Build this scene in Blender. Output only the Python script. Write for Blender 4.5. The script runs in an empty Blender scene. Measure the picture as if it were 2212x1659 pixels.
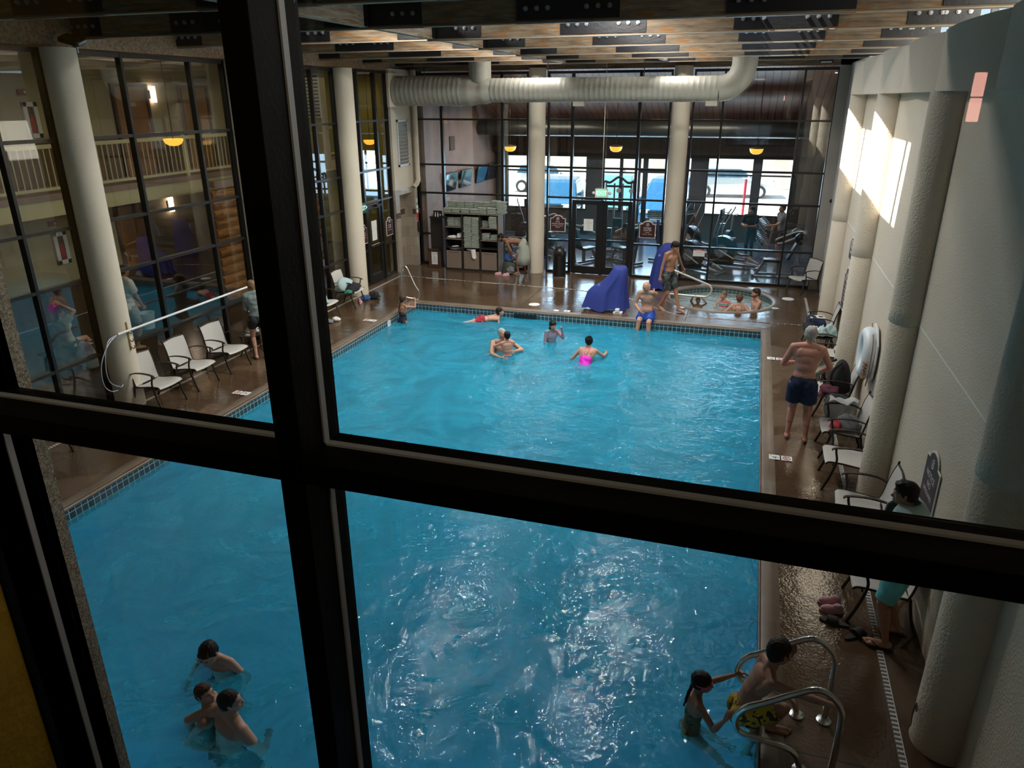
import bpy, bmesh, math, random
from mathutils import Vector, Matrix, Quaternion
random.seed(7)
SC = bpy.context.scene
COL = SC.collection
PI = math.pi

# ---------------------------------------------------------------- camera
cam_d = bpy.data.cameras.new('camera')
cam_d.sensor_width = 36.0
cam_d.sensor_fit = 'HORIZONTAL'
cam_d.lens = 1582.3 / 2212 * 36.0
cam_d.clip_start = 0.02
cam_d.clip_end = 400
cam = bpy.data.objects.new('camera', cam_d)
COL.objects.link(cam)
_R = ((0.95265328, 0.10709813, -0.28457285), (0.30403854, -0.3463175, 0.88748225), (-0.00350487, -0.931984, -0.36248247))
cam.matrix_world = Matrix(((_R[0][0], -_R[0][1], -_R[0][2], 0.0), (_R[1][0], -_R[1][1], -_R[1][2], 0.0),
                           (_R[2][0], -_R[2][1], -_R[2][2], 4.9), (0, 0, 0, 1)))
SC.camera = cam

# ---------------------------------------------------------------- sky, sun, daylight
w = bpy.data.worlds.new('sky')
SC.world = w
w.use_nodes = True
_bg = w.node_tree.nodes['Background']
_bg.inputs[0].default_value = (0.62, 0.80, 1.0, 1)
_bg.inputs[1].default_value = 2.2
sun_d = bpy.data.lights.new('sun', 'SUN')
sun_d.energy = 30.0
sun_d.angle = 0.009
sun_d.color = (1.0, 0.96, 0.9)
sun = bpy.data.objects.new('sun', sun_d)
COL.objects.link(sun)
sun.rotation_euler = Vector((0.61, 0.10, -0.785)).to_track_quat('-Z', 'Y').to_euler()
sun.location = (-10, 0, 20)

def area(name, loc, size, energy, color=(1, 1, 1), direction=(0, 0, -1)):
    d = bpy.data.lights.new(name, 'AREA')
    d.shape = 'RECTANGLE'
    d.size, d.size_y = size
    d.energy = energy
    d.color = color
    o = bpy.data.objects.new(name, d)
    COL.objects.link(o)
    o.location = loc
    o.rotation_euler = Vector(direction).to_track_quat('-Z', 'Y').to_euler()
    return o

# area lamps standing in for daylight below the unseen roof skylight, one bay between each pair of beams
for yb in (10.7, 13.0, 15.3, 17.5, 19.55):
    for xb in (-5.6, -2.2):
        area('skylight_daylight', (xb, yb, 6.42), (0.6, 0.3), 105 if yb < 16 else (75 if yb < 19 else 40), (1.0, 0.97, 0.93))
area('clerestory_daylight', (2.68, 9.9, 6.0), (17.2, 0.4), 160, (1.0, 0.92, 0.78), (-1, 0, -0.25))
area('gym_window_daylight', (-3.4, 27.8, 2.0), (8.6, 1.7), 330, (0.5, 0.72, 1.0), (0, -1, -0.25))
area('lobby_lamp_light', (-12.3, 15.0, 5.5), (3.0, 17.0), 60, (1.0, 0.82, 0.48))
for xg in (-7.0, -2.0):  # added warm fill areas above the gym pendants, to lift the dark room
    area('gym_fill_light', (xg, 24.3, 4.6), (2.5, 2.0), 120, (1.0, 0.84, 0.72))
area('hall_lamp_light', (-0.6, -0.6, 5.98), (1.2, 0.5), 4.5, (1.0, 0.82, 0.5), (-0.2, 1, -0.8))

SC.view_settings.view_transform = 'Standard'
SC.view_settings.look = 'None'
SC.view_settings.gamma = 1.0
SC.view_settings.exposure = 0.3
SC.view_settings.use_curve_mapping = False

# ---------------------------------------------------------------- mesh collector
class MB:
    def __init__(self):
        self.v, self.f = [], []
    def add(self, vs, fs, M=None):
        n = len(self.v)
        if M is None:
            self.v += [tuple(p) for p in vs]
        else:
            self.v += [tuple(M @ Vector(p)) for p in vs]
        self.f += [tuple(i + n for i in q) for q in fs]
        return self
    def box(self, x0, y0, z0, x1, y1, z1, M=None):
        x0, x1 = min(x0, x1), max(x0, x1); y0, y1 = min(y0, y1), max(y0, y1); z0, z1 = min(z0, z1), max(z0, z1)
        vs = [(x0, y0, z0), (x1, y0, z0), (x1, y1, z0), (x0, y1, z0), (x0, y0, z1), (x1, y0, z1), (x1, y1, z1), (x0, y1, z1)]
        return self.add(vs, [(0, 3, 2, 1), (4, 5, 6, 7), (0, 1, 5, 4), (1, 2, 6, 5), (2, 3, 7, 6), (3, 0, 4, 7)], M)
    def bar(self, p0, p1, w, h, up=(0, 0, 1)):
        p0, p1 = Vector(p0), Vector(p1)
        d = (p1 - p0).normalized()
        u = Vector(up)
        s = d.cross(u)
        if s.length < 1e-4:
            s = d.cross(Vector((1, 0, 0)))
        s.normalize(); u = s.cross(d).normalized()
        vs = []
        for p in (p0, p1):
            for a, b in ((-1, -1), (1, -1), (1, 1), (-1, 1)):
                vs.append(p + s * (a * w / 2) + u * (b * h / 2))
        return self.add(vs, [(0, 1, 2, 3), (7, 6, 5, 4), (0, 4, 5, 1), (1, 5, 6, 2), (2, 6, 7, 3), (3, 7, 4, 0)])
    def tube(self, pts, r, n=10, M=None, closed=False):
        pts = [Vector(p) for p in pts]
        k = len(pts)
        rs = r if isinstance(r, (list, tuple)) else [r] * k
        t0 = (pts[1] - pts[0]).normalized()
        a = Vector((0, 0, 1)) if abs(t0.z) < 0.9 else Vector((1, 0, 0))
        s = t0.cross(a).normalized()
        vs, fs = [], []
        for i, p in enumerate(pts):
            if closed:
                t = (pts[(i + 1) % k] - pts[i - 1]).normalized()
            else:
                t = (pts[min(i + 1, k - 1)] - pts[max(i - 1, 0)]).normalized()
            s = (s - t * s.dot(t))
            s = s.normalized() if s.length > 1e-6 else t.orthogonal().normalized()
            b = t.cross(s)
            for j in range(n):
                an = 2 * PI * j / n
                vs.append(p + s * (math.cos(an) * rs[i]) + b * (math.sin(an) * rs[i]))
        for i in range(k if closed else k - 1):
            for j in range(n):
                j2 = (j + 1) % n; i2 = (i + 1) % k
                fs.append((i * n + j, i * n + j2, i2 * n + j2, i2 * n + j))
        if not closed:
            fs.append(tuple(range(n - 1, -1, -1)))
            fs.append(tuple((k - 1) * n + j for j in range(n)))
        return self.add(vs, fs, M)
    def cyl(self, p0, p1, r0, r1=None, n=16, M=None):
        return self.tube([p0, p1], [r0, r0 if r1 is None else r1], n, M)
    def ell(self, c, r, nu=16, nv=10, M=None, R=None):
        if not isinstance(r, (list, tuple)):
            r = (r, r, r)
        c = Vector(c)
        vs, fs = [], []
        for i in range(nv + 1):
            th = PI * i / nv
            for j in range(nu):
                ph = 2 * PI * j / nu
                p = Vector((r[0] * math.sin(th) * math.cos(ph), r[1] * math.sin(th) * math.sin(ph), r[2] * math.cos(th)))
                if R is not None:
                    p = R @ p
                vs.append(c + p)
        for i in range(nv):
            for j in range(nu):
                j2 = (j + 1) % nu
                if i == 0:
                    fs.append((j, (i + 1) * nu + j, (i + 1) * nu + j2))
                elif i == nv - 1:
                    fs.append((i * nu + j, (i + 1) * nu + j, i * nu + j2))
                else:
                    fs.append((i * nu + j, (i + 1) * nu + j, (i + 1) * nu + j2, i * nu + j2))
        # weld poles
        n0 = len(vs)
        fs = [tuple(0 if q < nu else ((nv * nu) if q >= nv * nu else q) for q in f) for f in fs]
        return self.add(vs, fs, M)
    def lathe(self, prof, c=(0, 0, 0), n=24, M=None, cap=True):
        vs, fs = [], []
        c = Vector(c)
        for r, z in prof:
            for j in range(n):
                an = 2 * PI * j / n
                vs.append(c + Vector((r * math.cos(an), r * math.sin(an), z)))
        for i in range(len(prof) - 1):
            for j in range(n):
                j2 = (j + 1) % n
                fs.append((i * n + j, i * n + j2, (i + 1) * n + j2, (i + 1) * n + j))
        if cap:
            fs.append(tuple(range(n - 1, -1, -1)))
            fs.append(tuple((len(prof) - 1) * n + j for j in range(n)))
        return self.add(vs, fs, M)
    def prism(self, poly, h0, h1, M=None):
        """poly in XY, extruded along Z (use M to orient)"""
        n = len(poly)
        vs = [(x, y, h0) for x, y in poly] + [(x, y, h1) for x, y in poly]
        fs = [tuple(range(n - 1, -1, -1)), tuple(range(n, 2 * n))]
        fs += [(i, (i + 1) % n, n + (i + 1) % n, n + i) for i in range(n)]
        return self.add(vs, fs, M)
    def grid(self, fn, nu, nv, thick=0.0):
        vs = [Vector(fn(i / nu, j / nv)) for j in range(nv + 1) for i in range(nu + 1)]
        fs = [(j * (nu + 1) + i, j * (nu + 1) + i + 1, (j + 1) * (nu + 1) + i + 1, (j + 1) * (nu + 1) + i) for j in range(nv) for i in range(nu)]
        if thick:
            N = [Vector((0, 0, 0)) for _ in vs]
            for q in fs:
                nn = (vs[q[1]] - vs[q[0]]).cross(vs[q[3]] - vs[q[0]])
                for i in q:
                    N[i] += nn
            n = len(vs)
            vs2 = [v - N[i].normalized() * thick for i, v in enumerate(vs)]
            fs2 = [tuple(reversed([i + n for i in q])) for q in fs]
            rim = [i for i in range(nu + 1)] + [j * (nu + 1) + nu for j in range(1, nv + 1)] + [nv * (nu + 1) + i for i in range(nu - 1, -1, -1)] + [j * (nu + 1) for j in range(nv - 1, 0, -1)]
            side = [(rim[(k + 1) % len(rim)], rim[k], rim[k] + n, rim[(k + 1) % len(rim)] + n) for k in range(len(rim))]
            return self.add(vs + vs2, fs + fs2 + side)
        return self.add(vs, fs)

def obj(name, mb, mat, parent=None, smooth=False, bevel=0.0, loc=None, rot=None):
    me = bpy.data.meshes.new(name)
    me.from_pydata([tuple(v) for v in mb.v], [], mb.f)
    if smooth is not False:
        me.shade_smooth() if smooth is True else None
        if smooth is not True:
            me.shade_smooth()
            me.set_sharp_from_angle(angle=math.radians(smooth))
    me.materials.append(mat)
    o = bpy.data.objects.new(name, me)
    COL.objects.link(o)
    if parent is not None:
        o.parent = parent
    if loc is not None:
        o.location = loc
    if rot is not None:
        o.rotation_euler = rot
    if bevel:
        m = o.modifiers.new('bevel', 'BEVEL'); m.width = bevel; m.segments = 2; m.limit_method = 'ANGLE'
    return o

def tag(o, label, cat, group=None):
    o['label'] = label; o['category'] = cat
    if group:
        o['group'] = group
    return o
def thing(name, label, cat, loc=(0, 0, 0), rotz=0.0, group=None):
    o = bpy.data.objects.new(name, None)
    o.empty_display_size = 0.1
    COL.objects.link(o)
    o.location = loc; o.rotation_euler = (0, 0, rotz)
    return tag(o, label, cat, group)
def struct(name, mb, mat, **k):
    o = obj(name, mb, mat, **k); o['kind'] = 'structure'; return o
def sempty(name):
    o = bpy.data.objects.new(name, None); COL.objects.link(o); o['kind'] = 'structure'; return o
KIDS = {}
def kids(o):
    return [c for c in bpy.data.objects if c.parent == o]
def dup(root, loc, rotz=None, label=None, group=None, scale=None):
    r = root.copy(); COL.objects.link(r); r.location = loc
    if rotz is not None: r.rotation_euler = (0, 0, rotz)
    if label: r['label'] = label
    if group: r['group'] = group
    if scale: r.scale = scale
    for ch in kids(root):
        c = ch.copy(); COL.objects.link(c); c.parent = r
        for g in kids(ch):
            d = g.copy(); COL.objects.link(d); d.parent = c
    return r

# ---------------------------------------------------------------- materials
def nt(name):
    m = bpy.data.materials.new(name); m.use_nodes = True
    t = m.node_tree
    return m, t, t.nodes['Principled BSDF']
def N(t, ty, **k):
    n = t.nodes.new(ty)
    for a, b in k.items():
        if a in n.inputs.keys() if hasattr(n.inputs, 'keys') else False:
            n.inputs[a].default_value = b
        else:
            setattr(n, a, b)
    return n
def mat(name, color, rough=0.6, metal=0.0, bump=None, var=None, emit=None, spec=None, coat=None, alpha=None, coord='Object'):
    """bump=(scale, strength[, detail]); var=(scale, amount, second colour)"""
    m, t, b = nt(name)
    b.inputs['Base Color'].default_value = (*color, 1)
    b.inputs['Roughness'].default_value = rough
    b.inputs['Metallic'].default_value = metal
    if spec is not None: b.inputs['Specular IOR Level'].default_value = spec
    if coat: b.inputs['Coat Weight'].default_value = coat; b.inputs['Coat Roughness'].default_value = 0.1
    tc = t.nodes.new('ShaderNodeTexCoord')
    if bump:
        n = t.nodes.new('ShaderNodeTexNoise'); n.inputs['Scale'].default_value = bump[0]; n.inputs['Detail'].default_value = 3
        t.links.new(tc.outputs[coord], n.inputs['Vector'])
        bp = t.nodes.new('ShaderNodeBump'); bp.inputs['Strength'].default_value = bump[1]; bp.inputs['Distance'].default_value = 0.01 if len(bump) < 3 else bump[2]
        t.links.new(n.outputs['Fac'], bp.inputs['Height']); t.links.new(bp.outputs['Normal'], b.inputs['Normal'])
    if var:
        n = t.nodes.new('ShaderNodeTexNoise'); n.inputs['Scale'].default_value = var[0]; n.inputs['Detail'].default_value = 5
        t.links.new(tc.outputs[coord], n.inputs['Vector'])
        r = t.nodes.new('ShaderNodeMapRange'); r.inputs[1].default_value = 0.35; r.inputs[2].default_value = 0.7; r.inputs[3].default_value = 0; r.inputs[4].default_value = var[1]
        t.links.new(n.outputs['Fac'], r.inputs[0])
        mx = t.nodes.new('ShaderNodeMix'); mx.data_type = 'RGBA'
        mx.inputs[6].default_value = (*color, 1); mx.inputs[7].default_value = (*var[2], 1)
        t.links.new(r.outputs[0], mx.inputs[0]); t.links.new(mx.outputs[2], b.inputs['Base Color'])
    if emit:
        b.inputs['Emission Color'].default_value = (*emit[:3], 1); b.inputs['Emission Strength'].default_value = emit[3]
    return m

M = {}
M['stucco'] = mat('stucco', (0.62, 0.54, 0.43), 0.85, bump=(45, 0.9, 0.014), var=(1.2, 0.35, (0.50, 0.43, 0.33)))
M['stucco_smooth'] = mat('smooth_stucco', (0.64, 0.57, 0.46), 0.8, bump=(60, 0.25), var=(1.5, 0.4, (0.52, 0.46, 0.33)))
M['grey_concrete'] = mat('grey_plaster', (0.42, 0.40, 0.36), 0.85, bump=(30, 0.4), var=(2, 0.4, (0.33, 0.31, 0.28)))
M['black_frame'] = mat('black_painted_metal', (0.012, 0.011, 0.010), 0.32, bump=(40, 0.06))
M['fg_frame'] = mat('near_black_window_metal', (0.0025, 0.0025, 0.002), 0.55, spec=0.12, bump=(90, 0.1), var=(30, 0.2, (0.012, 0.010, 0.005)))
M['alu_strip'] = mat('aluminium_glazing_strip', (0.55, 0.56, 0.58), 0.5)
M['steel_plate'] = mat('black_steel_plate', (0.007, 0.0075, 0.010), 0.42, 0.0, bump=(25, 0.25))
M['bolt'] = mat('galvanised_bolt', (0.35, 0.36, 0.37), 0.4, 0.8)
M['chrome'] = mat('polished_steel_rail', (0.75, 0.73, 0.70), 0.2, 1.0)
M['white_metal'] = mat('white_painted_metal', (0.42, 0.41, 0.35), 0.45, bump=(12, 0.1), var=(6, 0.3, (0.35, 0.33, 0.27)))
M['white_plastic'] = mat('white_plastic', (0.75, 0.76, 0.76), 0.4)
M['black_plastic'] = mat('black_plastic', (0.012, 0.012, 0.013), 0.3)
M['rubber'] = mat('black_rubber', (0.015, 0.015, 0.017), 0.7)
M['bronze'] = mat('dark_bronze_frame', (0.030, 0.022, 0.016), 0.35, 0.3)
M['white_paint'] = mat('white_ink', (0.75, 0.72, 0.66), 0.6)
M['black_ink'] = mat('black_ink', (0.01, 0.01, 0.01), 0.6)
M['red_ink'] = mat('red_ink', (0.5, 0.02, 0.02), 0.6)
M['brown_wall'] = mat('brown_panel', (0.30, 0.20, 0.165), 0.6, var=(1.5, 0.5, (0.20, 0.13, 0.105)))
M['dark_wall'] = mat('dark_wall', (0.05, 0.045, 0.042), 0.7)
M['beige_wall'] = mat('beige_wall', (0.40, 0.34, 0.21), 0.75, bump=(40, 0.1))
M['cream_trim'] = mat('cream_painted_trim', (0.58, 0.52, 0.30), 0.55)
M['door_wood'] = mat('orange_veneer_door', (0.36, 0.16, 0.035), 0.45, var=(3, 0.6, (0.22, 0.09, 0.02)))
M['brown_laminate'] = mat('brown_laminate', (0.20, 0.15, 0.115), 0.5)
M['dark_laminate'] = mat('dark_laminate', (0.022, 0.018, 0.016), 0.45)
M['paper'] = mat('white_paper', (0.7, 0.7, 0.68), 0.7)
M['yellow_wall'] = mat('yellow_stucco', (0.62, 0.36, 0.02), 0.8, bump=(38, 0.8, 0.01), var=(9, 0.6, (0.46, 0.25, 0.012)))
M['maroon'] = mat('maroon_sign', (0.045, 0.010, 0.013), 0.5)

def glass_mat(name, tint=(0.93, 0.95, 0.94), ior=1.6, rough=0.0, base=0.0):
    m = bpy.data.materials.new(name); m.use_nodes = True; t = m.node_tree; t.nodes.clear()
    o = t.nodes.new('ShaderNodeOutputMaterial'); mx = t.nodes.new('ShaderNodeMixShader')
    tr = t.nodes.new('ShaderNodeBsdfTransparent'); tr.inputs[0].default_value = (*tint, 1)
    g = t.nodes.new('ShaderNodeBsdfGlossy'); g.inputs['Roughness'].default_value = rough; g.inputs[0].default_value = (1, 1, 1, 1)
    # Schlick reflectance that is the same from both sides of the pane
    ge = t.nodes.new('ShaderNodeNewGeometry'); dt = t.nodes.new('ShaderNodeVectorMath'); dt.operation = 'DOT_PRODUCT'
    t.links.new(ge.outputs['Normal'], dt.inputs[0]); t.links.new(ge.outputs['Incoming'], dt.inputs[1])
    def mth(op, a, b=None):
        q = t.nodes.new('ShaderNodeMath'); q.operation = op
        for i, x in enumerate((a, b)):
            if x is None: continue
            if isinstance(x, (int, float)): q.inputs[i].default_value = x
            else: t.links.new(x, q.inputs[i])
        return q.outputs[0]
    f0 = ((ior - 1) / (ior + 1)) ** 2 + base
    k = mth('POWER', mth('SUBTRACT', 1.0, mth('ABSOLUTE', dt.outputs['Value'])), 5.0)
    fac = mth('ADD', mth('MULTIPLY', k, 0.9 - f0), f0)
    t.links.new(fac, mx.inputs[0])
    t.links.new(tr.outputs[0], mx.inputs[1]); t.links.new(g.outputs[0], mx.inputs[2]); t.links.new(mx.outputs[0], o.inputs[0])
    return m
M['glass'] = glass_mat('window_glass', (0.88, 0.90, 0.88), 1.5, 0.0, 0.02)
M['glass_near'] = glass_mat('near_window_glass', (0.98, 0.985, 0.98), 1.42)
M['car_glass'] = mat('car_glass', (0.02, 0.06, 0.11), 0.08)

def deck_mat():
    m, t, b = nt('wet_brown_concrete')
    tc = t.nodes.new('ShaderNodeTexCoord')
    n1 = t.nodes.new('ShaderNodeTexNoise'); n1.inputs['Scale'].default_value = 0.7; n1.inputs['Detail'].default_value = 6
    n2 = t.nodes.new('ShaderNodeTexNoise'); n2.inputs['Scale'].default_value = 0.55; n2.inputs['Detail'].default_value = 3; n2.inputs['Distortion'].default_value = 0.6
    n3 = t.nodes.new('ShaderNodeTexNoise'); n3.inputs['Scale'].default_value = 34; n3.inputs['Detail'].default_value = 2
    n4 = t.nodes.new('ShaderNodeTexNoise'); n4.inputs['Scale'].default_value = 5; n4.inputs['Detail'].default_value = 4
    for n in (n1, n2, n3, n4): t.links.new(tc.outputs['Object'], n.inputs['Vector'])
    cr = t.nodes.new('ShaderNodeValToRGB')
    cr.color_ramp.elements[0].position = 0.3; cr.color_ramp.elements[0].color = (0.082, 0.050, 0.028, 1)
    cr.color_ramp.elements[1].position = 0.75; cr.color_ramp.elements[1].color = (0.135, 0.085, 0.050, 1)
    t.links.new(n1.outputs['Fac'], cr.inputs[0])
    # wet film: large patches, smoother and a bit darker where wet
    wr = t.nodes.new('ShaderNodeMapRange'); wr.inputs[1].default_value = 0.50; wr.inputs[2].default_value = 0.55; wr.inputs[3].default_value = 1; wr.inputs[4].default_value = 0
    t.links.new(n2.outputs['Fac'], wr.inputs[0])
    mx = t.nodes.new('ShaderNodeMix'); mx.data_type = 'RGBA'; mx.blend_type = 'MULTIPLY'; mx.inputs[7].default_value = (0.72, 0.70, 0.68, 1)
    t.links.new(wr.outputs[0], mx.inputs[0]); t.links.new(cr.outputs[0], mx.inputs[6]); t.links.new(mx.outputs[2], b.inputs['Base Color'])
    rr = t.nodes.new('ShaderNodeMapRange'); rr.inputs[1].default_value = 0; rr.inputs[2].default_value = 1; rr.inputs[3].default_value = 0.24; rr.inputs[4].default_value = 0.05
    t.links.new(wr.outputs[0], rr.inputs[0]); t.links.new(rr.outputs[0], b.inputs['Roughness'])
    ad = t.nodes.new('ShaderNodeMath'); ad.operation = 'MULTIPLY_ADD'; ad.inputs[1].default_value = 0.35
    t.links.new(n3.outputs['Fac'], ad.inputs[0]); t.links.new(n4.outputs['Fac'], ad.inputs[2])
    bp = t.nodes.new('ShaderNodeBump'); bp.inputs['Strength'].default_value = 0.5; bp.inputs['Distance'].default_value = 0.012
    t.links.new(ad.outputs[0], bp.inputs['Height']); t.links.new(bp.outputs['Normal'], b.inputs['Normal'])
    b.inputs['Specular IOR Level'].default_value = 0.7
    # control joints sawn in the slab
    return m
M['deck'] = deck_mat()
M['coping'] = mat('worn_stone_coping', (0.16, 0.115, 0.08), 0.35, bump=(20, 0.2), var=(2.5, 0.7, (0.22, 0.185, 0.155)))

def tile_mat(name, c1, c2, mortar, scale, w=0.5, h=0.5, bump=0.2, rough=0.25, msize=0.02, offset=0.0, axis='xz'):
    m, t, b = nt(name)
    tc = t.nodes.new('ShaderNodeTexCoord'); sp = t.nodes.new('ShaderNodeSeparateXYZ'); cb = t.nodes.new('ShaderNodeCombineXYZ')
    t.links.new(tc.outputs['Object'], sp.inputs[0])
    if axis == 'sum':
        a = t.nodes.new('ShaderNodeMath'); a.operation = 'ADD'; t.links.new(sp.outputs[0], a.inputs[0]); t.links.new(sp.outputs[1], a.inputs[1]); t.links.new(a.outputs[0], cb.inputs[0])
    else:
        t.links.new(sp.outputs['xyz'.index(axis[0])], cb.inputs[0])
    t.links.new(sp.outputs[2 if axis == 'sum' else 'xyz'.index(axis[1])], cb.inputs[1])
    br = t.nodes.new('ShaderNodeTexBrick'); br.offset = offset
    br.inputs['Scale'].default_value = scale; br.inputs['Color1'].default_value = (*c1, 1); br.inputs['Color2'].default_value = (*c2, 1); br.inputs['Mortar'].default_value = (*mortar, 1)
    br.inputs['Mortar Size'].default_value = msize; br.inputs['Brick Width'].default_value = w; br.inputs['Row Height'].default_value = h
    t.links.new(cb.outputs[0], br.inputs['Vector']); t.links.new(br.outputs['Color'], b.inputs['Base Color'])
    b.inputs['Roughness'].default_value = rough
    bp = t.nodes.new('ShaderNodeBump'); bp.invert = True; bp.inputs['Strength'].default_value = bump; bp.inputs['Distance'].default_value = 0.01
    t.links.new(br.outputs['Fac'], bp.inputs['Height']); t.links.new(bp.outputs['Normal'], b.inputs['Normal'])
    return m
M['pool_tile'] = tile_mat('teal_pool_tile', (0.012, 0.05, 0.075), (0.02, 0.075, 0.105), (0.42, 0.45, 0.42), 10, 1.0, 1.0, msize=0.05, axis='sum')
M['pool_tile_x'] = tile_mat('teal_tile_on_end', (0.012, 0.05, 0.075), (0.02, 0.075, 0.105), (0.42, 0.45, 0.42), 10, 1.0, 1.0, msize=0.05, axis='xz')
M['travertine'] = tile_mat('travertine_tile', (0.40, 0.34, 0.26), (0.27, 0.22, 0.17), (0.22, 0.19, 0.15), 3.3, 1.0, 1.0, msize=0.02, rough=0.4, offset=0.5, axis='sum')
M['mosaic'] = tile_mat('brown_mosaic_band', (0.07, 0.045, 0.03), (0.13, 0.09, 0.06), (0.03, 0.02, 0.015), 18, 1.0, 1.0, msize=0.04, offset=0.5, axis='sum')
M['planks'] = tile_mat('brown_board_ceiling', (0.34, 0.15, 0.09), (0.25, 0.11, 0.075), (0.02, 0.012, 0.01), 1.0, 40.0, 0.22, msize=0.012, rough=0.35, axis='yx')
M['logs'] = None

def wave_wood(name, c1, c2, c3, sx=(0.6, 8, 8), rough=0.6, flake=None, bump=0.4):
    m, t, b = nt(name)
    tc = t.nodes.new('ShaderNodeTexCoord'); mp = t.nodes.new('ShaderNodeMapping'); mp.inputs['Scale'].default_value = sx
    n = t.nodes.new('ShaderNodeTexNoise'); n.inputs['Scale'].default_value = 2.2; n.inputs['Detail'].default_value = 8; n.inputs['Roughness'].default_value = 0.65
    t.links.new(tc.outputs['Object'], mp.inputs[0]); t.links.new(mp.outputs[0], n.inputs['Vector'])
    cr = t.nodes.new('ShaderNodeValToRGB'); e = cr.color_ramp.elements
    e[0].position = 0.35; e[0].color = (*c1, 1); e[1].position = 0.62; e[1].color = (*c2, 1)
    t.links.new(n.outputs['Fac'], cr.inputs[0])
    n2 = t.nodes.new('ShaderNodeTexNoise'); n2.inputs['Scale'].default_value = 1.3; n2.inputs['Detail'].default_value = 10; n2.inputs['Roughness'].default_value = 0.72
    mp2 = t.nodes.new('ShaderNodeMapping'); mp2.inputs['Scale'].default_value = (sx[0] * 1.6, sx[1] * 1.3, sx[2] * 1.3)
    t.links.new(tc.outputs['Object'], mp2.inputs[0]); t.links.new(mp2.outputs[0], n2.inputs['Vector'])
    r = t.nodes.new('ShaderNodeMapRange'); r.inputs[1].default_value = 0.53; r.inputs[2].default_value = 0.60
    t.links.new(n2.outputs['Fac'], r.inputs[0])
    mx = t.nodes.new('ShaderNodeMix'); mx.data_type = 'RGBA'; mx.inputs[7].default_value = (*c3, 1)
    t.links.new(r.outputs[0], mx.inputs[0]); t.links.new(cr.outputs[0], mx.inputs[6]); t.links.new(mx.outputs[2], b.inputs['Base Color'])
    bp = t.nodes.new('ShaderNodeBump'); bp.inputs['Strength'].default_value = bump; bp.inputs['Distance'].default_value = 0.01
    t.links.new(n.outputs['Fac'], bp.inputs['Height']); t.links.new(bp.outputs['Normal'], b.inputs['Normal'])
    b.inputs['Roughness'].default_value = rough
    return m
M['beam_wood'] = wave_wood('weathered_whitewashed_timber', (0.08, 0.05, 0.028), (0.25, 0.185, 0.115), (0.24, 0.10, 0.018), (0.9, 9, 9))
M['beam_wood_y'] = wave_wood('weathered_timber_lengthwise', (0.22, 0.16, 0.11), (0.46, 0.40, 0.32), (0.24, 0.12, 0.05), (9, 0.9, 9))
M['log_wood'] = wave_wood('orange_log', (0.20, 0.07, 0.015), (0.36, 0.15, 0.035), (0.10, 0.035, 0.01), (6, 0.8, 6), 0.3)
M['wood_dark'] = wave_wood('dark_wood', (0.05, 0.025, 0.014), (0.10, 0.05, 0.028), (0.03, 0.015, 0.01), (6, 6, 1), 0.45)

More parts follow.
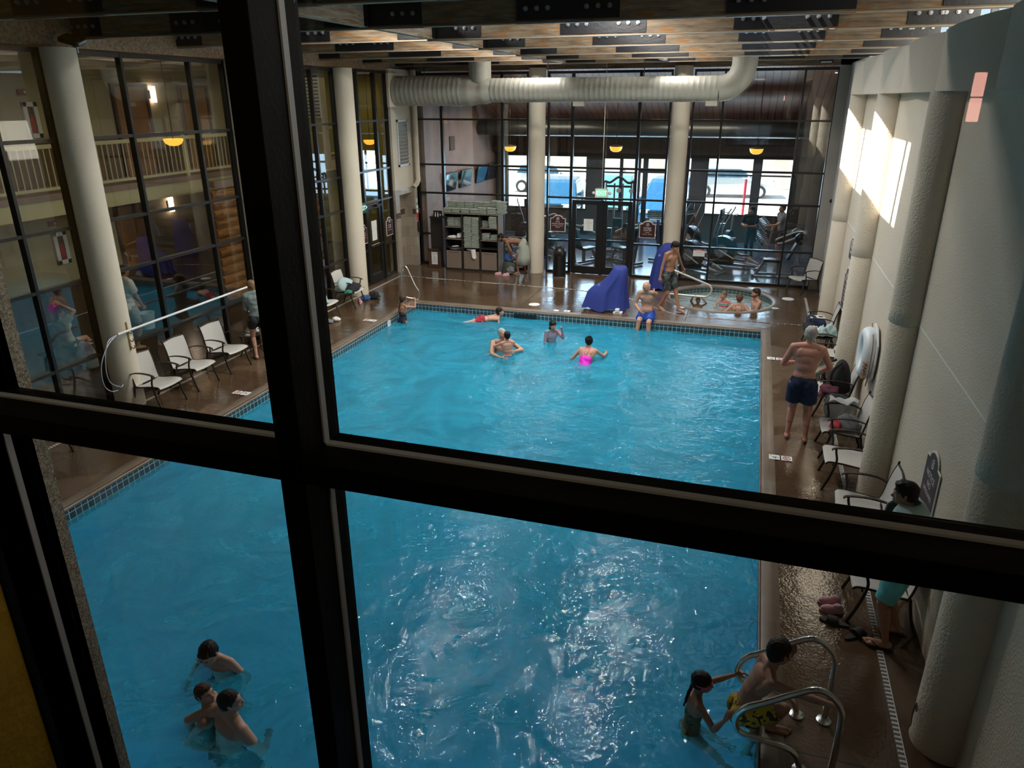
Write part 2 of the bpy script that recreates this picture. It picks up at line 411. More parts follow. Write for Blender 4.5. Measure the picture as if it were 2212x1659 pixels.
def water_mat(name, scatter, sc_amt, bump1, vol=None, refr=True, tint=(1, 1, 1)):
    m = bpy.data.materials.new(name); m.use_nodes = True; t = m.node_tree; t.nodes.clear()
    o = t.nodes.new('ShaderNodeOutputMaterial')
    tc = t.nodes.new('ShaderNodeTexCoord')
    def noi(s, d, dist=0.0, ro=0.5):
        n = t.nodes.new('ShaderNodeTexNoise'); n.inputs['Scale'].default_value = s; n.inputs['Detail'].default_value = d; n.inputs['Distortion'].default_value = dist; n.inputs['Roughness'].default_value = ro
        t.links.new(tc.outputs['Object'], n.inputs['Vector']); return n
    a, b_, c, c2 = noi(1.1, 2, 0.8), noi(3.4, 3, 1.2), noi(9.0, 2, 0.6), noi(21.0, 2, 0.4)
    def ma(x, k, y=None):
        q = t.nodes.new('ShaderNodeMath'); q.operation = 'MULTIPLY_ADD'; t.links.new(x, q.inputs[0]); q.inputs[1].default_value = k
        if y is not None: t.links.new(y, q.inputs[2])
        else: q.inputs[2].default_value = 0
        return q.outputs[0]
    h = ma(a.outputs['Fac'], bump1[0], ma(b_.outputs['Fac'], bump1[1], ma(c.outputs['Fac'], bump1[2], ma(c2.outputs['Fac'], bump1[3]))))
    bp = t.nodes.new('ShaderNodeBump'); bp.inputs['Strength'].default_value = 1.0; bp.inputs['Distance'].default_value = 1.0
    t.links.new(h, bp.inputs['Height'])
    if refr:
        tr = t.nodes.new('ShaderNodeBsdfRefraction'); tr.inputs['IOR'].default_value = 1.33; t.links.new(bp.outputs[0], tr.inputs['Normal'])
    else:
        tr = t.nodes.new('ShaderNodeBsdfTransparent')
    tr.inputs[0].default_value = (*tint, 1)
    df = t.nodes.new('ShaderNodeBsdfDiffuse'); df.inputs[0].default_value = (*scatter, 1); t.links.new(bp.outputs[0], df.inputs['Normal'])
    # streaky diffuse: spa foam and turbidity, plus caustic light swirls painted into the pool
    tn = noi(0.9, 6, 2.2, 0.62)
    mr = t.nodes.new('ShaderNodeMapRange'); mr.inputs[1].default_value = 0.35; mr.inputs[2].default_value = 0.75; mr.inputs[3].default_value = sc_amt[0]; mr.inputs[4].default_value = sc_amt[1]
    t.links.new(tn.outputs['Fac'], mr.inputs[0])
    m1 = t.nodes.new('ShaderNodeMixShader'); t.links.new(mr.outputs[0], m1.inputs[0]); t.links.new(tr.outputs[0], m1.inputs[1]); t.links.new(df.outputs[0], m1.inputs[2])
    gl = t.nodes.new('ShaderNodeBsdfGlossy'); gl.inputs['Roughness'].default_value = 0.02; gl.inputs[0].default_value = (1, 1, 1, 1); t.links.new(bp.outputs[0], gl.inputs['Normal'])
    fr = t.nodes.new('ShaderNodeFresnel'); fr.inputs[0].default_value = 1.25; t.links.new(bp.outputs[0], fr.inputs['Normal'])
    m2 = t.nodes.new('ShaderNodeMixShader'); t.links.new(fr.outputs[0], m2.inputs[0]); t.links.new(m1.outputs[0], m2.inputs[1]); t.links.new(gl.outputs[0], m2.inputs[2])
    t.links.new(m2.outputs[0], o.inputs[0])
    if vol:
        va = t.nodes.new('ShaderNodeVolumeAbsorption'); va.inputs[0].default_value = (*vol[:3], 1); va.inputs[1].default_value = vol[3]
        t.links.new(va.outputs[0], o.inputs['Volume'])
    return m
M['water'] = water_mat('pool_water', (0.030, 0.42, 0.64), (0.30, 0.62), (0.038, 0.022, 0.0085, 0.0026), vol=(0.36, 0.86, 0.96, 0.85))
M['spa_water'] = water_mat('spa_water', (0.34, 0.43, 0.41), (0.6, 0.92), (0.06, 0.05, 0.02, 0.004), vol=(0.6, 0.85, 0.85, 0.8))

TXT = {}
def text(s, size, mtl, parent, M4, depth=0.002, align='CENTER', name='lettering', space=1.0):
    cu = bpy.data.curves.new('txt', 'FONT'); cu.body = s; cu.size = size; cu.align_x = align; cu.align_y = 'CENTER'; cu.extrude = depth; cu.space_line = space
    cu.resolution_u = 3
    to = bpy.data.objects.new('txt', cu); COL.objects.link(to)
    me = bpy.data.meshes.new_from_object(to)
    bpy.data.objects.remove(to); bpy.data.curves.remove(cu)
    me.transform(M4); me.materials.clear(); me.materials.append(mtl)
    o = bpy.data.objects.new(name, me); COL.objects.link(o); o.parent = parent
    return o
def frame_M(o, x, y):
    """matrix whose local X -> x, local Y -> y, origin o"""
    x = Vector(x).normalized(); y = Vector(y).normalized(); z = x.cross(y)
    return Matrix(((x.x, y.x, z.x, o[0]), (x.y, y.y, z.y, o[1]), (x.z, y.z, z.z, o[2]), (0, 0, 0, 1)))
M['edge_strip'] = mat('worn_edge_strip', (.30, .25, .19), .55)
# ================================================================ building shell
WL = -10.05      # left glass wall plane
YB = 21.35       # back glass wall plane
XP0, XP1, YP0, YP1 = -8.02, 0.53, 1.8, 16.85   # pool opening
SPA = (-0.5, 19.55); SPR = 1.30

def floor_with_holes():
    bm = bmesh.new()
    def loop(pts):
        vs = [bm.verts.new((x, y, 0)) for x, y in pts]
        return [bm.edges.new((vs[i], vs[(i + 1) % len(vs)])) for i in range(len(vs))]
    e = loop([(-10.3, 1.25), (2.6, 1.25), (2.6, 21.6), (-10.3, 21.6)])
    e += loop([(XP0, YP0), (XP1, YP0), (XP1, YP1), (XP0, YP1)])
    e += loop([(SPA[0] + SPR * math.cos(2 * PI * i / 64), SPA[1] + SPR * math.sin(2 * PI * i / 64)) for i in range(64)])
    bmesh.ops.triangle_fill(bm, edges=e, use_beauty=True)
    for f in bm.faces:
        if f.normal.z < 0: f.normal_flip()
    me = bpy.data.meshes.new('floor'); bm.to_mesh(me); bm.free()
    me.materials.append(M['deck'])
    o = bpy.data.objects.new('floor', me); COL.objects.link(o); o['kind'] = 'structure'
    return o
floor_with_holes()
# sawn joints in the slab
mb = MB()
for y in (4.9, 7.7, 12.0, 15.6):
    mb.box(0.75, y, -0.001, 2.0, y + 0.012, 0.0015)
for y in (7.6, 10.9, 14.0):
    mb.box(-10.0, y, -0.001, -8.15, y + 0.012, 0.0015)
for x in (-5.3, -1.2):
    mb.box(x, 17.1, -0.001, x + 0.012, 19.2, 0.0015)
struct('trim_1', mb, mat('dark_joint', (0.03, 0.02, 0.013), 0.7))

# pool
pool = thing('swimming_pool', 'large rectangular pool shell with dark teal waterline tiles and brown coping', 'swimming pool')
mb = MB()
zf = -1.28
mb.add([(XP0, YP0, zf), (XP1, YP0, zf), (XP1, YP1, zf), (XP0, YP1, zf)], [(0, 1, 2, 3)])
for (x0, y0, x1, y1) in ((XP0, YP0, XP1, YP0), (XP1, YP0, XP1, YP1), (XP1, YP1, XP0, YP1), (XP0, YP1, XP0, YP0)):
    mb.add([(x0, y0, zf), (x1, y1, zf), (x1, y1, -0.35), (x0, y0, -0.35)], [(3, 2, 1, 0)])
obj('basin', mb, mat('pale_blue_plaster', (0.60, 0.80, 0.86), 0.7, var=(0.8, 0.5, (0.48, 0.70, 0.80))), pool)
mb = MB(); t_ = 0.012
mb.box(XP0 - t_, YP0 - .02, -0.36, XP0, YP1 + .02, -0.05).box(XP1, YP0 - .02, -0.36, XP1 + t_, YP1 + .02, -0.05)
mb.box(XP0 - t_, YP1, -0.36, XP1 + t_, YP1 + t_, -0.05).box(XP0 - t_, YP0 - t_, -0.36, XP1 + t_, YP0, -0.05)
obj('waterline_tile', mb, M['pool_tile'], pool)
def coping(x0, y0, x1, y1, z=0.0):
    # rounded nosing, built as a swept section around the rectangle
    prof = [(0.20, -0.004), (0.19, 0.008), (0.06, 0.010), (0.02, 0.004), (-0.004, -0.012), (-0.012, -0.03), (-0.004, -0.052), (0.02, -0.06), (0.20, -0.06)]
    m_ = MB(); vs = []; fs = []
    for sx, sy, cx, cy in ((-1, -1, x0, y0), (1, -1, x1, y0), (1, 1, x1, y1), (-1, 1, x0, y1)):
        for d, zz in prof:
            vs.append((cx + sx * d, cy + sy * d, zz))
    n = len(prof)
    for k in range(4):
        for j in range(n - 1):
            a = k * n + j; b = k * n + j + 1; c = ((k + 1) % 4) * n + j + 1; d = ((k + 1) % 4) * n + j
            fs.append((a, b, c, d))
    m_.add(vs, fs)
    return m_
obj('coping', coping(XP0, YP0, XP1, YP1), M['coping'], pool, smooth=50)
for lx in (-6.2, -1.4):  # added underwater lamps, out of view, to brighten the near water
    lp = thing('pool_fill_lamp', 'added round underwater fill lamp, out of view in the near pool wall ' + ('on the left' if lx < -3 else 'on the right'), 'lamp', (lx, YP0, -.72))
    obj('lens', MB().cyl((0, .0, 0), (0, .03, 0), .13, n=24), mat('pool_fill_lens', (.9, .95, 1), .3, emit=(.6, .9, 1.0, 12)), lp, smooth=40)
    obj('ring', MB().tube([(.15 * math.cos(i * PI / 12), .02, .15 * math.sin(i * PI / 12)) for i in range(24)], .02, 8, closed=True), M['chrome'], lp, smooth=True)
    area('pool_fill_light', (lx, YP0 + .05, -.72), (.26, .26), 16, (.75, .93, 1.0), (0, 1, -.05))
mb = MB()
mb.box(-5.35, YP1 - 0.006, -0.23, -4.75, YP1 + 0.01, -0.09)
sk = obj('skimmer_opening', mb, M['black_plastic'], pool)
mb = MB(); mb.box(XP0 - .004, YP0 - .004, -1.30, XP1 + .004, YP1 + .004, -0.2)
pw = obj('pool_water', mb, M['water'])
tag(pw, 'bright turquoise rippling water filling the large pool', 'water')
pw['kind'] = 'stuff'
# spa
spa = thing('hot_tub', 'round sunken hot tub with teal tiled rim near the right back windows', 'hot tub', (SPA[0], SPA[1], 0))
mb = MB(); mb.lathe([(SPR, -0.35), (SPR, -0.9), (0.75, -0.95)], n=64, cap=False); mb.lathe([(0.75, -0.94), (0.0, -0.94)], n=64, cap=False)
obj('basin', mb, mat('grey_blue_plaster', (0.35, 0.42, 0.42), 0.7), spa, smooth=60)
def spa_tile():
    m, t, b = nt('teal_tile_round')
    tc = t.nodes.new('ShaderNodeTexCoord'); sp = t.nodes.new('ShaderNodeSeparateXYZ'); at = t.nodes.new('ShaderNodeMath'); at.operation = 'ARCTAN2'
    t.links.new(tc.outputs['Object'], sp.inputs[0]); t.links.new(sp.outputs[1], at.inputs[0]); t.links.new(sp.outputs[0], at.inputs[1])
    cb = t.nodes.new('ShaderNodeCombineXYZ'); mu = t.nodes.new('ShaderNodeMath'); mu.operation = 'MULTIPLY'; mu.inputs[1].default_value = SPR
    t.links.new(at.outputs[0], mu.inputs[0]); t.links.new(mu.outputs[0], cb.inputs[0]); t.links.new(sp.outputs[2], cb.inputs[1])
    br = t.nodes.new('ShaderNodeTexBrick'); br.offset = 0; br.inputs['Scale'].default_value = 9; br.inputs['Brick Width'].default_value = 1; br.inputs['Row Height'].default_value = 1
    br.inputs['Color1'].default_value = (0.02, 0.06, 0.07, 1); br.inputs['Color2'].default_value = (0.03, 0.09, 0.10, 1); br.inputs['Mortar'].default_value = (0.35, 0.38, 0.35, 1); br.inputs['Mortar Size'].default_value = 0.04
    t.links.new(cb.outputs[0], br.inputs['Vector']); t.links.new(br.outputs[0], b.inputs['Base Color']); b.inputs['Roughness'].default_value = 0.25
    return m
mb = MB(); mb.lathe([(SPR, -0.04), (SPR, -0.36)], n=64, cap=False)
obj('waterline_tile', mb, spa_tile(), spa, smooth=60)
mb = MB(); mb.lathe([(SPR + .19, -0.004), (SPR + .18, 0.01), (SPR + .05, 0.012), (SPR + .0, 0.0), (SPR - .012, -0.025), (SPR, -0.05)], n=64, cap=False)
obj('coping', mb, M['coping'], spa, smooth=60)
mb = MB(); mb.lathe([(SPR + .035, 0.0135), (SPR + .055, 0.0135)], n=64, cap=False)
sw = obj('spa_water', MB().lathe([(SPR + .004, -1.0), (SPR + .004, -0.16)], n=64), M['spa_water'], loc=(SPA[0], SPA[1], 0))
tag(sw, 'churning grey green water in the round hot tub', 'water'); sw['kind'] = 'stuff'

# ---------------------------------------------------------------- glass walls
def window(name, axis, c, us, zs, skip=(), w=0.05, d=0.11, thick_u=(), omit_glass=()):
    """axis 'y': wall in plane X=c running along Y; axis 'x': plane Y=c running along X"""
    root = sempty(name)
    m_ = MB()
    def bx(u0, u1, z0, z1, dd=d):
        if axis == 'y': m_.box(c - dd / 2, u0, z0, c + dd / 2, u1, z1)
        else: m_.box(u0, c - dd / 2, z0, u1, c + dd / 2, z1)
    for u in us:
        ww = w * (1.6 if u in thick_u else 1)
        bx(u - ww / 2, u + ww / 2, zs[0], zs[-1])
    for i, z in enumerate(zs):
        ww = 0.07 if i in (0, len(zs) - 1) else w
        off = ww / 2 if i == 0 else (-ww / 2 if i == len(zs) - 1 else 0)
        segs = [(us[0], us[-1])]
        for s0, s1, zi in skip:
            if zi == i:
                segs = [(us[0], s0), (s1, us[-1])]
        for a, b in segs:
            if b - a > 0.02: bx(a, b, z + off - ww / 2, z + off + ww / 2, d * 0.9)
    obj('window_frame', m_, M['black_frame'], root)
    g = MB()
    for i in range(len(us) - 1):
        for j in range(len(zs) - 1):
            if (i, j) in omit_glass: continue
            u0, u1, z0, z1 = us[i] + .02, us[i + 1] - .02, zs[j] + .02, zs[j + 1] - .02
            if axis == 'y': g.box(c - .004, u0, z0, c + .004, u1, z1)
            else: g.box(u0, c - .004, z0, u1, c + .004, z1)
    obj('glass', g, M['glass'], root)
    return root
ZR = [0.0, 0.97, 2.22, 3.06, 4.35, 5.62]
window('window_1', 'y', WL, [1.3, 2.8, 4.35, 4.9], ZR)
window('window_2', 'y', WL, [5.35, 6.45, 8.02, 8.92], ZR)
window('window_3', 'y', WL, [9.32, 10.45, 12.06, 12.98], ZR)
window('window_4', 'y', WL, [13.38, 14.5, 16.08, 17.02], ZR)
window('window_5', 'y', WL, [17.42, 18.2, 19.16, 19.84], [0, 0.97, 2.25, 3.08, 4.36, 5.64], skip=[(18.2, 19.16, 0), (18.2, 19.16, 1)], thick_u=(18.2, 19.16), omit_glass=((1, 0), (1, 1)))
window('window_6', 'x', YB, [-9.82, -9.0, -7.1, -6.33], ZR, thick_u=(-9.0, -7.1))
window('window_7', 'x', YB, [-5.72, -5.02, -3.16, -2.34], ZR, skip=[(-5.02, -3.16, 0), (-5.02, -3.16, 1)], thick_u=(-5.02, -3.16), omit_glass=((1, 0), (1, 1)))
window('window_8', 'x', YB, [-1.74, -0.98, 0.96, 1.74], ZR)

def door(name, axis, c, u0, u1, h, side=1):
    root = sempty(name)
    m_ = MB(); s = 0.12
    def bx(a, b, z0, z1, dd=0.05):
        if axis == 'y': m_.box(c - dd / 2, a, z0, c + dd / 2, b, z1)
        else: m_.box(a, c - dd / 2, z0, b, c + dd / 2, z1)
    bx(u0, u0 + s, 0.01, h); bx(u1 - s, u1, 0.01, h); bx(u0 + s, u1 - s, 0.01, 0.24); bx(u0 + s, u1 - s, h - 0.12, h)
    if axis == 'x': bx(u0 + s, u1 - s, 0.98, 1.04)
    obj('door_leaf', m_, M['black_frame'], root)
    g = MB()
    if axis == 'y': g.box(c - .004, u0 + s, .24, c + .004, u1 - s, h - .12)
    else: g.box(u0 + s, c - .004, .24, u1 - s, c + .004, h - .12)
    obj('glass', g, M['glass'], root)
    return root
d1_ = door('door_1', 'y', WL, 18.26, 19.10, 2.18)
obj('push_bar', MB().bar((WL + .07, 18.32, 1.07), (WL + .07, 19.06, 1.07), .03, .055), M['chrome'], d1_)
obj('door_closer', MB().box(WL + .03, 18.75, 2.10, WL + .10, 19.12, 2.17), M['bronze'], d1_)
d2_ = door('door_2', 'x', YB, -4.97, -4.12, 2.16)
d3_ = door('door_3', 'x', YB, -4.04, -3.21, 2.16)
obj('centre_post', MB().box(-4.12, YB - .04, 0, -4.04, YB + .04, 2.18), M['black_frame'], d2_)
obj('pull_handle', MB().tube([(-4.20, YB - .03, 1.2), (-4.20, YB - .08, 1.2), (-4.20, YB - .08, .9), (-4.20, YB - .03, .9)], .01, 8), M['bronze'], d2_)
obj('pull_handle', MB().tube([(-3.96, YB - .03, 1.2), (-3.96, YB - .08, 1.2), (-3.96, YB - .08, .9), (-3.96, YB - .03, .9)], .01, 8), M['bronze'], d3_)

# columns
def column(x, y, r, h, label, joint=None, grp=None, m='stucco_smooth'):
    prof = [(r, 0), (r, 0.2)]
    if joint: prof += [(r, joint - .012), (r - .006, joint - .004), (r - .006, joint + .004), (r + .004, joint + .012)]
    prof += [(r + .004, 2.6), (r + .004, h)]
    mbb = MB().lathe(prof, (0, 0, 0), 40)
    o = obj('column', mbb, M[m], smooth=60, loc=(x, y, 0))
    tag(o, label, 'column', grp); return o
column(-9.84, 9.12, .235, 5.62, 'round cream column behind the first white chair on the left deck')
column(-9.84, 13.18, .235, 5.62, 'round cream column on the left deck hidden behind the thick near window post')
column(-9.84, 5.12, .235, 5.62, 'round cream column at the near end of the left glass wall')
column(-9.84, 17.22, .235, 5.62, 'round cream column left of the lit exit sign door in the back left corner')
column(-6.02, 21.2, .235, 5.7, 'round cream column at the back between the towel shelf and the domed bin')
column(-2.04, 21.2, .235, 5.7, 'round cream column at the back behind the tall blue covered lift')
column(1.95, 5.35, .24, 4.95, 'nearest round textured column on the right wall, with cracked plaster at its foot', 2.42, m='stucco')
column(1.95, 9.4, .24, 4.97, 'second round textured column on the right wall, beyond the man in the pale blue towel', 2.42, m='stucco')
column(1.95, 13.5, .24, 4.97, 'third round column on the right wall, sunlit at the top, behind the standing man', 2.42, m='stucco')
column(1.95, 17.5, .24, 4.97, 'farthest round column on the right wall, beside the tall maroon sign', 2.42, m='stucco')
mb = MB()
mb.tube([(1.69, 5.26, .34), (1.70, 5.33, .36), (1.705, 5.36, .30), (1.71, 5.40, .2), (1.712, 5.37, .1), (1.72, 5.42, .03)], .006, 6)
struct('trim_2', mb, mat('plaster_crack', (0.05, 0.045, 0.04), 0.9))

# right wall, fascia ledge, clerestory
mb = MB(); mb.box(2.0, 1.2, 0, 2.6, 21.6, 4.97)
struct('wall_right', mb, M['stucco'])
mb = MB()
for i, (y0, y1) in enumerate(((1.2, 2.9), (2.9, 5.1), (5.1, 7.35), (7.35, 9.7), (9.7, 11.9), (11.9, 14.3), (14.3, 16.6), (16.6, 18.0))):
    ny = 14
    def F(u, v, y0=y0, y1=y1):
        yy = y0 + (y1 - y0) * u
        return (1.80 - 0.10 * math.sin(PI * u) ** 0.7, yy, 4.96 + 0.60 * v)
    mb.grid(F, ny, 1)
mb.box(1.80, 1.2, 4.96, 2.6, 18.0, 5.56)
struct('trim_3', mb, M['stucco'], smooth=35)
mb = MB(); mb.box(1.998, 1.3, 2.445, 2.0, 21.3, 2.46)
struct('trim_4', mb, M['white_paint'])
# clerestory: slim posts and sky glass above the ledge
root = sempty('window_9')
mm = MB()
for y in (1.5, 5.2, 7.4, 9.8, 12.0, 14.4, 16.7, 18.8, 21.0):
    mm.box(2.70, y - .04, 5.56, 2.78, y + .04, 6.5)
mm.box(2.70, 1.2, 5.50, 2.78, 21.4, 5.58).box(2.70, 1.2, 6.44, 2.78, 21.4, 6.5)
obj('window_frame', mm, M['white_metal'], root)
obj('glass', MB().box(2.735, 1.2, 5.58, 2.742, 21.4, 6.44), M['glass'], root)

# short grey return wall behind the far right column, back corner
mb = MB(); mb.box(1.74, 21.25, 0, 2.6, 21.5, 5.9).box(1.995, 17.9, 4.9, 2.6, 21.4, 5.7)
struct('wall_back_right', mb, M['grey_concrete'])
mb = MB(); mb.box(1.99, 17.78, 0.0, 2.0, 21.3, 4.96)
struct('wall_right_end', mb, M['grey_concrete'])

# tiled pillar with shower niche in the back left corner
mb = MB()
Xn = -9.93
mb.box(Xn - .3, 19.88, 0, Xn, 20.14, 2.42).box(Xn - .3, 20.14, 2.26, Xn, 21.0, 2.42).box(Xn - .3, 21.0, 0, -9.84, 21.3, 2.42)
mb.box(Xn - .32, 20.14, 0, Xn - .28, 21.0, 2.26)
struct('wall_tiled_corner', mb, M['travertine'])
mb = MB(); mb.box(Xn - .3, 19.88, 2.42, Xn, 21.3, 5.7).box(-10.1, 21.2, 0, -9.84, 21.5, 5.7)
struct('wall_back_left', mb, M['stucco_smooth'])
mb = MB(); mb.box(Xn - .005, 19.875, 1.60, Xn + .008, 20.145, 1.76).box(Xn - .285, 20.14, 1.60, Xn - .272, 21.0, 1.76).box(Xn - .005, 20.995, 1.6, -9.832, 21.31, 1.76)
struct('trim_5', mb, M['mosaic'])
# louvre vent on it
v = thing('louvre_vent', 'tall grey louvred vent on the cream wall under the duct end', 'vent', (Xn, 20.55, 0))
obj('vent_frame', MB().box(0, -.36, 3.06, .03, .36, 3.12).box(0, -.36, 4.30, .03, .36, 4.36).box(0, -.36, 3.06, .03, -.30, 4.36).box(0, .30, 3.06, .03, .36, 4.36), M['alu_strip'], v)
s_ = MB()
for k in range(12):
    z = 3.16 + k * .098
    s_.bar((.02, -.3, z), (.02, .3, z), .012, .09, up=(0.5, 0, 1))
obj('slat', s_, mat('dull_grey_slat', (.22, .22, .20), .5), v)
# pipe in the corner
pp = MB(); pp.tube([(-9.76, 21.12, 5.7), (-9.76, 21.12, 2.75), (-9.74, 21.10, 2.62), (-9.78, 21.05, 2.5), (-9.84, 21.0, 2.42)], .075, 14)
tag(obj('drain_pipe', pp, M['stucco_smooth'], smooth=50), 'cream painted pipe running down the corner beside the louvred vent', 'pipe')

# ---------------------------------------------------------------- roof, beams, purlins
mb = MB()
mb.box(-10.4, 1.0, 6.5, 2.9, 9.75, 6.7).box(-10.4, 20.4, 6.5, 2.9, 21.6, 6.7)
mb.box(-10.4, 9.75, 6.5, -6.9, 20.4, 6.7).box(-1.0, 9.75, 6.5, -.75, 20.4, 6.7).box(0.30, 9.75, 6.5, 2.9, 20.4, 6.7)
mb.box(-.75, 9.75, 6.5, .30, 11.4, 6.7).box(-.75, 18.6, 6.5, .30, 20.4, 6.7)
struct('ceiling', mb, M['wood_dark'])
mb = MB(); mb.box(-10.3, 1.2, 5.64, -10.0, 21.6, 6.6).box(-10.3, 21.25, 5.66, 2.6, 21.55, 6.6)
struct('trim_6', mb, M['beam_wood'])
sk_ = sempty('window_10')
mm = MB()
for x in (-6.9, -5.7, -4.5, -3.3, -2.1, -1.04): mm.box(x, 9.75, 6.62, x + .04, 20.4, 6.74)
obj('window_frame', mm, M['white_metal'], sk_)
obj('glass', MB().box(-6.9, 9.75, 6.66, -1.0, 20.4, 6.67), mat('opaque_skylight_sheet', (0.75, 0.78, 0.8), 0.6), sk_)  # unseen opaque sheet, keeping the sun to the clear roof strip

boltm = MB().tube([(0, 0, 0), (0, -.022, 0)], [.030, .030], 6).cyl((0, -.022, 0), (0, -.040, 0), .016, n=8)
bolt_o = None
ZB = 5.78; BH = 0.50; BT = 0.07
bn = ['closest to the back glass wall', 'second from the back glass wall', 'third from the back glass wall', 'fourth from the back glass wall', 'fifth from the back glass wall',
      'sixth from the back glass wall, in shadow', 'seventh from the back glass wall, in deep shadow', 'nearly black in shadow high above the near end', 'nearest to the window and almost black']
for k, yb in enumerate((20.55, 18.6, 16.5, 14.15, 11.8, 9.6, 7.1, 4.9, 2.9)):
    bt = thing('ceiling_beam', 'weathered timber roof beam with bolted black plates, ' + bn[k], 'beam', (0, yb, ZB), group=None)
    wd = MB(); wd.box(-10.25, 0, 0, 2.55, BT, BH)
    obj('timber', wd, M['beam_wood'], bt, bevel=.006)
    fl = MB(); fl.box(-10.25, -.012, -.014, 2.55, BT + .012, 0.0)
    obj('bottom_strip', fl, M['edge_strip'], bt)
    for pc, pwid in ((-10.05, 1.2), (-7.55, 1.27), (-4.98, 1.42), (-2.36, 1.28), (0.18, 1.36), (2.25, 1.1)):
        a, b_ = pc - pwid / 2, min(pc + pwid / 2, 2.54)
        a = max(a, -10.24)
        pl = obj('steel_plate', MB().box(a, -.014, .02, b_, 0.0, BH - .02).box(a, -.012, -.018, b_, BT + .012, -.014), M['steel_plate'], bt)
        bx_ = [a + .12, a + .26, a + .40, b_ - .40, b_ - .26, b_ - .12]
        if k > 6: bx_ = []
        for q in bx_:
            if bolt_o is None:
                bo = obj('bolt', boltm, M['bolt'], pl, smooth=40); bolt_o = bo
            else:
                bo = bolt_o.copy(); COL.objects.link(bo); bo.parent = pl
            bo.location = (q, -.014, .15)
# lengthwise purlins between the beams
ys = [2.9, 4.9, 7.1, 9.6, 11.8, 14.15, 16.5, 18.6, 20.55, 21.3]
for xi, (xp, wl) in enumerate(((-5.1, 'left of centre'), (-2.45, 'right of centre'))):
    for i in range(len(ys) - 1):
        if xi == 1 and i < 7: continue
        y0, y1 = ys[i] + BT + .012, ys[i + 1] - .014
        p_ = thing('roof_purlin', 'short lengthwise timber %s joining the %s' % (wl, ('two nearest beams', 'second and third nearest beams', 'third and fourth nearest beams', 'fourth and fifth nearest beams', 'fifth and sixth nearest beams', 'sixth and seventh nearest beams', 'third and second beams from the back', 'last two beams at the back', 'last beam and the back glass wall')[i]), 'beam', (xp, y0, ZB))
        obj('timber', MB().box(-.06, 0, .005, .06, y1 - y0, .42), M['beam_wood_y'], p_, bevel=.005)
        if i < 8:
            obj('joint_plate', MB().box(-.08, y1 - y0 - .10, .01, -.06, y1 - y0, .42).box(.06, y1 - y0 - .10, .01, .08, y1 - y0, .42), M['steel_plate'], p_)

# ---------------------------------------------------------------- air duct
dr = thing('air_duct', 'large round white spiral duct across the back with an elbow turning up', 'duct', (0, 20.0, 5.12))
pr = MB()
pts, rs = [], []
R0 = .345
def ringed(x0, x1, r0, r1, n, out):
    # spiral seams: small raised ribs
    L = x1 - x0
    for i in range(n):
        a = x0 + L * i / n; rr = r0 + (r1 - r0) * i / n
        for da, dr_ in ((0, 0), (.25, 0), (.38, .006), (.5, .006), (.62, 0)):
            out.append((a + L / n * da, rr + dr_))
    out.append((x1, r1))
prof = []
ringed(-9.80, -7.72, .39, .385, 15, prof); ringed(-7.72, -6.95, .385, .30, 2, prof); ringed(-6.95, -1.05, .30, .30, 44, prof)
Mx = Matrix(((0, 0, 1, 0), (0, 1, 0, 0), (-1, 0, 0, 0), (0, 0, 0, 1)))
obj('spiral_pipe', MB().lathe([(r, z) for z, r in prof], n=40, M=Mx), M['white_metal'], dr, smooth=60)
el = MB(); ep = []
for i in range(6):
    a = PI / 2 * i / 5
    ep.append((-1.05 + .55 * math.sin(a), 0, .55 - .55 * math.cos(a)))
ep.append((-.50, 0, 1.35))
el.tube(ep, .30, 36)
obj('elbow', el, M['white_metal'], dr, smooth=25)
obj('branch_pipe', MB().cyl((-7.28, 0, .2), (-7.28, 0, 1.35), .30, n=36), M['white_metal'], dr, smooth=50)
obj('end_flange', MB().box(-9.86, -.44, -.42, -9.78, .44, .46), M['stucco_smooth'], dr, bevel=.01)
for x in (-7.95, -4.55, -1.2):
    obj('air_outlet', MB().box(x - .14, -.12, -.40, x + .14, .12, -.27), M['white_metal'], dr, bevel=.008)
for x in (-8.9, -5.4, -2.9): obj('hanger_rod', MB().cyl((x, 0, .3), (x, 0, 1.40), .012, n=6), M['bronze'], dr)
# link between duct end and corner wall
mb = MB(); mb.box(-9.93, 19.85, 4.68, -7.94, 20.45, 5.55)

# ---------------------------------------------------------------- near window (we look through it)
WY, WF = 1.20, 1.07
nf = sempty('window_11')
m_ = MB()
m_.box(-.82, WF, 2.6, -.765, WY + .01, 6.0)                     # main upright
for z in (2.6, 4.206, 5.45):
    m_.box(-1.66, WF, z, 1.8, WY + .01, z + .048)
m_.box(-1.66, WF, 2.6, -1.655, WY + .01, 6.0)
m_.box(-1.69, WY - .15, 2.6, -1.655, WY + .02, 6.0)
m_.box(1.75, WF, 2.6, 1.80, WY + .01, 6.0)
obj('window_frame', m_, M['fg_frame'], nf, bevel=.0015)
g_ = MB()
for x0, x1 in ((-1.655, -.82), (-.765, 1.75)):
    for z0, z1 in ((2.65, 4.206), (4.254, 5.45)):
        # thin metallic glazing bead set back around each pane
        yy = WY - .052
        g_.box(x0, yy, z0, x1, yy + .016, z0 + .005).box(x0, yy, z0, x0 + .004, yy + .016, z1).box(x1 - .004, yy, z0, x1, yy + .016, z1)
obj('glazing_bead', g_, M['alu_strip'], nf)
g_ = MB()
for x0, x1 in ((-1.655, -.82), (-.765, 1.75)):
    for z0, z1 in ((2.648, 4.206), (4.254, 5.45)):
        g_.box(x0 + .001, WY - .003, z0 + .001, x1 - .001, WY, z1 - .001)
obj('glass', g_, M['glass_near'], nf)
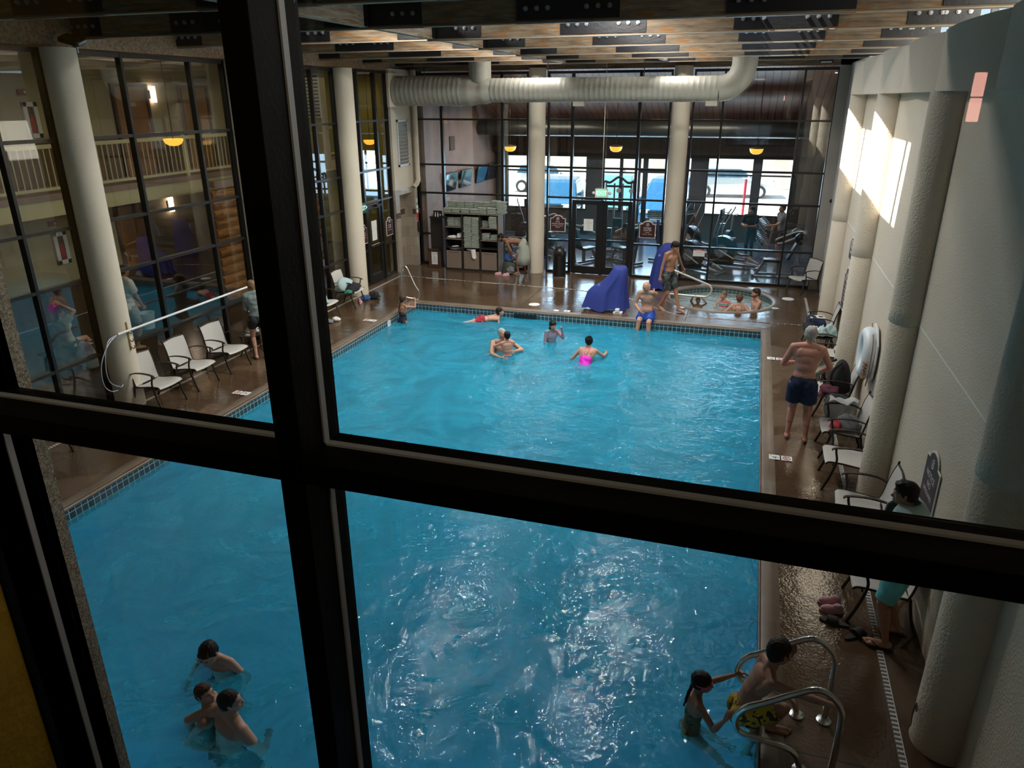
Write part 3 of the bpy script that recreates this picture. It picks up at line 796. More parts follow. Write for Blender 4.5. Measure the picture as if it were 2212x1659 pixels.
# near wall: outer stucco around the opening, yellow inside
mb = MB(); mb.box(-10.4, WY + .005, 0, -1.66, WY + .05, 6.6).box(1.8, WY + .005, 0, 2.9, WY + .05, 6.6).box(-1.66, WY + .005, 0, 1.8, WY + .05, 2.6).box(-1.66, WY + .005, 6.0, 1.8, WY + .05, 6.6)
mb.box(-1.662, WY + .005, 2.6, -1.655, WY + .052, 6.0)
struct('wall_near', mb, mat('speckled_stucco', (0.80, 0.70, 0.54), 0.9, bump=(260, 1.0, 0.01), var=(190, 0.9, (0.16, 0.12, 0.09))))
mb = MB(); mb.box(-4.0, .75, 2.0, -1.662, WF - .022, 6.2).box(-4.0, -2.6, 2.0, -3.9, .8, 6.2).box(1.8, .9, 2.0, 4.0, WF - .02, 6.2).box(3.9, -2.6, 2.0, 4.0, 1.0, 6.2)
struct('wall_hall', mb, M['yellow_wall'])
mb = MB(); mb.box(-4.0, -2.6, 2.0, 4.0, -2.5, 6.2)
struct('wall_hall_back', mb, M['dark_wall'])
mb = MB(); mb.box(-4, -2.6, 6.05, 4, WY, 6.2)
struct('ceiling_hall', mb, M['fg_frame'])
mb = MB(); mb.box(-4, -2.6, 2.5, 4, WF, 2.6)
struct('floor_hall', mb, M['brown_laminate'])
sc_ = thing('wall_sconce', 'glowing pink tinted wall light seen only as a reflection in the near glass', 'lamp', (1.105, -2.45, 4.90))
obj('back_plate', MB().box(-.02, -.05, -.1, .02, -.02, .1), M['bronze'], sc_)
obj('lamp_shade', MB().box(-.026, -.02, -.125, .026, .03, -.004).box(-.026, -.02, .004, .026, .03, .125), mat('pink_lamp_glow', (.8, .5, .45), .5, emit=(1.0, .45, .36, 9.0)), sc_, bevel=.005)
# ================================================================ deck fixtures
M['pale_steel'] = mat('brushed_pale_steel', (.72, .69, .62), .35, .55)
M['grate'] = tile_mat('white_slotted_grate', (.10, .09, .08), (.12, .10, .09), (.66, .66, .64), 20, 3.0, 1.0, msize=.22, rough=.5, axis='xy')
def drain(pts, label, name='deck_drain', w=.05):
    m_ = MB()
    for a, b in zip(pts, pts[1:]):
        m_.bar((a[0], a[1], .004), (b[0], b[1], .004), w, .008)
    o = obj(name, m_, M['grate']); tag(o, label, 'drain')
    return o
drain([(1.62, 1.4), (1.62, 20.2)], 'white slotted strip drain running under the chairs on the right deck', w=.055)
drain([(-9.72, 1.4), (-9.72, 19.5)], 'white strip drain running under the chairs on the left deck', w=.045)
drain([(-9.66, 19.5), (-4.3, 19.33), (-2.85, 18.89), (-1.7, 17.80), (-1.36, 17.52), (1.60, 17.53)], 'thin white drain line crossing the back deck and bending around the hot tub', w=.03)

def lid(x, y, r, label):
    o = obj('skimmer_lid', MB().lathe([(r, 0.0), (r, .006), (r - .01, .009), (.0, .009)], n=32, cap=False).lathe([(.02, .0095), (.0, .0095)], n=8, cap=False), M['white_plastic'], smooth=40, loc=(x, y, .001))
    tag(o, label, 'drain cover')
lid(1.19, 19.97, .15, 'round white access lid in the deck right of the hot tub')
lid(-5.01, 17.51, .14, 'round white access lid in the back deck near the pool edge')
lid(-4.33, 17.12, .07, 'tiny round white cap in the coping near the back pool edge')

def depth_marks(x, y, rot, label, top='4', second=True, flip=1, gap=.17):
    """two square tiles side by side, reading direction rot"""
    t = thing('depth_marker', label, 'pool marker', (x, y, .0105), rot)
    obj('tile', MB().box(-.075, -.075, -.0015, .075, .075, .0015), M['white_plastic'], t)
    text(top, .13, M['black_ink'], t, Matrix.Translation((-.012, -.012, .002)), .0003)
    text('FT', .035, M['black_ink'], t, Matrix.Translation((.05, .045, .002)), .0003)
    if second:
        tt = obj('no_diving_tile', MB().box(-.075, -.075 - gap, -.0015, .075, .075 - gap, .0015), M['white_plastic'], t)
        ring = MB().tube([(.05 * math.cos(a * PI / 12), .05 * math.sin(a * PI / 12) - gap, .002) for a in range(24)], .005, 6, closed=True)
        ring.bar((-.035, .035 - gap, .002), (.035, -.035 - gap, .002), .009, .003)
        obj('ring_symbol', ring, M['red_ink'], tt)
        fig = MB().bar((-.03, -.01 - gap, .002), (.015, .015 - gap, .002), .012, .002).ell((.024, .02 - gap, .002), (.01, .01, .002), 8, 6)
        obj('diver_symbol', fig, M['black_ink'], tt)
    return t
depth_marks(.72, 10.30, PI / 2, 'white 4 foot and no diving tiles near the striding shadow end of the right deck'.replace(' near the striding shadow end of', ', lower pair on'))
depth_marks(.72, 14.88, PI / 2, 'white depth and no diving tiles, farther pair on the right deck')
depth_marks(-8.25, 10.12, -PI / 2, 'white depth and no diving tiles in front of the three white chairs')
depth_marks(-8.25, 14.96, -PI / 2, 'white depth and no diving tiles on the left deck near the back chairs')
depth_marks(-4.05, 17.12, 0, 'single small white marker tile on the back deck left of the low blue cover', second=False)
depth_marks(.85, 18.88, 0.6, 'small white marker tile at the right edge of the hot tub', second=False)
depth_marks(-1.40, 18.28, -0.4, 'small white marker tile at the left edge of the hot tub', second=False)
# waterline marker tiles
for x, y, ax, lb in ((XP0 + .004, 10.9, 'x', 'white waterline depth tile on the left pool wall below the chairs'), (XP0 + .004, 15.3, 'x', 'white waterline depth tile on the left pool wall near the far corner')):
    o = thing('waterline_marker', lb, 'pool marker', (x, y, -.13))
    obj('tile', MB().box(-.004, -.07, -.07, .004, .07, .07), M['white_plastic'], o)
    text('5', .11, M['black_ink'], o, frame_M((.005, 0, 0), (0, 1, 0), (0, 0, 1)), .0003)

# ================================================================ furniture
def sling_mat():
    m, t, b = nt('woven_sling_fabric')
    tc = t.nodes.new('ShaderNodeTexCoord')
    w1 = t.nodes.new('ShaderNodeTexWave'); w1.inputs['Scale'].default_value = 45; w1.bands_direction = 'X'; w1.inputs['Distortion'].default_value = 1.0
    w2 = t.nodes.new('ShaderNodeTexNoise'); w2.inputs['Scale'].default_value = 60
    t.links.new(tc.outputs['Object'], w1.inputs[0]); t.links.new(tc.outputs['Object'], w2.inputs['Vector'])
    ml = t.nodes.new('ShaderNodeMath'); ml.operation = 'MULTIPLY'; t.links.new(w1.outputs['Fac'], ml.inputs[0]); t.links.new(w2.outputs['Fac'], ml.inputs[1])
    cr = t.nodes.new('ShaderNodeValToRGB'); cr.color_ramp.elements[0].color = (0.42, 0.40, 0.37, 1); cr.color_ramp.elements[1].color = (0.62, 0.60, 0.56, 1); cr.color_ramp.elements[1].position = .6
    t.links.new(ml.outputs[0], cr.inputs[0]); t.links.new(cr.outputs[0], b.inputs['Base Color']); b.inputs['Roughness'].default_value = .8
    return m
M['sling'] = sling_mat()
def curve(pts, n=5):
    """Catmull-Rom through pts"""
    P = [Vector(p) for p in pts]; P = [P[0] * 2 - P[1]] + P + [P[-1] * 2 - P[-2]]
    out = []
    for i in range(1, len(P) - 2):
        for j in range(n):
            t = j / n
            out.append(0.5 * ((2 * P[i]) + (-P[i - 1] + P[i + 1]) * t + (2 * P[i - 1] - 5 * P[i] + 4 * P[i + 1] - P[i + 2]) * t * t + (-P[i - 1] + 3 * P[i] - 3 * P[i + 1] + P[i + 2]) * t ** 3))
    out.append(P[-2])
    return out
def make_chair(label, group):
    t = thing('sling_chair', label, 'chair', group=group)
    fab = M['sling']; fr = M['bronze']
    prof_s = curve([(0, .31, .385), (0, .27, .415), (0, .12, .410), (0, -.08, .382), (0, -.19, .375)], 4)
    prof_b = curve([(0, -.19, .385), (0, -.215, .47), (0, -.245, .62), (0, -.275, .75), (0, -.315, .87)], 4)
    def sheet(prof, hw, sag):
        n = len(prof) - 1
        def F(u, v):
            p = prof[min(int(round(v * n)), n)]
            s = 1 - (2 * u - 1) ** 2
            return (hw * (2 * u - 1), p[1] - (sag * s if prof is prof_b else 0), p[2] - (sag * s if prof is prof_s else 0))
        g = MB(); g.grid(F, 8, n, .006); return g
    obj('seat', sheet(prof_s, .265, .018), fab, t, smooth=50)
    obj('backrest', sheet(prof_b, .262, .02), fab, t, smooth=50)
    rails = MB()
    for s in (-1, 1):
        rails.tube([(s * .272, p[1], p[2]) for p in prof_s], .013, 8)
        rails.tube([(s * .270, p[1], p[2]) for p in prof_b], .013, 8)
        rails.ell((s * .272, -.32, .885), (.02, .02, .025), 10, 8)
    rails.tube([(-.27, -.19, .36), (.27, -.19, .36)], .011, 8).tube([(-.27, .22, .375), (.27, .22, .375)], .011, 8)
    rails.tube(curve([(-.27, -.315, .865), (0, -.33, .885), (.27, -.315, .865)], 5), .012, 8)
    obj('frame', rails, fr, t, smooth=60)
    for s in (-1, 1):
        obj('leg', MB().tube(curve([(s * .29, .215, .625), (s * .29, .205, .56), (s * .29, .185, .47), (s * .288, .20, .36), (s * .288, .25, .18), (s * .29, .315, .0)], 4), [.015] * 12 + [.018] * 9, 8), fr, t, smooth=60)
        obj('leg', MB().tube(curve([(s * .285, -.20, .39), (s * .286, -.225, .25), (s * .288, -.26, .11), (s * .29, -.31, .0)], 4), .017, 8), fr, t, smooth=60)
        a = MB(); pa = curve([(s * .285, -.245, .60), (s * .30, -.16, .635), (s * .302, -.02, .655), (s * .30, .14, .650), (s * .298, .24, .630), (s * .298, .265, .605)], 4)
        for q, q2 in zip(pa, pa[1:]): a.bar(q, q2, .042, .016)
        obj('armrest', a, fr, t, bevel=.004)
    return t
GL = 'white sling chairs on the left deck'; GR = 'sling chairs along the right wall'
ch0 = make_chair('white sling chair beside the nearest left column, first of the three in a row', GL)
ch0.location = (-9.40, 9.32, 0); ch0.rotation_euler = (0, 0, -PI / 2)
def put_chair(x, y, ang, label, g): return dup(ch0, (x, y, 0), ang, label, g)
put_chair(-9.44, 10.24, -PI / 2 + .03, 'empty white sling chair in the middle of the three on the left deck', GL)
put_chair(-9.44, 11.20, -PI / 2 - .04, 'empty white sling chair just left of the small table with folded things', GL)
put_chair(-9.50, 12.72, -PI / 2, 'white sling chair behind the woman in the hooded top', GL)
put_chair(-9.56, 7.08, -PI / 2 + .1, 'chair at the near left with only its dark legs showing below the window bar', GL)
put_chair(-9.52, 14.80, -PI / 2 - .03, 'sling chair with a pale towel bundle, nearest of the two by the log wall', GL)
put_chair(-9.52, 16.09, -PI / 2 + .05, 'sling chair loaded with dark clothes and towels beside the back left column', GL)
put_chair(1.58, 20.82, 2.18, 'empty grey sling chair standing in the shaded back right corner', GR)
put_chair(1.66, 16.10, PI / 2 - .05, 'sling chair on the right piled with folded clothes, farthest along the wall', GR)
put_chair(1.64, 14.40, PI / 2 + .05, 'empty sling chair right behind the man in navy shorts', GR)
put_chair(1.65, 12.35, PI / 2 - .02, 'sling chair on the right holding a black backpack', GR)
put_chair(1.64, 10.78, PI / 2 + .02, 'sling chair on the right draped with a white towel over its arm', GR)
put_chair(1.62, 9.78, PI / 2, 'empty sling chair partly hidden by the second right column', GR)
put_chair(1.66, 8.48, PI / 2 - .06, 'empty sling chair just above the window bar, near the pale blue towel man', GR)
put_chair(1.68, 7.0, PI / 2 - .03, 'sling chair right beside the standing man with the pale blue towel', GR)

def side_table(x, y, label):
    t = thing('side_table', label, 'table', (x, y, 0), group='low dark side tables between chairs')
    obj('table_top', MB().lathe([(.24, .44), (.25, .445), (.25, .458), (.24, .463)], n=32), M['bronze'], t, smooth=40)
    for k in range(4):
        a = PI / 4 + k * PI / 2; c, s = math.cos(a), math.sin(a)
        obj('leg', MB().tube(curve([(c * .2, s * .2, .44), (c * .17, s * .17, .3), (c * .19, s * .19, .12), (c * .24, s * .24, 0)], 3), .013, 8), M['bronze'], t, smooth=60)
    return t
side_table(-9.46, 12.0, 'dark round side table with magazines between the left chairs')
side_table(1.62, 15.28, 'dark round side table under pale blue towels on the right deck')
side_table(1.42, 13.30, 'dark round side table half hidden behind the man in navy shorts')
side_table(1.66, 11.62, 'dark round side table between the backpack chair and the towel chair')

# ---- soft things
def cloth_mat(name, c, rough=.9): return mat(name, c, rough, bump=(70, .25), var=(9, .35, tuple(x * .75 for x in c)))
CL = dict(paleblue=cloth_mat('pale_aqua_terry', (.38, .52, .52)), white=cloth_mat('white_terry', (.66, .66, .65)), grey=cloth_mat('grey_cloth', (.16, .17, .18)), black=cloth_mat('black_cloth', (.015, .015, .018)),
          maroon=cloth_mat('maroon_cloth', (.09, .02, .035)), sage=cloth_mat('sage_terry', (.36, .40, .34)), red=cloth_mat('red_cloth', (.35, .03, .05)), navy=cloth_mat('navy_cloth', (.012, .02, .06)),
          green=cloth_mat('green_cloth', (.03, .22, .13)), olive=cloth_mat('olive_canvas', (.055, .065, .045)), blue=cloth_mat('blue_cloth', (.03, .09, .26)), pink=cloth_mat('pink_cloth', (.62, .33, .36)), tan=cloth_mat('tan_cloth', (.3, .22, .14)))
def lump(name, label, cat, m, loc, size, seed=0, folds=5, group=None, rotz=0, parent=None, amp=.16, flat=.35):
    """crumpled cloth: a cushion-like blob with fold ridges, flat underside"""
    rnd = random.Random(seed)
    ph = [(rnd.uniform(0, 6.28), rnd.uniform(2, 6), rnd.uniform(-1, 1), rnd.uniform(-1, 1), rnd.uniform(-1, 1)) for _ in range(folds)]
    b = MB(); nu, nv = 28, 16
    b.ell((0, 0, 0), 1, nu, nv)
    vs = []
    for v in b.v:
        p = Vector(v); d = 0
        for a, f, x, y, z in ph: d += math.sin(f * (p.x * x + p.y * y + p.z * z) * 1.6 + a)
        k = 1 + amp * d / math.sqrt(folds)
        p = Vector((p.x * k * size[0], p.y * k * size[1], (p.z * k if p.z > 0 else p.z * flat) * size[2]))
        p.z = max(p.z, -size[2] * flat) + size[2] * flat
        vs.append(tuple(p))
    b.v = vs
    o = obj(name, b, m, parent, smooth=True, loc=loc, rot=(0, 0, rotz))
    if label: tag(o, label, cat, group)
    return o
def folded(name, label, cat, m, loc, size, layers=3, group=None, rotz=0, seed=0):
    """folded towel: rounded layers with one soft bulging fold edge"""
    rnd = random.Random(seed); b = MB(); h = size[2] / layers
    for i in range(layers):
        z0 = i * h; j = rnd.uniform(-.006, .006)
        y2 = size[1] / 2; e_ = min(.028, y2 * .4)
        sec = [(-y2, z0 + h * .5), (-y2 + e_ * .3, z0 + h * .80), (-y2 + e_, z0 + h * .97), (0, z0 + h * (1.0 + rnd.uniform(-.04, .06))), (y2 - e_, z0 + h * .97), (y2 - e_ * .3, z0 + h * .80), (y2, z0 + h * .5), (y2 - e_ * .3, z0 + h * .2), (y2 - e_, z0 + h * .03), (0, z0), (-y2 + e_, z0 + h * .03), (-y2 + e_ * .3, z0 + h * .2)]
        b.prism(sec, -size[0] / 2 + j, size[0] / 2 + j, Matrix(((0, 0, 1, 0), (1, 0, 0, 0), (0, 1, 0, 0), (0, 0, 0, 1))))
    o = obj(name, b, m, smooth=45, loc=loc, rot=(0, 0, rotz)); bv = o.modifiers.new('b', 'BEVEL'); bv.width = .008; bv.segments = 2; bv.limit_method = 'ANGLE'
    if label: tag(o, label, cat, group)
    return o
# left side
lump('towel_bundle', 'pale blue towel bundle with green trim heaped on the back left chair', 'towel', CL['paleblue'], (-9.50, 15.93, .40), (.22, .26, .27), 3)
lump('clothes_pile', 'black clothes heaped on the back left chair next to the pale towel', 'clothes', CL['black'], (-9.34, 16.02, .41), (.17, .28, .17), 5)
lump('towel', 'small green cloth poking out under the pale towel bundle', 'towel', CL['green'], (-9.30, 15.72, .41), (.09, .10, .07), 8)
lump('towel', 'pale crumpled towel on the chair nearest the log wall window', 'towel', CL['paleblue'], (-9.46, 14.68, .40), (.20, .16, .20), 11)
lump('bag', 'small black soft bag on the deck beside the back left chair', 'bag', CL['black'], (-9.20, 16.86, 0), (.14, .12, .14), 14)
lump('clothes_pile', 'bright blue cloth lying by the black bag near the back left chair', 'clothes', CL['blue'], (-9.38, 16.66, 0), (.12, .12, .10), 15)
lump('cap', 'dark and lilac cloth dropped on the deck by the back left chairs', 'clothes', CL['grey'], (-9.20, 14.52, 0), (.12, .10, .06), 16)
lump('towel', 'small lilac white cloth on the deck beside the dark dropped cloth', 'towel', CL['white'], (-9.10, 14.70, 0), (.10, .09, .07), 17)
lump('book', 'folded grey green things lying on the left side table', 'clothes', CL['sage'], (-9.44, 12.05, .463), (.14, .12, .08), 18)
folded('magazine', 'white magazine lying on the left side table', 'magazine', M['paper'], (-9.42, 11.88, .463), (.2, .15, .012), 1)
# right side
lump('clothes_pile', 'folded clothes in white, blue and teal on the farthest right chair', 'clothes', CL['navy'], (1.56, 16.08, .41), (.22, .25, .16), 21)
folded('towel', 'white towel on top of the clothes on the farthest right chair', 'towel', CL['white'], (1.58, 16.12, .53), (.30, .24, .09), 2, rotz=.3, seed=2)
lump('bag', 'black bag at the front of the clothes on the farthest right chair', 'bag', CL['black'], (1.42, 15.78, .40), (.12, .16, .12), 22)
lump('towel', 'white rumpled towel on the right side table, left of the pale blue ones', 'towel', CL['white'], (1.50, 15.25, .463), (.12, .16, .13), 23)
lump('towel', 'pale blue rolled towel in the middle of the right side table', 'towel', CL['paleblue'], (1.62, 15.22, .463), (.09, .17, .15), 24)
lump('towel', 'pale blue towel heap at the wall side of the right side table', 'towel', CL['paleblue'], (1.78, 15.25, .463), (.13, .16, .17), 25)
bp_ = thing('backpack', 'large black backpack standing on a right hand sling chair', 'backpack', (1.70, 12.28, .41), 0.35)
lump('pack_body', None, None, CL['black'], (0, 0, 0), (.17, .21, .50), 31, 3, parent=bp_, amp=.05, flat=.1)
lump('front_pocket', None, None, CL['black'], (-.13, 0, .02), (.07, .16, .26), 32, 3, parent=bp_, amp=.05, flat=.2)
for s in (-1, 1):
    obj('strap', MB().tube(curve([(-.07, s * .09, .52), (-.20, s * .12, .42), (-.23, s * .13, .25), (-.15, s * .13, .08)], 5), .022, 8), CL['black'], bp_, smooth=60)
lump('shirt', 'crumpled maroon shirt beside the black backpack', 'clothes', CL['maroon'], (1.50, 11.95, .43), (.15, .18, .15), 33)
lump('bag', 'black pouch on the side table below the maroon shirt', 'bag', CL['black'], (1.60, 11.65, .463), (.16, .16, .09), 34)
b = MB()
def drape(u, v):
    x = -.22 + .44 * u; s = v * .62
    if s < .2: y, z = -.10 + s, .06 + .03 * math.sin(9 * u + 3 * v)
    else: y, z = .10 + .05 * math.sin(14 * u) * (s - .2) * 2, .06 - (s - .2)
    return (x + .03 * math.sin(8 * v + 5 * u), y, z + .012 * math.sin(17 * u))
b.grid(drape, 30, 18, .012)
tag(obj('towel', b, CL['white'], smooth=True, loc=(1.62, 11.06, .655), rot=(0, 0, 0.05)), 'white towel draped over the arm of a right hand chair', 'towel')
lump('clothes_pile', 'grey striped clothes heaped on the towel chair seat', 'clothes', CL['grey'], (1.66, 10.74, .41), (.17, .17, .15), 36)
lump('clothes_pile', 'crimson garment tucked in the grey clothes on the towel chair', 'clothes', CL['red'], (1.53, 10.66, .42), (.09, .15, .10), 37)
# shoes
def shoe(name, label, cat, m, loc, rotz, L=.27, strap=None, g=None, stripes=False):
    t = thing(name, label, cat, loc, rotz, g)
    n = 20
    def outline(s, k=1.0):
        return [((.045 + .010 * math.sin(PI * (i / n))) * k * s_, yy) for i, s_, yy in ()]
    poly = []
    for i in range(24):
        a = 2 * PI * i / 24
        yy = math.sin(a) * L / 2; ww = (.048 if yy > 0 else .036) * math.cos(a)
        poly.append((ww, yy))
    obj('sole', MB().prism(poly, 0, .022), M['rubber'] if strap else m, t, bevel=.004)
    if strap:
        u = MB()
        def F(a, b_): 
            an = PI * a; return (.052 * math.cos(an), .0 + .09 * (b_ - .2), .018 + .050 * math.sin(an))
        u.grid(F, 14, 4, .006); up = obj('upper_strap', u, m, t, smooth=60)
        if stripes:
            q = MB()
            for k in range(3):
                for j in range(10):
                    an0, an1 = PI * (.15 + .07 * j), PI * (.15 + .07 * (j + 1))
                    y = .0 + .022 * k
                    q.add([(.053 * math.cos(an0), y, .0195 + .051 * math.sin(an0)), (.053 * math.cos(an1), y, .0195 + .051 * math.sin(an1)), (.053 * math.cos(an1), y + .011, .0195 + .051 * math.sin(an1)), (.053 * math.cos(an0), y + .011, .0195 + .051 * math.sin(an0))], [(0, 1, 2, 3)])
            obj('white_stripes', q, M['white_plastic'], up)
    else:
        u = MB()
        vs = []
        u.ell((0, L * .12, .03), (.043, L * .34, .045), 16, 10).ell((0, -L * .2, .045), (.038, L * .26, .055), 16, 10)
        obj('upper', u, m, t, smooth=True)
        obj('opening', MB().lathe([(.03, .093), (.02, .094), (0, .085)], (0, -L * .22, 0), 14, cap=False), CL['grey'], t, smooth=True)
    return t
shoe('shoe', 'pink slip on shoe under the chair near the lower right, farther one', 'shoe', CL['pink'], (1.22, 6.98, 0), PI / 2 + .15, .24)
shoe('shoe', 'pink slip on shoe under the chair near the lower right, nearer one', 'shoe', CL['pink'], (1.23, 6.84, 0), PI / 2 + .05, .24)
shoe('slide_sandal', 'black slide sandal next to the pink shoes, tipped towards the wall', 'sandal', M['rubber'], (1.24, 6.66, 0), PI / 2 - .2, .28, True)
shoe('slide_sandal', 'black slide sandal with three white stripes by the chair leg', 'sandal', M['rubber'], (1.42, 6.52, 0), -PI / 2 + .75, .28, True, stripes=True)
for i, (x, y) in enumerate(((1.40, 14.95), (1.46, 14.78))):
    shoe('shoe', ('dark shoe on the deck left of the grey haired man, farther one', 'dark shoe on the deck left of the grey haired man, nearer one')[i], 'shoe', CL['black'], (x - .12, y, 0), PI / 2, .27)
for i, (x, y, c_, lb) in enumerate(((-9.46, 16.50, 'pink', 'pink shoe on the deck under the loaded back left chair'), (-9.34, 16.34, 'pink', 'pink shoe beside the leg of the loaded back left chair'))):
    shoe('shoe', lb, 'shoe', CL[c_], (x, y, 0), .4, .22)
for i, (x, y) in enumerate(((-6.98, 20.45), (-6.72, 20.40))):
    shoe('shoe', ('pink shoe on the back deck, left of the two by the rucksack', 'pink shoe on the back deck, right of the two by the rucksack')[i], 'shoe', CL['pink'], (x, y, 0), PI / 2 + i * .4, .23)

# ================================================================ pool fixtures
def rail(name, label, paths, r=.024, discs=(), m='chrome'):
    t = thing(name, label, 'handrail')
    m_ = MB()
    for p in paths: m_.tube(p, r, 14)
    obj('rail_tube', m_, M[m], t, smooth=60)
    for q in discs: obj('anchor_plate', MB().lathe([(.06, 0), (.06, .012), (.04, .02), (.0, .02)], q, 20, cap=False), M['chrome'], t, smooth=40)
    return t
def grab(y):
    return curve([(1.05, y, 0.0), (1.055, y, .35), (1.045, y, .64), (.96, y, .775), (.85, y, .81), (.71, y, .73), (.50, y, .58), (.38, y, .50), (.32, y, .40), (.32, y, .31), (.38, y, .235), (.58, y, .21), (.73, y, .185), (.80, y, .12), (.835, y, 0.0)], 6)
rail('grab_rail', 'polished steel pool grab rail at lower right, farther of the pair', [grab(5.30)], .025, [(1.05, 5.30, 0), (.835, 5.30, 0)])
rail('grab_rail', 'polished steel pool grab rail at lower right, nearest of the pair', [grab(4.72)], .025, [(1.05, 4.72, 0), (.835, 4.72, 0)])
rail('corner_handrail', 'thin steel handrail loop standing at the far left pool corner', [curve([(-8.55, 17.02, 0), (-8.46, 17.0, .5), (-8.43, 16.98, .80), (-8.36, 16.98, .88), (-8.28, 16.98, .84), (-8.10, 17.0, .42), (-8.01, 17.02, .26), (-8.0, 17.02, .1), (-8.02, 17.02, .0)], 5),
      curve([(-8.42, 16.60, -.3), (-8.40, 16.7, .05), (-8.34, 16.8, .12), (-8.02, 17.02, .02)], 4)], .021)
rail('spa_handrail', 'pale steel handrail loop reaching over the hot tub beside the standing boy', [curve([(-1.86, 19.0, 0), (-1.82, 18.95, .5), (-1.78, 18.92, .76), (-1.70, 18.9, .80), (-.90, 18.9, .52), (-.76, 18.9, .45), (-.72, 18.9, .33), (-.80, 18.9, .20), (-.95, 18.9, .17), (-1.64, 18.9, .18), (-1.80, 18.95, .15), (-1.86, 19.0, 0)], 6)], .026, m='pale_steel')
# lift covers
def cover(label, loc, key, seed, rotz=0):
    """fabric cover: loft through outline sections (z, cx, cy, rx, ry) with hanging folds"""
    t = thing('lift_cover', label, 'cover', loc, rotz)
    b = MB(); n = 56; vs = []
    for z, cx, cy, rx, ry in key:
        for j in range(n):
            a = 2 * PI * j / n
            hem = max(0.0, 1 - z / key[-1][0])
            f = 1 + (.10 * math.sin(7 * a + seed) + .06 * math.sin(12 * a + 2.1 * seed) + .03 * math.sin(19 * a)) * hem ** .7
            c, s = math.cos(a), math.sin(a)
            q = (abs(c) ** 2.6 + abs(s) ** 2.6) ** (-1 / 2.6)
            vs.append((cx + rx * c * q * f, cy + ry * s * q * f, z + (.035 * math.sin(5 * a + seed) if z == key[0][0] else 0)))
    fs = []
    for i in range(len(key) - 1):
        for j in range(n):
            fs.append((i * n + j, i * n + (j + 1) % n, (i + 1) * n + (j + 1) % n, (i + 1) * n + j))
    fs.append(tuple((len(key) - 1) * n + j for j in range(n)))
    b.add(vs, fs)
    o = obj('fabric', b, mat('royal_blue_cover_' + str(seed), (.018, .035, .22), .75, bump=(6, .35, .03)), t, smooth=70)
    return t
c1_ = cover('low royal blue cloth cover over a pool lift at the pool edge', (-3.15, 17.62, 0), [(.05, -.04, -.02, .54, .34), (.28, -.02, 0, .50, .31), (.46, .0, 0, .47, .29), (.54, .04, 0, .43, .27), (.68, .15, 0, .32, .25), (.84, .23, .0, .24, .23), (1.02, .28, .0, .18, .20), (1.09, .28, .0, .15, .16), (1.10, .28, 0, .10, .11)], 1)
mm = MB().box(.22, -.40, 0, .44, -.18, .05).box(.27, -.42, .05, .37, -.30, .13)
obj('lift_base', mm, M['white_plastic'], c1_, bevel=.008)
obj('foot_lever', MB().bar((-.05, -.42, .02), (.2, -.30, .05), .03, .02), M['black_plastic'], c1_)
c2_ = cover('tall royal blue cloth cover over a pool lift behind the standing boy', (-2.10, 20.15, 0), [(.02, .0, 0, .34, .28), (.45, .0, 0, .30, .25), (.8, .02, 0, .27, .23), (1.05, .05, 0, .24, .22), (1.18, .10, 0, .20, .19), (1.25, .12, 0, .13, .13)], 4)
for c_, (x, y, z) in ((c1_, (-.20, -.31, .66)), (c2_, (-.13, -.26, .95))):
    obj('white_mark', MB().bar((x, y, z), (x + .03, y - .0, z + .05), .012, .006).bar((x + .03, y, z - .01), (x + .06, y, z + .04), .012, .006), M['white_plastic'], c_)
# bin
bn_ = thing('domed_bin', 'glossy black domed litter bin left of the gym doors', 'bin', (-5.19, 20.80, 0))
obj('bin_body', MB().lathe([(.18, 0), (.19, .02), (.19, .62), (.195, .63)], n=32, cap=False), M['black_plastic'], bn_, smooth=40)
obj('dome_lid', MB().lathe([(.197, .62), (.197, .66), (.185, .75), (.15, .83), (.09, .885), (.0, .90)], n=32, cap=False), M['black_plastic'], bn_, smooth=60)
obj('base_ring', MB().lathe([(.20, 0), (.20, .025), (.185, .03)], n=32, cap=False), M['chrome'], bn_, smooth=30)
obj('push_flap', MB().box(-.09, -.205, .68, .09, -.15, .76), M['bronze'], bn_, bevel=.01)
# A frame board
ab = thing('sign_board', 'dark wood framed wet floor notice board left of the towel shelf', 'sign', (-9.17, 20.80, 0))
obj('frame', MB().box(-.20, -.03, 0, .20, .03, .05).box(-.20, -.03, .05, -.15, .03, .60).box(.15, -.03, .05, .20, .03, .60).box(-.20, -.03, .55, .20, .03, .60), M['wood_dark'], ab, bevel=.005)
obj('backing', MB().box(-.15, -.01, .05, .15, .02, .55), M['wood_dark'], ab)
pg = obj('notice', MB().box(-.10, -.016, .12, .10, -.011, .50), M['paper'], ab)
obj('warning_triangle', MB().bar((-.05, -.018, .26), (0, -.018, .36), .008, .004).bar((.05, -.018, .26), (0, -.018, .36), .008, .004).bar((-.05, -.018, .26), (.05, -.018, .26), .008, .004), M['black_ink'], pg)
text('CAUTION', .036, M['black_ink'], pg, frame_M((0, -.018, .44), (1, 0, 0), (0, 0, 1)), .0004)
text('WET FLOOR', .03, M['black_ink'], pg, frame_M((0, -.018, .2), (1, 0, 0), (0, 0, 1)), .0004)
tb = tag(obj('cabinet', MB().box(-9.33, 20.93, 0, -8.93, 21.25, 1.52).box(-9.35, 20.91, 1.52, -8.91, 21.27, 1.56), M['dark_laminate'], bevel=.006), 'tall narrow dark cabinet between the corner and the towel shelf', 'cabinet')
folded('towel', 'grey green folded towel on top of the narrow dark cabinet', 'towel', CL['sage'], (-9.14, 21.1, 1.565), (.3, .24, .10), 2)
rs_ = thing('restroom_sign', 'small black restroom sign with white figures fixed left of the towel shelf', 'sign', (-8.96, 20.70, 1.66))
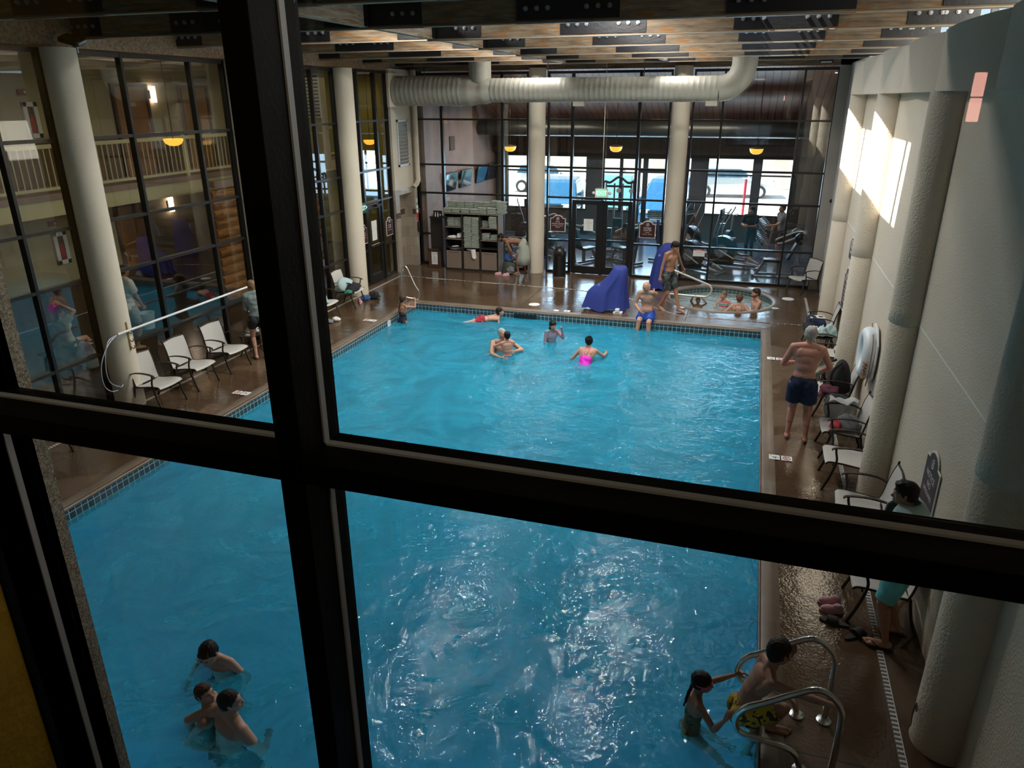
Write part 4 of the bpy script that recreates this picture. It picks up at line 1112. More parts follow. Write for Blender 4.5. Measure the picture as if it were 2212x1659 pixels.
obj('panel', MB().box(-.15, -.01, -.12, .13, .01, .12), M['black_plastic'], rs_)
fg = MB()
for dx in (-.08, 0.0):
    fg.ell((dx, -.013, .06), (.014, .003, .014), 10, 6).box(dx - .014, -.015, -.06, dx + .014, -.011, .04)
fg.bar((.05, -.013, .0), (.095, -.013, .0), .02, .004, up=(0, 1, 0)).bar((.075, -.013, .022), (.1, -.013, 0), .012, .004, up=(0, 1, 0)).bar((.075, -.013, -.022), (.1, -.013, 0), .012, .004, up=(0, 1, 0))
obj('figures', fg, M['white_paint'], rs_)
obj('bracket', MB().box(.10, .01, -.1, .30, .03, -.05), M['black_plastic'], rs_)

# towel shelf
ts = thing('towel_shelf', 'large brown open towel shelf with three towel bins and stacked towels', 'shelf', (-7.92, 20.72, 0))
W2, DP, HT = .86, .50, 1.70
ca = MB(); T_ = .03
ca.box(-W2, 0, 0, -W2 + T_, DP, HT).box(W2 - T_, 0, 0, W2, DP, HT).box(-W2, DP - .01, 0, W2, DP, HT).box(-W2, 0, 0, W2, DP, .05)
for x in (-.29, .28): ca.box(x - .02, 0, .05, x + .02, DP, HT)
obj('carcass', ca, M['dark_laminate'], ts, bevel=.003)
obj('side_panel', MB().box(W2, 0.0, .0, W2 + .004, DP, HT).box(-W2 - .004, 0, 0, -W2, DP, HT), M['brown_laminate'], ts)
obj('top_board', MB().box(-W2 - .03, -.03, HT, W2 + .03, DP + .02, HT + .035), M['brown_laminate'], ts, bevel=.004)
obj('shelf_board', MB().box(-W2 + T_, .01, .68, W2 - T_, DP, .70), M['dark_laminate'], ts)
for a, b_ in ((-.83, -.31), (.30, .83)):
    obj('shelf_board', MB().box(a, .01, .93, b_, DP, .955), M['brown_laminate'], ts)
    obj('shelf_board', MB().box(a, .01, 1.29, b_, DP, 1.315), M['brown_laminate'], ts)
for a, b_ in ((-.83, -.32), (-.26, .255), (.31, .82)):
    bi = obj('towel_bin_front', MB().box(a + .01, -.008, .06, b_ - .01, .012, .60), M['brown_laminate'], ts, bevel=.004)
    text('TOWELS ONLY', .052, M['black_ink'], bi, frame_M(((a + b_) / 2, -.0095, .545), (1, 0, 0), (0, 0, 1)), .0005)
sg = CL['sage']
k = 0
pl_ = {}
def stack(x, n, z0, w_, where, y=.02, g='folded towels in the towel shelf', seed=0):
    global k
    rnd = random.Random(seed * 17 + 3)
    for i in range(n):
        o = folded('folded_towel', 'pale sage folded towel stacked ' + where, 'towel', sg, (-7.92 + x + rnd.uniform(-.012, .012), 20.72 + y + .13, z0 + i * .0385), (w_, .27, .035), 1, g, rnd.uniform(-.05, .05), seed * 31 + i)
stack(-.13, 24, .70, .235, 'in the left column of the full middle bay', seed=1, g='left middle towel column')
stack(.115, 24, .70, .235, 'in the right column of the full middle bay', seed=2, g='right middle towel column')
stack(-.70, 7, 1.315, .22, 'in the upper left compartment, outer stack', .1, seed=3, g='upper left towel stacks')
stack(-.46, 7, 1.315, .22, 'in the upper left compartment, inner stack', .1, seed=4, g='upper left inner towels')
stack(.40, 5, 1.315, .2, 'in the upper right compartment, inner stack', .14, seed=5, g='upper right inner towels')
stack(.69, 9, 1.28 + .04, .23, 'in the upper right compartment by the shelf end', -.03, seed=6, g='upper right outer towels')
stack(.42, 5, .955, .23, 'in the lower right compartment, inner stack', .1, seed=7, g='lower right towel stacks')
stack(.69, 4, .955, .23, 'in the lower right compartment by the shelf end', .1, seed=8, g='lower right outer towels')
lump('towel', 'loose white towel lying in the lower left compartment of the shelf', 'towel', CL['white'], (-8.60, 20.9, .955), (.17, .13, .06), 41)
lump('towel', 'crumpled white towel standing in the lower left compartment of the shelf', 'towel', CL['white'], (-8.36, 20.9, .955), (.09, .12, .12), 42)
lump('towel', 'white used towels heaped in the opening of the left towel bin', 'towel', CL['white'], (-8.50, 20.9, .60), (.22, .13, .09), 43)
lump('towel', 'white used towel in the opening of the middle towel bin', 'towel', CL['white'], (-7.98, 20.9, .60), (.18, .13, .08), 44)
b = MB(); b.grid(lambda u, v: (-.07 + .14 * u + .03 * v, -.01 - .03 * math.sin(5 * u), .07 - .30 * v * (1 - .35 * abs(u - .6))), 10, 10, .012)
tag(obj('towel', b, CL['white'], smooth=True, loc=(-7.86, 20.70, .60)), 'white towel corner hanging out of the middle towel bin', 'towel')
for col in range(6):
    rnd = random.Random(90 + col)
    x = -8.66 + col * .275 + rnd.uniform(-.02, .02)
    for i in range(3 + (col > 3)):
        folded('folded_towel', 'pale sage folded towel in the front row heaped on top of the towel shelf', 'towel', sg, (x, 20.84, 1.735 + i * .045), (.25, .25, .041), 1, 'front row of towels on the shelf top', rnd.uniform(-.12, .12), 60 + col * 7 + i)
    for i in range(7 + (col > 4)):
        folded('folded_towel', 'pale sage folded towel in the taller back row on top of the towel shelf', 'towel', sg, (x + .04, 21.08, 1.735 + i * .045), (.25, .22, .041), 1, 'back row of towels on the shelf top', rnd.uniform(-.12, .12), 160 + col * 7 + i)
for i in range(7):
    folded('folded_towel', 'pale sage folded towel in the tall stack at the right end of the shelf top', 'towel', sg, (-7.0 - .02 * (i % 2), 20.92, 1.735 + i * .05), (.24, .3, .05), 2, 'right end towels on the shelf top', .1 * (i % 3 - 1), 260 + i)

# rucksack by the bending man
rk = thing('rucksack', 'open grey green rucksack slumped on the deck under the bending man', 'rucksack', (-6.72, 20.72, 0), .2)
lump('pack_body', None, None, CL['olive'], (0, 0, 0), (.20, .17, .42), 51, 5, parent=rk, amp=.14, flat=.08)
lump('clothes_inside', None, None, CL['blue'], (0, .02, .36), (.16, .13, .16), 52, 4, parent=rk)
lump('side_pocket', None, None, CL['grey'], (.05, -.13, .03), (.12, .07, .18), 53, 4, parent=rk)

# life ring
lr = thing('life_ring', 'white life ring hanging on the right wall with a coiled brown rope', 'life ring', (1.885, 11.5, 1.35))
obj('back_board', MB().prism([(-.42, -.05), (-.36, -.28), (-.15, -.42), (.15, -.42), (.36, -.28), (.42, -.05), (.40, .22), (.15, .42), (-.15, .42), (-.40, .22)], .06, .085, frame_M((0, 0, 0), (0, 1, 0), (0, 0, 1))), M['white_plastic'], lr, bevel=.006)
ring = MB(); ring.tube([(-.0, .27 * math.cos(2 * PI * i / 40), .29 * math.sin(2 * PI * i / 40)) for i in range(40)], .10, 16, closed=True)
obj('ring', ring, mat('white_foam_ring', (.68, .74, .78), .35), lr, smooth=True)
rp = MB()
for i in range(5): rp.tube([(-.03, -.38 + .02 * math.sin(i), -.30 + i * .055), (-.075, -.34, -.27 + i * .055), (-.03, -.30, -.30 + i * .055)], .012, 8)
rp.tube(curve([(.04, .2, .40), (-.0, -.40, .25), (.0, -.44, -.15), (.03, -.2, -.46)], 5), .008, 6)
obj('rope', rp, mat('brown_rope', (.28, .12, .035), .8), lr, smooth=True)
obj('bracket', MB().bar((.08, .0, -.40), (-.02, 0, -.42), .03, .012).bar((.08, .4, .1), (-.08, .42, .1), .01, .01).bar((.08, .42, -.05), (-.08, .43, -.05), .01, .01), M['chrome'], lr)

# pole on hooks along the left columns
po = thing('rescue_pole', 'long thin white aluminium pole held horizontally along the left columns', 'pole', (0, 0, 0))
obj('pole_shaft', MB().tube([(-9.545, 8.86, 1.37), (-9.545, 13.3, 1.37)], .02, 10), M['white_plastic'], po, smooth=60)
hk = MB()
for s in (-1, 1):
    hk.tube(curve([(-9.545, 8.86, 1.37), (-9.50 + .0 * s, 8.60, 1.30 + .02 * s), (-9.48, 8.42 + .04 * s, 1.02), (-9.50, 8.42 + .06 * s, .70), (-9.54, 8.60 + .10 * s, .52), (-9.56, 8.72 + .06 * s, .50 + .03 * s)], 5), .009, 8)
obj('hook_loop', hk, mat('pale_hook', (.45, .5, .58), .3, .5), po, smooth=True)
for y, lb in ((9.12, 'on the nearest left column'), (13.18, 'on the next left column')):
    h_ = MB(); h_.box(-9.62, y - .015, 1.02, -9.595, y + .015, 1.50)
    for z in (1.08, 1.20, 1.34): h_.tube(curve([(-9.60, y, z), (-9.54, y, z - .03), (-9.51, y, z), (-9.515, y, z + .03)], 4), .008, 6)
    tag(obj('wall_hook', h_, mat('brass_hook', (.32, .20, .06), .4, .7), smooth=40), 'brass hook rack ' + lb, 'hook')

# ================================================================ signs
def plaque(label, origin, ux, lines, w_=.46, h_=.46, cat='sign'):
    t = thing('wall_sign', label, cat, origin)
    F = frame_M((0, 0, 0), ux, (0, 0, 1)); 
    def out(k):
        a, b_ = w_ / 2 * k, h_ / 2 * k; top = b_ * .70
        p = [(-a, -b_), (a, -b_), (a, top)]
        for i in range(9):
            an = PI * i / 8; p.append((a * .62 * math.cos(an), top + (h_ * .18) * math.sin(an) * k + .01))
        p.append((-a, top)); return p
    obj('border', MB().prism(out(1.0), -.006, .006, F), M['white_paint'], t)
    bd = obj('panel', MB().prism(out(.93), -.002, .010, F), M['maroon'], t)
    for s, sz, z in lines:
        text(s, sz, M['white_paint'], bd, F @ Matrix.Translation((0, z, .0105)), .0004)
    em = MB(); em.tube([(.045 * math.cos(i * PI / 8), .045 * math.sin(i * PI / 8) + h_ * .33, .011) for i in range(16)], .004, 6, closed=True)
    em.bar((-.02, h_ * .33 - .02, .011), (.02, h_ * .33 + .025, .011), .012, .002).bar((.02, h_ * .33 - .02, .011), (-.01, h_ * .33 + .02, .011), .012, .002)
    em2 = MB(); em2.add(em.v, em.f, F)
    obj('emblem', em2, M['white_paint'], bd)
    return t
plaque('maroon arched pool and fitness centre sign on the glass left of the gym doors', (-5.38, YB - .075, 1.46), (1, 0, 0), [('POOL', .05, .06), ('FITNESS CENTER', .048, -.0), ('No Food or Drinks', .04, -.055), ('Allowed', .04, -.10), ('Pool Rules Apply', .03, -.16)][:4])
plaque('maroon arched fitness centre sign on the glass right of the gym doors', (-2.74, YB - .075, 1.40), (1, 0, 0), [('FITNESS', .062, .05), ('CENTER', .062, -.01), ('HOURS', .035, -.07), ('5:00 AM - 10:00 PM', .032, -.12), ('Daily', .028, -.165)][:4])
plaque('maroon arched sign on the glass left of the exit door, half behind the column', (WL + .075, 17.93, 1.46), (0, 1, 0), [('POOL', .05, .04), ('HOURS', .05, -.02), ('8 AM - 10 PM', .035, -.09)], .34, .50)
plaque('maroon arched sign on the glass right of the exit door', (WL + .075, 19.46, 1.45), (0, 1, 0), [('FITNESS', .05, .04), ('CENTER', .05, -.02), ('No Food or Drinks', .03, -.09)], .40, .50)
plaque('maroon arched sign on the right wall behind the man in the pale blue towel', (1.985, 7.35, 1.35), (0, -1, 0), [('NOTICE', .09, .06), ('NO', .09, -.03), ('LIFEGUARD', .07, -.12)], .55, .60)
plaque('tall maroon arched rules sign on the right wall between the far columns', (1.985, 15.72, 1.32), (0, -1, 0), [('POOL RULES', .075, .18), ('No Diving', .055, .08), ('No Running', .055, .0), ('No Glass', .055, -.08), ('Shower First', .055, -.16), ('Children with Adult', .045, -.24)], .62, .85)
plaque('smaller maroon sign above the tall rules sign on the right wall', (1.985, 15.75, 2.12), (0, -1, 0), [('POOL', .09, .04), ('HOURS', .07, -.06)], .5, .42)
def board(name, label, origin, ux, w_, h_, m_, cat='sign', th=.006):
    t = thing(name, label, cat, origin)
    obj('panel', MB().prism([(-w_ / 2, -h_ / 2), (w_ / 2, -h_ / 2), (w_ / 2, h_ / 2), (-w_ / 2, h_ / 2)], -th / 2, th / 2, frame_M((0, 0, 0), ux, (0, 0, 1))), m_, t)
    return t
t = board('paper_notice', 'white printed notice taped to the left gym door', (-4.47, YB - .03, 1.46), (1, 0, 0), .28, .34, M['paper'])
for i, s in enumerate(('Please', 'No wet feet', 'shoes', 'in the', 'Gym')): text(s, .035, M['black_ink'], t, frame_M((0, -.0035, .11 - i * .055), (1, 0, 0), (0, 0, 1)), .0003)
t = board('warning_notice', 'white notice with a red heading low on the window by the hot tub', (-1.26, YB - .03, .82), (1, 0, 0), .32, .20, M['paper'])
obj('red_heading', MB().box(-.16, -.0045, .065, .16, -.003, .10), M['red_ink'], t)
text('WARNING', .035, M['white_paint'], t, frame_M((0, -.005, .082), (1, 0, 0), (0, 0, 1)), .0003)
text('Hot tub rules', .03, M['black_ink'], t, frame_M((0, -.004, .02), (1, 0, 0), (0, 0, 1)), .0003)
t = board('paper_notice', 'upper white paper taped to the exit door glass', (WL + .03, 18.62, 1.63), (0, 1, 0), .30, .22, M['paper'])
t = board('paper_notice', 'lower white paper taped to the exit door glass', (WL + .03, 18.62, 1.36), (0, 1, 0), .28, .33, M['paper'])
ex = thing('exit_sign', 'pale exit sign with green lettering hanging before the gym doors', 'exit sign', (-4.08, 21.16, 2.40))
obj('housing', MB().box(-.19, -.03, -.13, .19, .03, .12), M['white_plastic'], ex, bevel=.008)
obj('lamp_head', MB().ell((-.23, -.01, .0), (.05, .04, .045), 14, 10).ell((.23, -.01, 0), (.05, .04, .045), 14, 10), M['white_plastic'], ex, smooth=True)
obj('sign_face', MB().box(-.125, -.034, -.085, .125, -.031, .085), mat('green_exit_face', (.3, .75, .45), .5, emit=(.12, .75, .3, .9)), ex)
text('EXIT', .155, mat('exit_letters', (.75, .95, .8), .5, emit=(.55, .95, .65, 1.0)), ex, frame_M((0, -.036, -.002), (1, 0, 0), (0, 0, 1)), .001)
obj('hanger_rod', MB().cyl((0, 0, .12), (0, 0, 4.10), .008, n=8), M['chrome'], ex)
ex = thing('exit_sign', 'dark green lit exit sign projecting over the back left door', 'exit sign', (-9.92, 17.86, 2.18))
obj('housing', MB().box(-.06, -.20, -.13, .02, .20, .13), mat('dark_green_case', (.01, .06, .04), .4), ex, bevel=.006)
text('EXIT>', .17, mat('exit_letters_white', (.6, .9, .75), .5, emit=(.6, 1.0, .8, 1.1)), ex, frame_M((.022, 0, 0), (0, 1, 0), (0, 0, 1)), .001)
t = thing('phone_panel', 'white and red emergency sign with a black phone on the tiled pillar', 'sign', (-9.835, 21.12, 0))
obj('white_panel', MB().box(0, -.06, 1.63, .008, .06, 1.85), M['paper'], t); obj('red_panel', MB().box(0, -.06, 1.40, .008, .06, 1.62), M['red_ink'], t)
obj('symbols', MB().box(.008, -.045, 1.72, .010, -.01, 1.77).box(.008, .01, 1.72, .010, .045, 1.77), M['red_ink'], t)
obj('phone', MB().box(0, -.04, 1.05, .05, .04, 1.36).tube(curve([(.03, 0, 1.06), (.05, .02, .98), (.04, -.02, .90)], 4), .01, 6), M['black_plastic'], t, bevel=.004)
obj('switch_plate', MB().box(0, -.045, 1.95, .008, .045, 2.06), M['paper'], t)
# lamps / sensors
fl = thing('flood_light', 'dark grey flood light bracketed to the top of the nearest left column', 'lamp', (-9.72, 9.3, 5.72))
obj('lamp_housing', MB().box(-.16, -.11, -.03, .16, .11, .05), M['black_plastic'], fl, bevel=.02, rot=(.35, .25, .2))
obj('lens', MB().box(-.05, -.04, -.045, .05, .04, -.03), M['paper'], fl, rot=(.35, .25, .2))
obj('bracket', MB().box(-.04, .02, -.16, .04, .04, -.02), M['alu_strip'], fl)
tag(obj('wall_sensor', MB().ell((1.97, 21.1, 2.4), (.04, .05, .05), 12, 8), M['black_plastic'], smooth=True), 'small dark round sensor on the shaded back right wall', 'sensor')
em_ = thing('emergency_light', 'small twin head light fixed under the last beam at the back right', 'lamp', (1.35, 20.5, 5.70))
obj('body', MB().box(-.16, -.03, -.02, .16, .03, .05), M['black_plastic'], em_); obj('tube', MB().cyl((-.12, -.04, .0), (.12, -.04, 0), .012, n=8), M['white_plastic'], em_)
M['amber'] = mat('amber_glass', (.9, .5, .08), .4, emit=(1.0, .42, .04, 1.6))
M['sconce'] = mat('sconce_glow', (.9, .7, .6), .5, emit=(1.0, .72, .58, 9.0))
# ================================================================ gym beyond the back glass
YF = 28.0
mb = MB(); mb.add([(-10.4, 21.4, -.01), (4.2, 21.4, -.01), (4.2, YF + .1, -.01), (-10.4, YF + .1, -.01)], [(0, 1, 2, 3)])
struct('floor_gym', mb, mat('rubber_gym_floor', (.06, .075, .105), .16, bump=(8, .04)))
mb = MB(); mb.box(-9.95, 21.4, 0, -9.62, YF + .3, 6.6)
struct('wall_gym_left', mb, M['brown_wall'])
mb = MB(); mb.box(3.2, 21.4, 0, 3.4, YF + .3, 6.6)
struct('wall_gym_right', mb, M['brown_wall'])
mb = MB()
op = [(-9.16, -5.98, .95, 2.93), (-5.37, -4.09, .95, 2.88), (-4.03, -3.08, .05, 2.9), (-2.30, -2.20, .95, 2.9), (-1.62, -.03, .95, 2.95), (.20, 1.32, .95, 2.95)]
x = -9.95
for (a, b_, z0, z1) in op:
    mb.box(x, YF, 0, a, YF + .25, 6.4); mb.box(a, YF, 0, b_, YF + .25, z0); mb.box(a, YF, z1, b_, YF + .25, 6.4); x = b_
mb.box(x, YF, 0, 3.4, YF + .25, 6.4)
struct('wall_gym_far', mb, M['dark_wall'])
for i, (a, b_, z0, z1) in enumerate(op):
    if i == 3: continue
    r_ = sempty('window_%d' % (12 + i)); f_ = MB()
    f_.box(a, YF - .02, z0, a + .04, YF + .06, z1).box(b_ - .04, YF - .02, z0, b_, YF + .06, z1).box(a, YF - .02, z0, b_, YF + .06, z0 + .04).box(a, YF - .02, z1 - .04, b_, YF + .06, z1)
    if i != 2: f_.box(a, YF - .02, 2.33, b_, YF + .06, 2.38)
    if i == 0: f_.box(-8.30, YF - .02, z0, -8.24, YF + .06, z1).box(-7.50, YF - .02, z0, -7.44, YF + .06, z1)
    if i == 1: f_.box(-4.76, YF - .02, z0, -4.64, YF + .06, z1)
    if i == 2: f_.box(-3.90, YF - .03, 0, -3.72, YF + .07, z1).box(a, YF - .03, 2.36, b_, YF + .07, 2.46)
    obj('window_frame', f_, M['black_frame'], r_)
    obj('glass', MB().box(a + .04, YF + .01, z0 + .04, b_ - .04, YF + .016, z1 - .04), M['glass'], r_)
# sloping board ceiling, header beam, duct
mb = MB(); mb.add([(-10, 21.45, 6.5), (3.4, 21.45, 6.5), (3.4, YF + .2, 4.05), (-10, YF + .2, 4.05)], [(3, 2, 1, 0)])
struct('ceiling_gym', mb, M['planks'])
mb = MB(); mb.box(-9.7, YF - .35, 3.05, 3.3, YF, 4.2)
struct('trim_7', mb, M['wood_dark'])
gd = thing('gym_duct', 'long dark round air duct running across the gym below the boarded ceiling', 'duct', (0, 26.2, 3.95))
obj('pipe', MB().tube([(-9.6, 0, 0), (3.2, 0, 0)], .26, 24), mat('dark_duct', (.07, .075, .07), .35, .6), gd, smooth=60)
for (x, y, z, lb) in ((-7.92, 24.6, 3.33, 'glowing amber bowl pendant in the gym above the towel shelf'), (-7.25, 25.6, 3.50, 'glowing amber bowl pendant in the gym left of the first back column'), (-4.32, 24.5, 3.38, 'glowing amber bowl pendant above the gym doors'), (-.02, 24.5, 3.38, 'glowing amber bowl pendant in the right part of the gym')):
    p_ = thing('pendant_lamp', lb, 'lamp', (x, y, z))
    obj('lamp_bowl', MB().lathe([(.20, .10), (.195, .04), (.16, -.03), (.09, -.07), (0, -.08)], n=28, cap=False), M['amber'], p_, smooth=True)
    obj('rim', MB().lathe([(.205, .09), (.215, .10), (.205, .115), (.03, .15)], n=28, cap=False), M['bronze'], p_, smooth=40)
    obj('rod', MB().cyl((0, 0, .13), (0, 0, 6.45 - (y - 21.45) * .36 - z), .009, n=6), M['bronze'], p_)
for i, (y, z) in enumerate(((23.2, 2.36), (24.6, 2.36), (26.2, 2.36), (27.4, 2.36))):
    t = thing('wall_tv', ('nearest', 'second nearest', 'third nearest', 'farthest')[i] + ' of four flat screens on the brown gym wall', 'television', (-9.58, y, z), 0)
    obj('housing', MB().box(.0, -.52, -.30, .06, .52, .30), M['black_plastic'], t, bevel=.006, rot=(0, .18, 0))
    obj('screen', MB().box(.0605, -.49, -.27, .063, .49, .27), mat('dark_screen', (.02, .025, .035), .06), t, rot=(0, .18, 0))
    obj('bracket', MB().box(-.04, -.06, -.1, .01, .06, .1), M['bronze'], t)
t = thing('wall_grille', 'small brown air grille high on the brown gym wall', 'vent', (-9.615, 23.6, 3.55)); obj('grille', MB().box(0, -.22, -.22, .02, .22, .22), M['dark_wall'], t)
sl = MB()
for i in range(8): sl.box(.02, -.19 + i * .05, -.2, .028, -.165 + i * .05, .2)
obj('grille_bars', sl, M['brown_laminate'], t)

STEEL = mat('grey_painted_steel', (.22, .24, .26), .35, .6)
def elliptical(label, x, y, rot, sc=1.0):
    t = thing('elliptical_trainer', label, 'exercise machine', (x, y, 0), rot, 'elliptical trainers'); t.scale = (sc,) * 3
    obj('base_rail', MB().bar((-.28, -.75, .04), (.28, -.75, .04), .08, .06).bar((-.30, .70, .04), (.30, .70, .04), .08, .06).bar((0, -.75, .06), (0, .70, .06), .12, .07), STEEL, t, bevel=.006)
    obj('shroud', MB().cyl((-.14, .35, .46), (.14, .35, .46), .42, n=32).box(-.13, .0, .06, .13, .62, .30), M['black_plastic'], t, smooth=35)
    obj('flywheel_cover', MB().cyl((-.155, .35, .46), (.155, .35, .46), .19, n=28), mat('grey_disc', (.20, .23, .25), .35), t, smooth=35)
    obj('mast', MB().tube([(0, .55, .35), (0, .62, .9), (0, .50, 1.45)], .04, 10), STEEL, t, smooth=50)
    c = obj('console', MB().box(-.20, .42, 1.38, .20, .47, 1.66), M['black_plastic'], t, bevel=.02, rot=(0, 0, 0)); obj('display', MB().box(-.12, .415, 1.46, .12, .42, 1.60), mat('lcd', (.08, .12, .14), .15), c)
    for s in (-1, 1):
        obj('arm_lever', MB().tube(curve([(s * .20, .42, .50), (s * .26, .46, .95), (s * .30, .32, 1.35), (s * .28, .18, 1.62), (s * .22, .14, 1.70)], 4), .019, 8), STEEL, t, smooth=60)
        obj('pedal_arm', MB().tube([(s * .20, .42, .50), (s * .17, -.10, .30 + s * .07), (s * .16, -.70, .13)], .022, 8), M['alu_strip'], t, smooth=50)
        obj('pedal', MB().box(s * .17 - .07, -.40, .27 + s * .05, s * .17 + .07, -.04, .31 + s * .05), M['black_plastic'], t, bevel=.01)
    return t
e0 = elliptical('elliptical trainer close behind the window left of the right hand mullion', -1.30, 22.75, 1.05)
elliptical('elliptical trainer with a big round grey drum behind the hot tub window', -.35, 23.7, 1.35, 1.05)
elliptical('elliptical trainer at the window between the towel shelf and the first back column', -6.75, 22.9, -.6)
elliptical('elliptical trainer farther back above the towel shelf', -7.6, 24.6, -.5)
elliptical('elliptical trainer deep in the gym right of the second back column', -1.6, 25.5, .9)
# cable tower
ct = thing('cable_machine', 'tall multi station cable machine with arched top behind the gym doors', 'exercise machine', (-4.25, 25.0, 0))
fr = MB()
for x in (-.42, -.14, .14, .42): fr.bar((x, 0, 0), (x, 0, 2.28), .06, .06)
fr.bar((-.5, -.6, .04), (-.5, .6, .04), .08, .07).bar((.5, -.6, .04), (.5, .6, .04), .08, .07).bar((-.5, 0, .04), (.5, 0, .04), .08, .07)
fr.bar((.5, -.55, .05), (.42, 0, 1.2), .07, .05).bar((-.5, -.55, .05), (-.42, 0, 1.2), .07, .05)
obj('frame', fr, STEEL, ct, bevel=.004)
obj('arched_top', MB().tube(curve([(-.52, 0, 2.0), (-.50, 0, 2.32), (-.30, 0, 2.30), (0, 0, 2.48), (.30, 0, 2.30), (.50, 0, 2.32), (.52, 0, 2.0)], 5), .04, 10).tube([(-.42, 0, 2.18), (.42, 0, 2.18)], .035, 8), M['black_plastic'], ct, smooth=60)
for x in (-.28, .28):
    wst = MB()
    for i in range(12): wst.box(x - .10, -.06, .15 + i * .055, x + .10, .06, .198 + i * .055)
    obj('weight_stack', wst, M['black_plastic'], ct)
for x in (-.42, 0, .42): obj('pulley', MB().cyl((x, -.06, 2.05), (x, -.02, 2.05), .075, n=18), M['alu_strip'], ct, smooth=30)
obj('seat', MB().box(-.2, -.55, .45, .2, -.15, .52), M['black_plastic'], ct, bevel=.02); obj('back_pad', MB().box(-.15, -.12, .55, .15, -.06, 1.15), M['black_plastic'], ct, bevel=.02)
def bench_machine(label, x, y, rot):
    t = thing('weight_bench', label, 'exercise machine', (x, y, 0), rot)
    obj('frame', MB().bar((0, -.6, .05), (0, .6, .05), .09, .07).bar((-.3, .6, .05), (.3, .6, .05), .08, .07).bar((-.3, -.6, .05), (.3, -.6, .05), .08, .07).bar((0, .1, .05), (0, .1, .42), .08, .08).bar((0, .5, .05), (0, .75, 1.35), .08, .08).bar((.0, -.5, .05), (.0, -.3, .4), .07, .07), STEEL, t, bevel=.004)
    obj('seat_pad', MB().box(-.17, -.35, .42, .17, .20, .50), M['black_plastic'], t, bevel=.03)
    obj('back_pad', MB().box(-.16, -.04, 0, .16, .04, .75), M['black_plastic'], t, bevel=.03, loc=(0, .32, .50), rot=(-.45, 0, 0))
    for s in (-1, 1):
        obj('press_arm', MB().tube(curve([(s * .1, .70, 1.30), (s * .38, .55, 1.25), (s * .40, .1, 1.05), (s * .30, -.02, 1.0)], 4), .024, 8), M['alu_strip'], t, smooth=60)
        obj('weight_disc', MB().cyl((s * .42, .58, 1.18), (s * .48, .58, 1.18), .17, n=24), M['black_plastic'], t, smooth=30)
    return t
bench_machine('chest press bench behind the left gym door', -4.85, 22.9, 2.6)
bench_machine('low weight bench behind the right gym door', -3.75, 23.3, -2.2)
bench_machine('weight bench behind the fitness centre sign', -2.55, 24.4, 2.9)
# bike
def bike(label, x, y, rot):
    t = thing('exercise_bike', label, 'exercise machine', (x, y, 0), rot)
    obj('frame', MB().bar((-.25, -.5, .04), (.25, -.5, .04), .07, .05).bar((-.25, .5, .04), (.25, .5, .04), .07, .05).bar((0, -.5, .06), (0, .5, .06), .07, .06).bar((0, -.25, .06), (0, -.32, .85), .06, .06).bar((0, .3, .06), (0, .38, 1.1), .06, .06), STEEL, t)
    obj('saddle', MB().ell((0, -.35, .90), (.11, .15, .04), 14, 8), M['black_plastic'], t, smooth=True)
    obj('wheel_cover', MB().cyl((-.07, .2, .36), (.07, .2, .36), .27, n=28), M['black_plastic'], t, smooth=35)
    obj('handlebar', MB().tube(curve([(-.24, .10, 1.16), (-.22, .30, 1.20), (0, .42, 1.12), (.22, .30, 1.20), (.24, .10, 1.16)], 4), .017, 8), M['alu_strip'], t, smooth=60)
    for s in (-1, 1): obj('pedal', MB().bar((s * .08, .2, .36), (s * .10, .2 + s * .12, .36), .03, .02).box(s * .15 - .05, .2 + s * .12 - .04, .34, s * .15 + .05, .2 + s * .12 + .04, .37), M['alu_strip'], t)
    return t
bike('exercise bike between the elliptical trainers and the far gym window', -.7, 26.6, -.4)
bike('exercise bike behind the window right of the towel shelf', -6.4, 24.6, .8)
# dumbbell rack
dk = thing('dumbbell_rack', 'low two shelf rack running back along the right of the gym', 'rack', (.50, 26.45, 0), .12)
fr = MB()
for y in (-1.3, 1.3): fr.bar((-.2, y, .03), (.2, y, .03), .07, .06).bar((.0, y, .03), (.08, y, .95), .06, .06)
obj('stand', fr, STEEL, dk)
for z, x in ((.42, -.06), (.85, .02)): obj('shelf_rail', MB().bar((x - .1, -1.3, z - .03), (x - .1, 1.3, z - .03), .03, .04).bar((x + .1, -1.3, z + .02), (x + .1, 1.3, z + .02), .03, .04), STEEL, dk)
first = None
for z, x, w_ in ((.50, -.06, 'lower'), (.93, .02, 'upper')):
    for i in range(9):
        y = -1.16 + i * .29
        if first is None:
            first = thing('dumbbell', 'black hexagonal dumbbell on the lower shelf of the gym rack', 'dumbbell', (0, 0, 0), group='dumbbells on the lower rack shelf')
            obj('handle', MB().cyl((-.07, 0, 0), (.07, 0, 0), .016, n=8), M['chrome'], first)
            for s in (-1, 1): obj('weight_head', MB().cyl((s * .065, 0, 0), (s * .145, 0, 0), .062, n=6), M['rubber'], first)
            o = first
        else:
            o = dup(first, (0, 0, 0), None, 'black hexagonal dumbbell on the %s shelf of the gym rack' % w_, 'dumbbells on the %s rack shelf' % w_)
        c, s = math.cos(.12), math.sin(.12)
        o.location = (.50 + x * c - y * s, 26.45 + x * s + y * c, z); o.rotation_euler = (0, -.25, .12)
bench_machine('dark flat bench low at the right end of the gym window', .85, 22.7, -1.5)

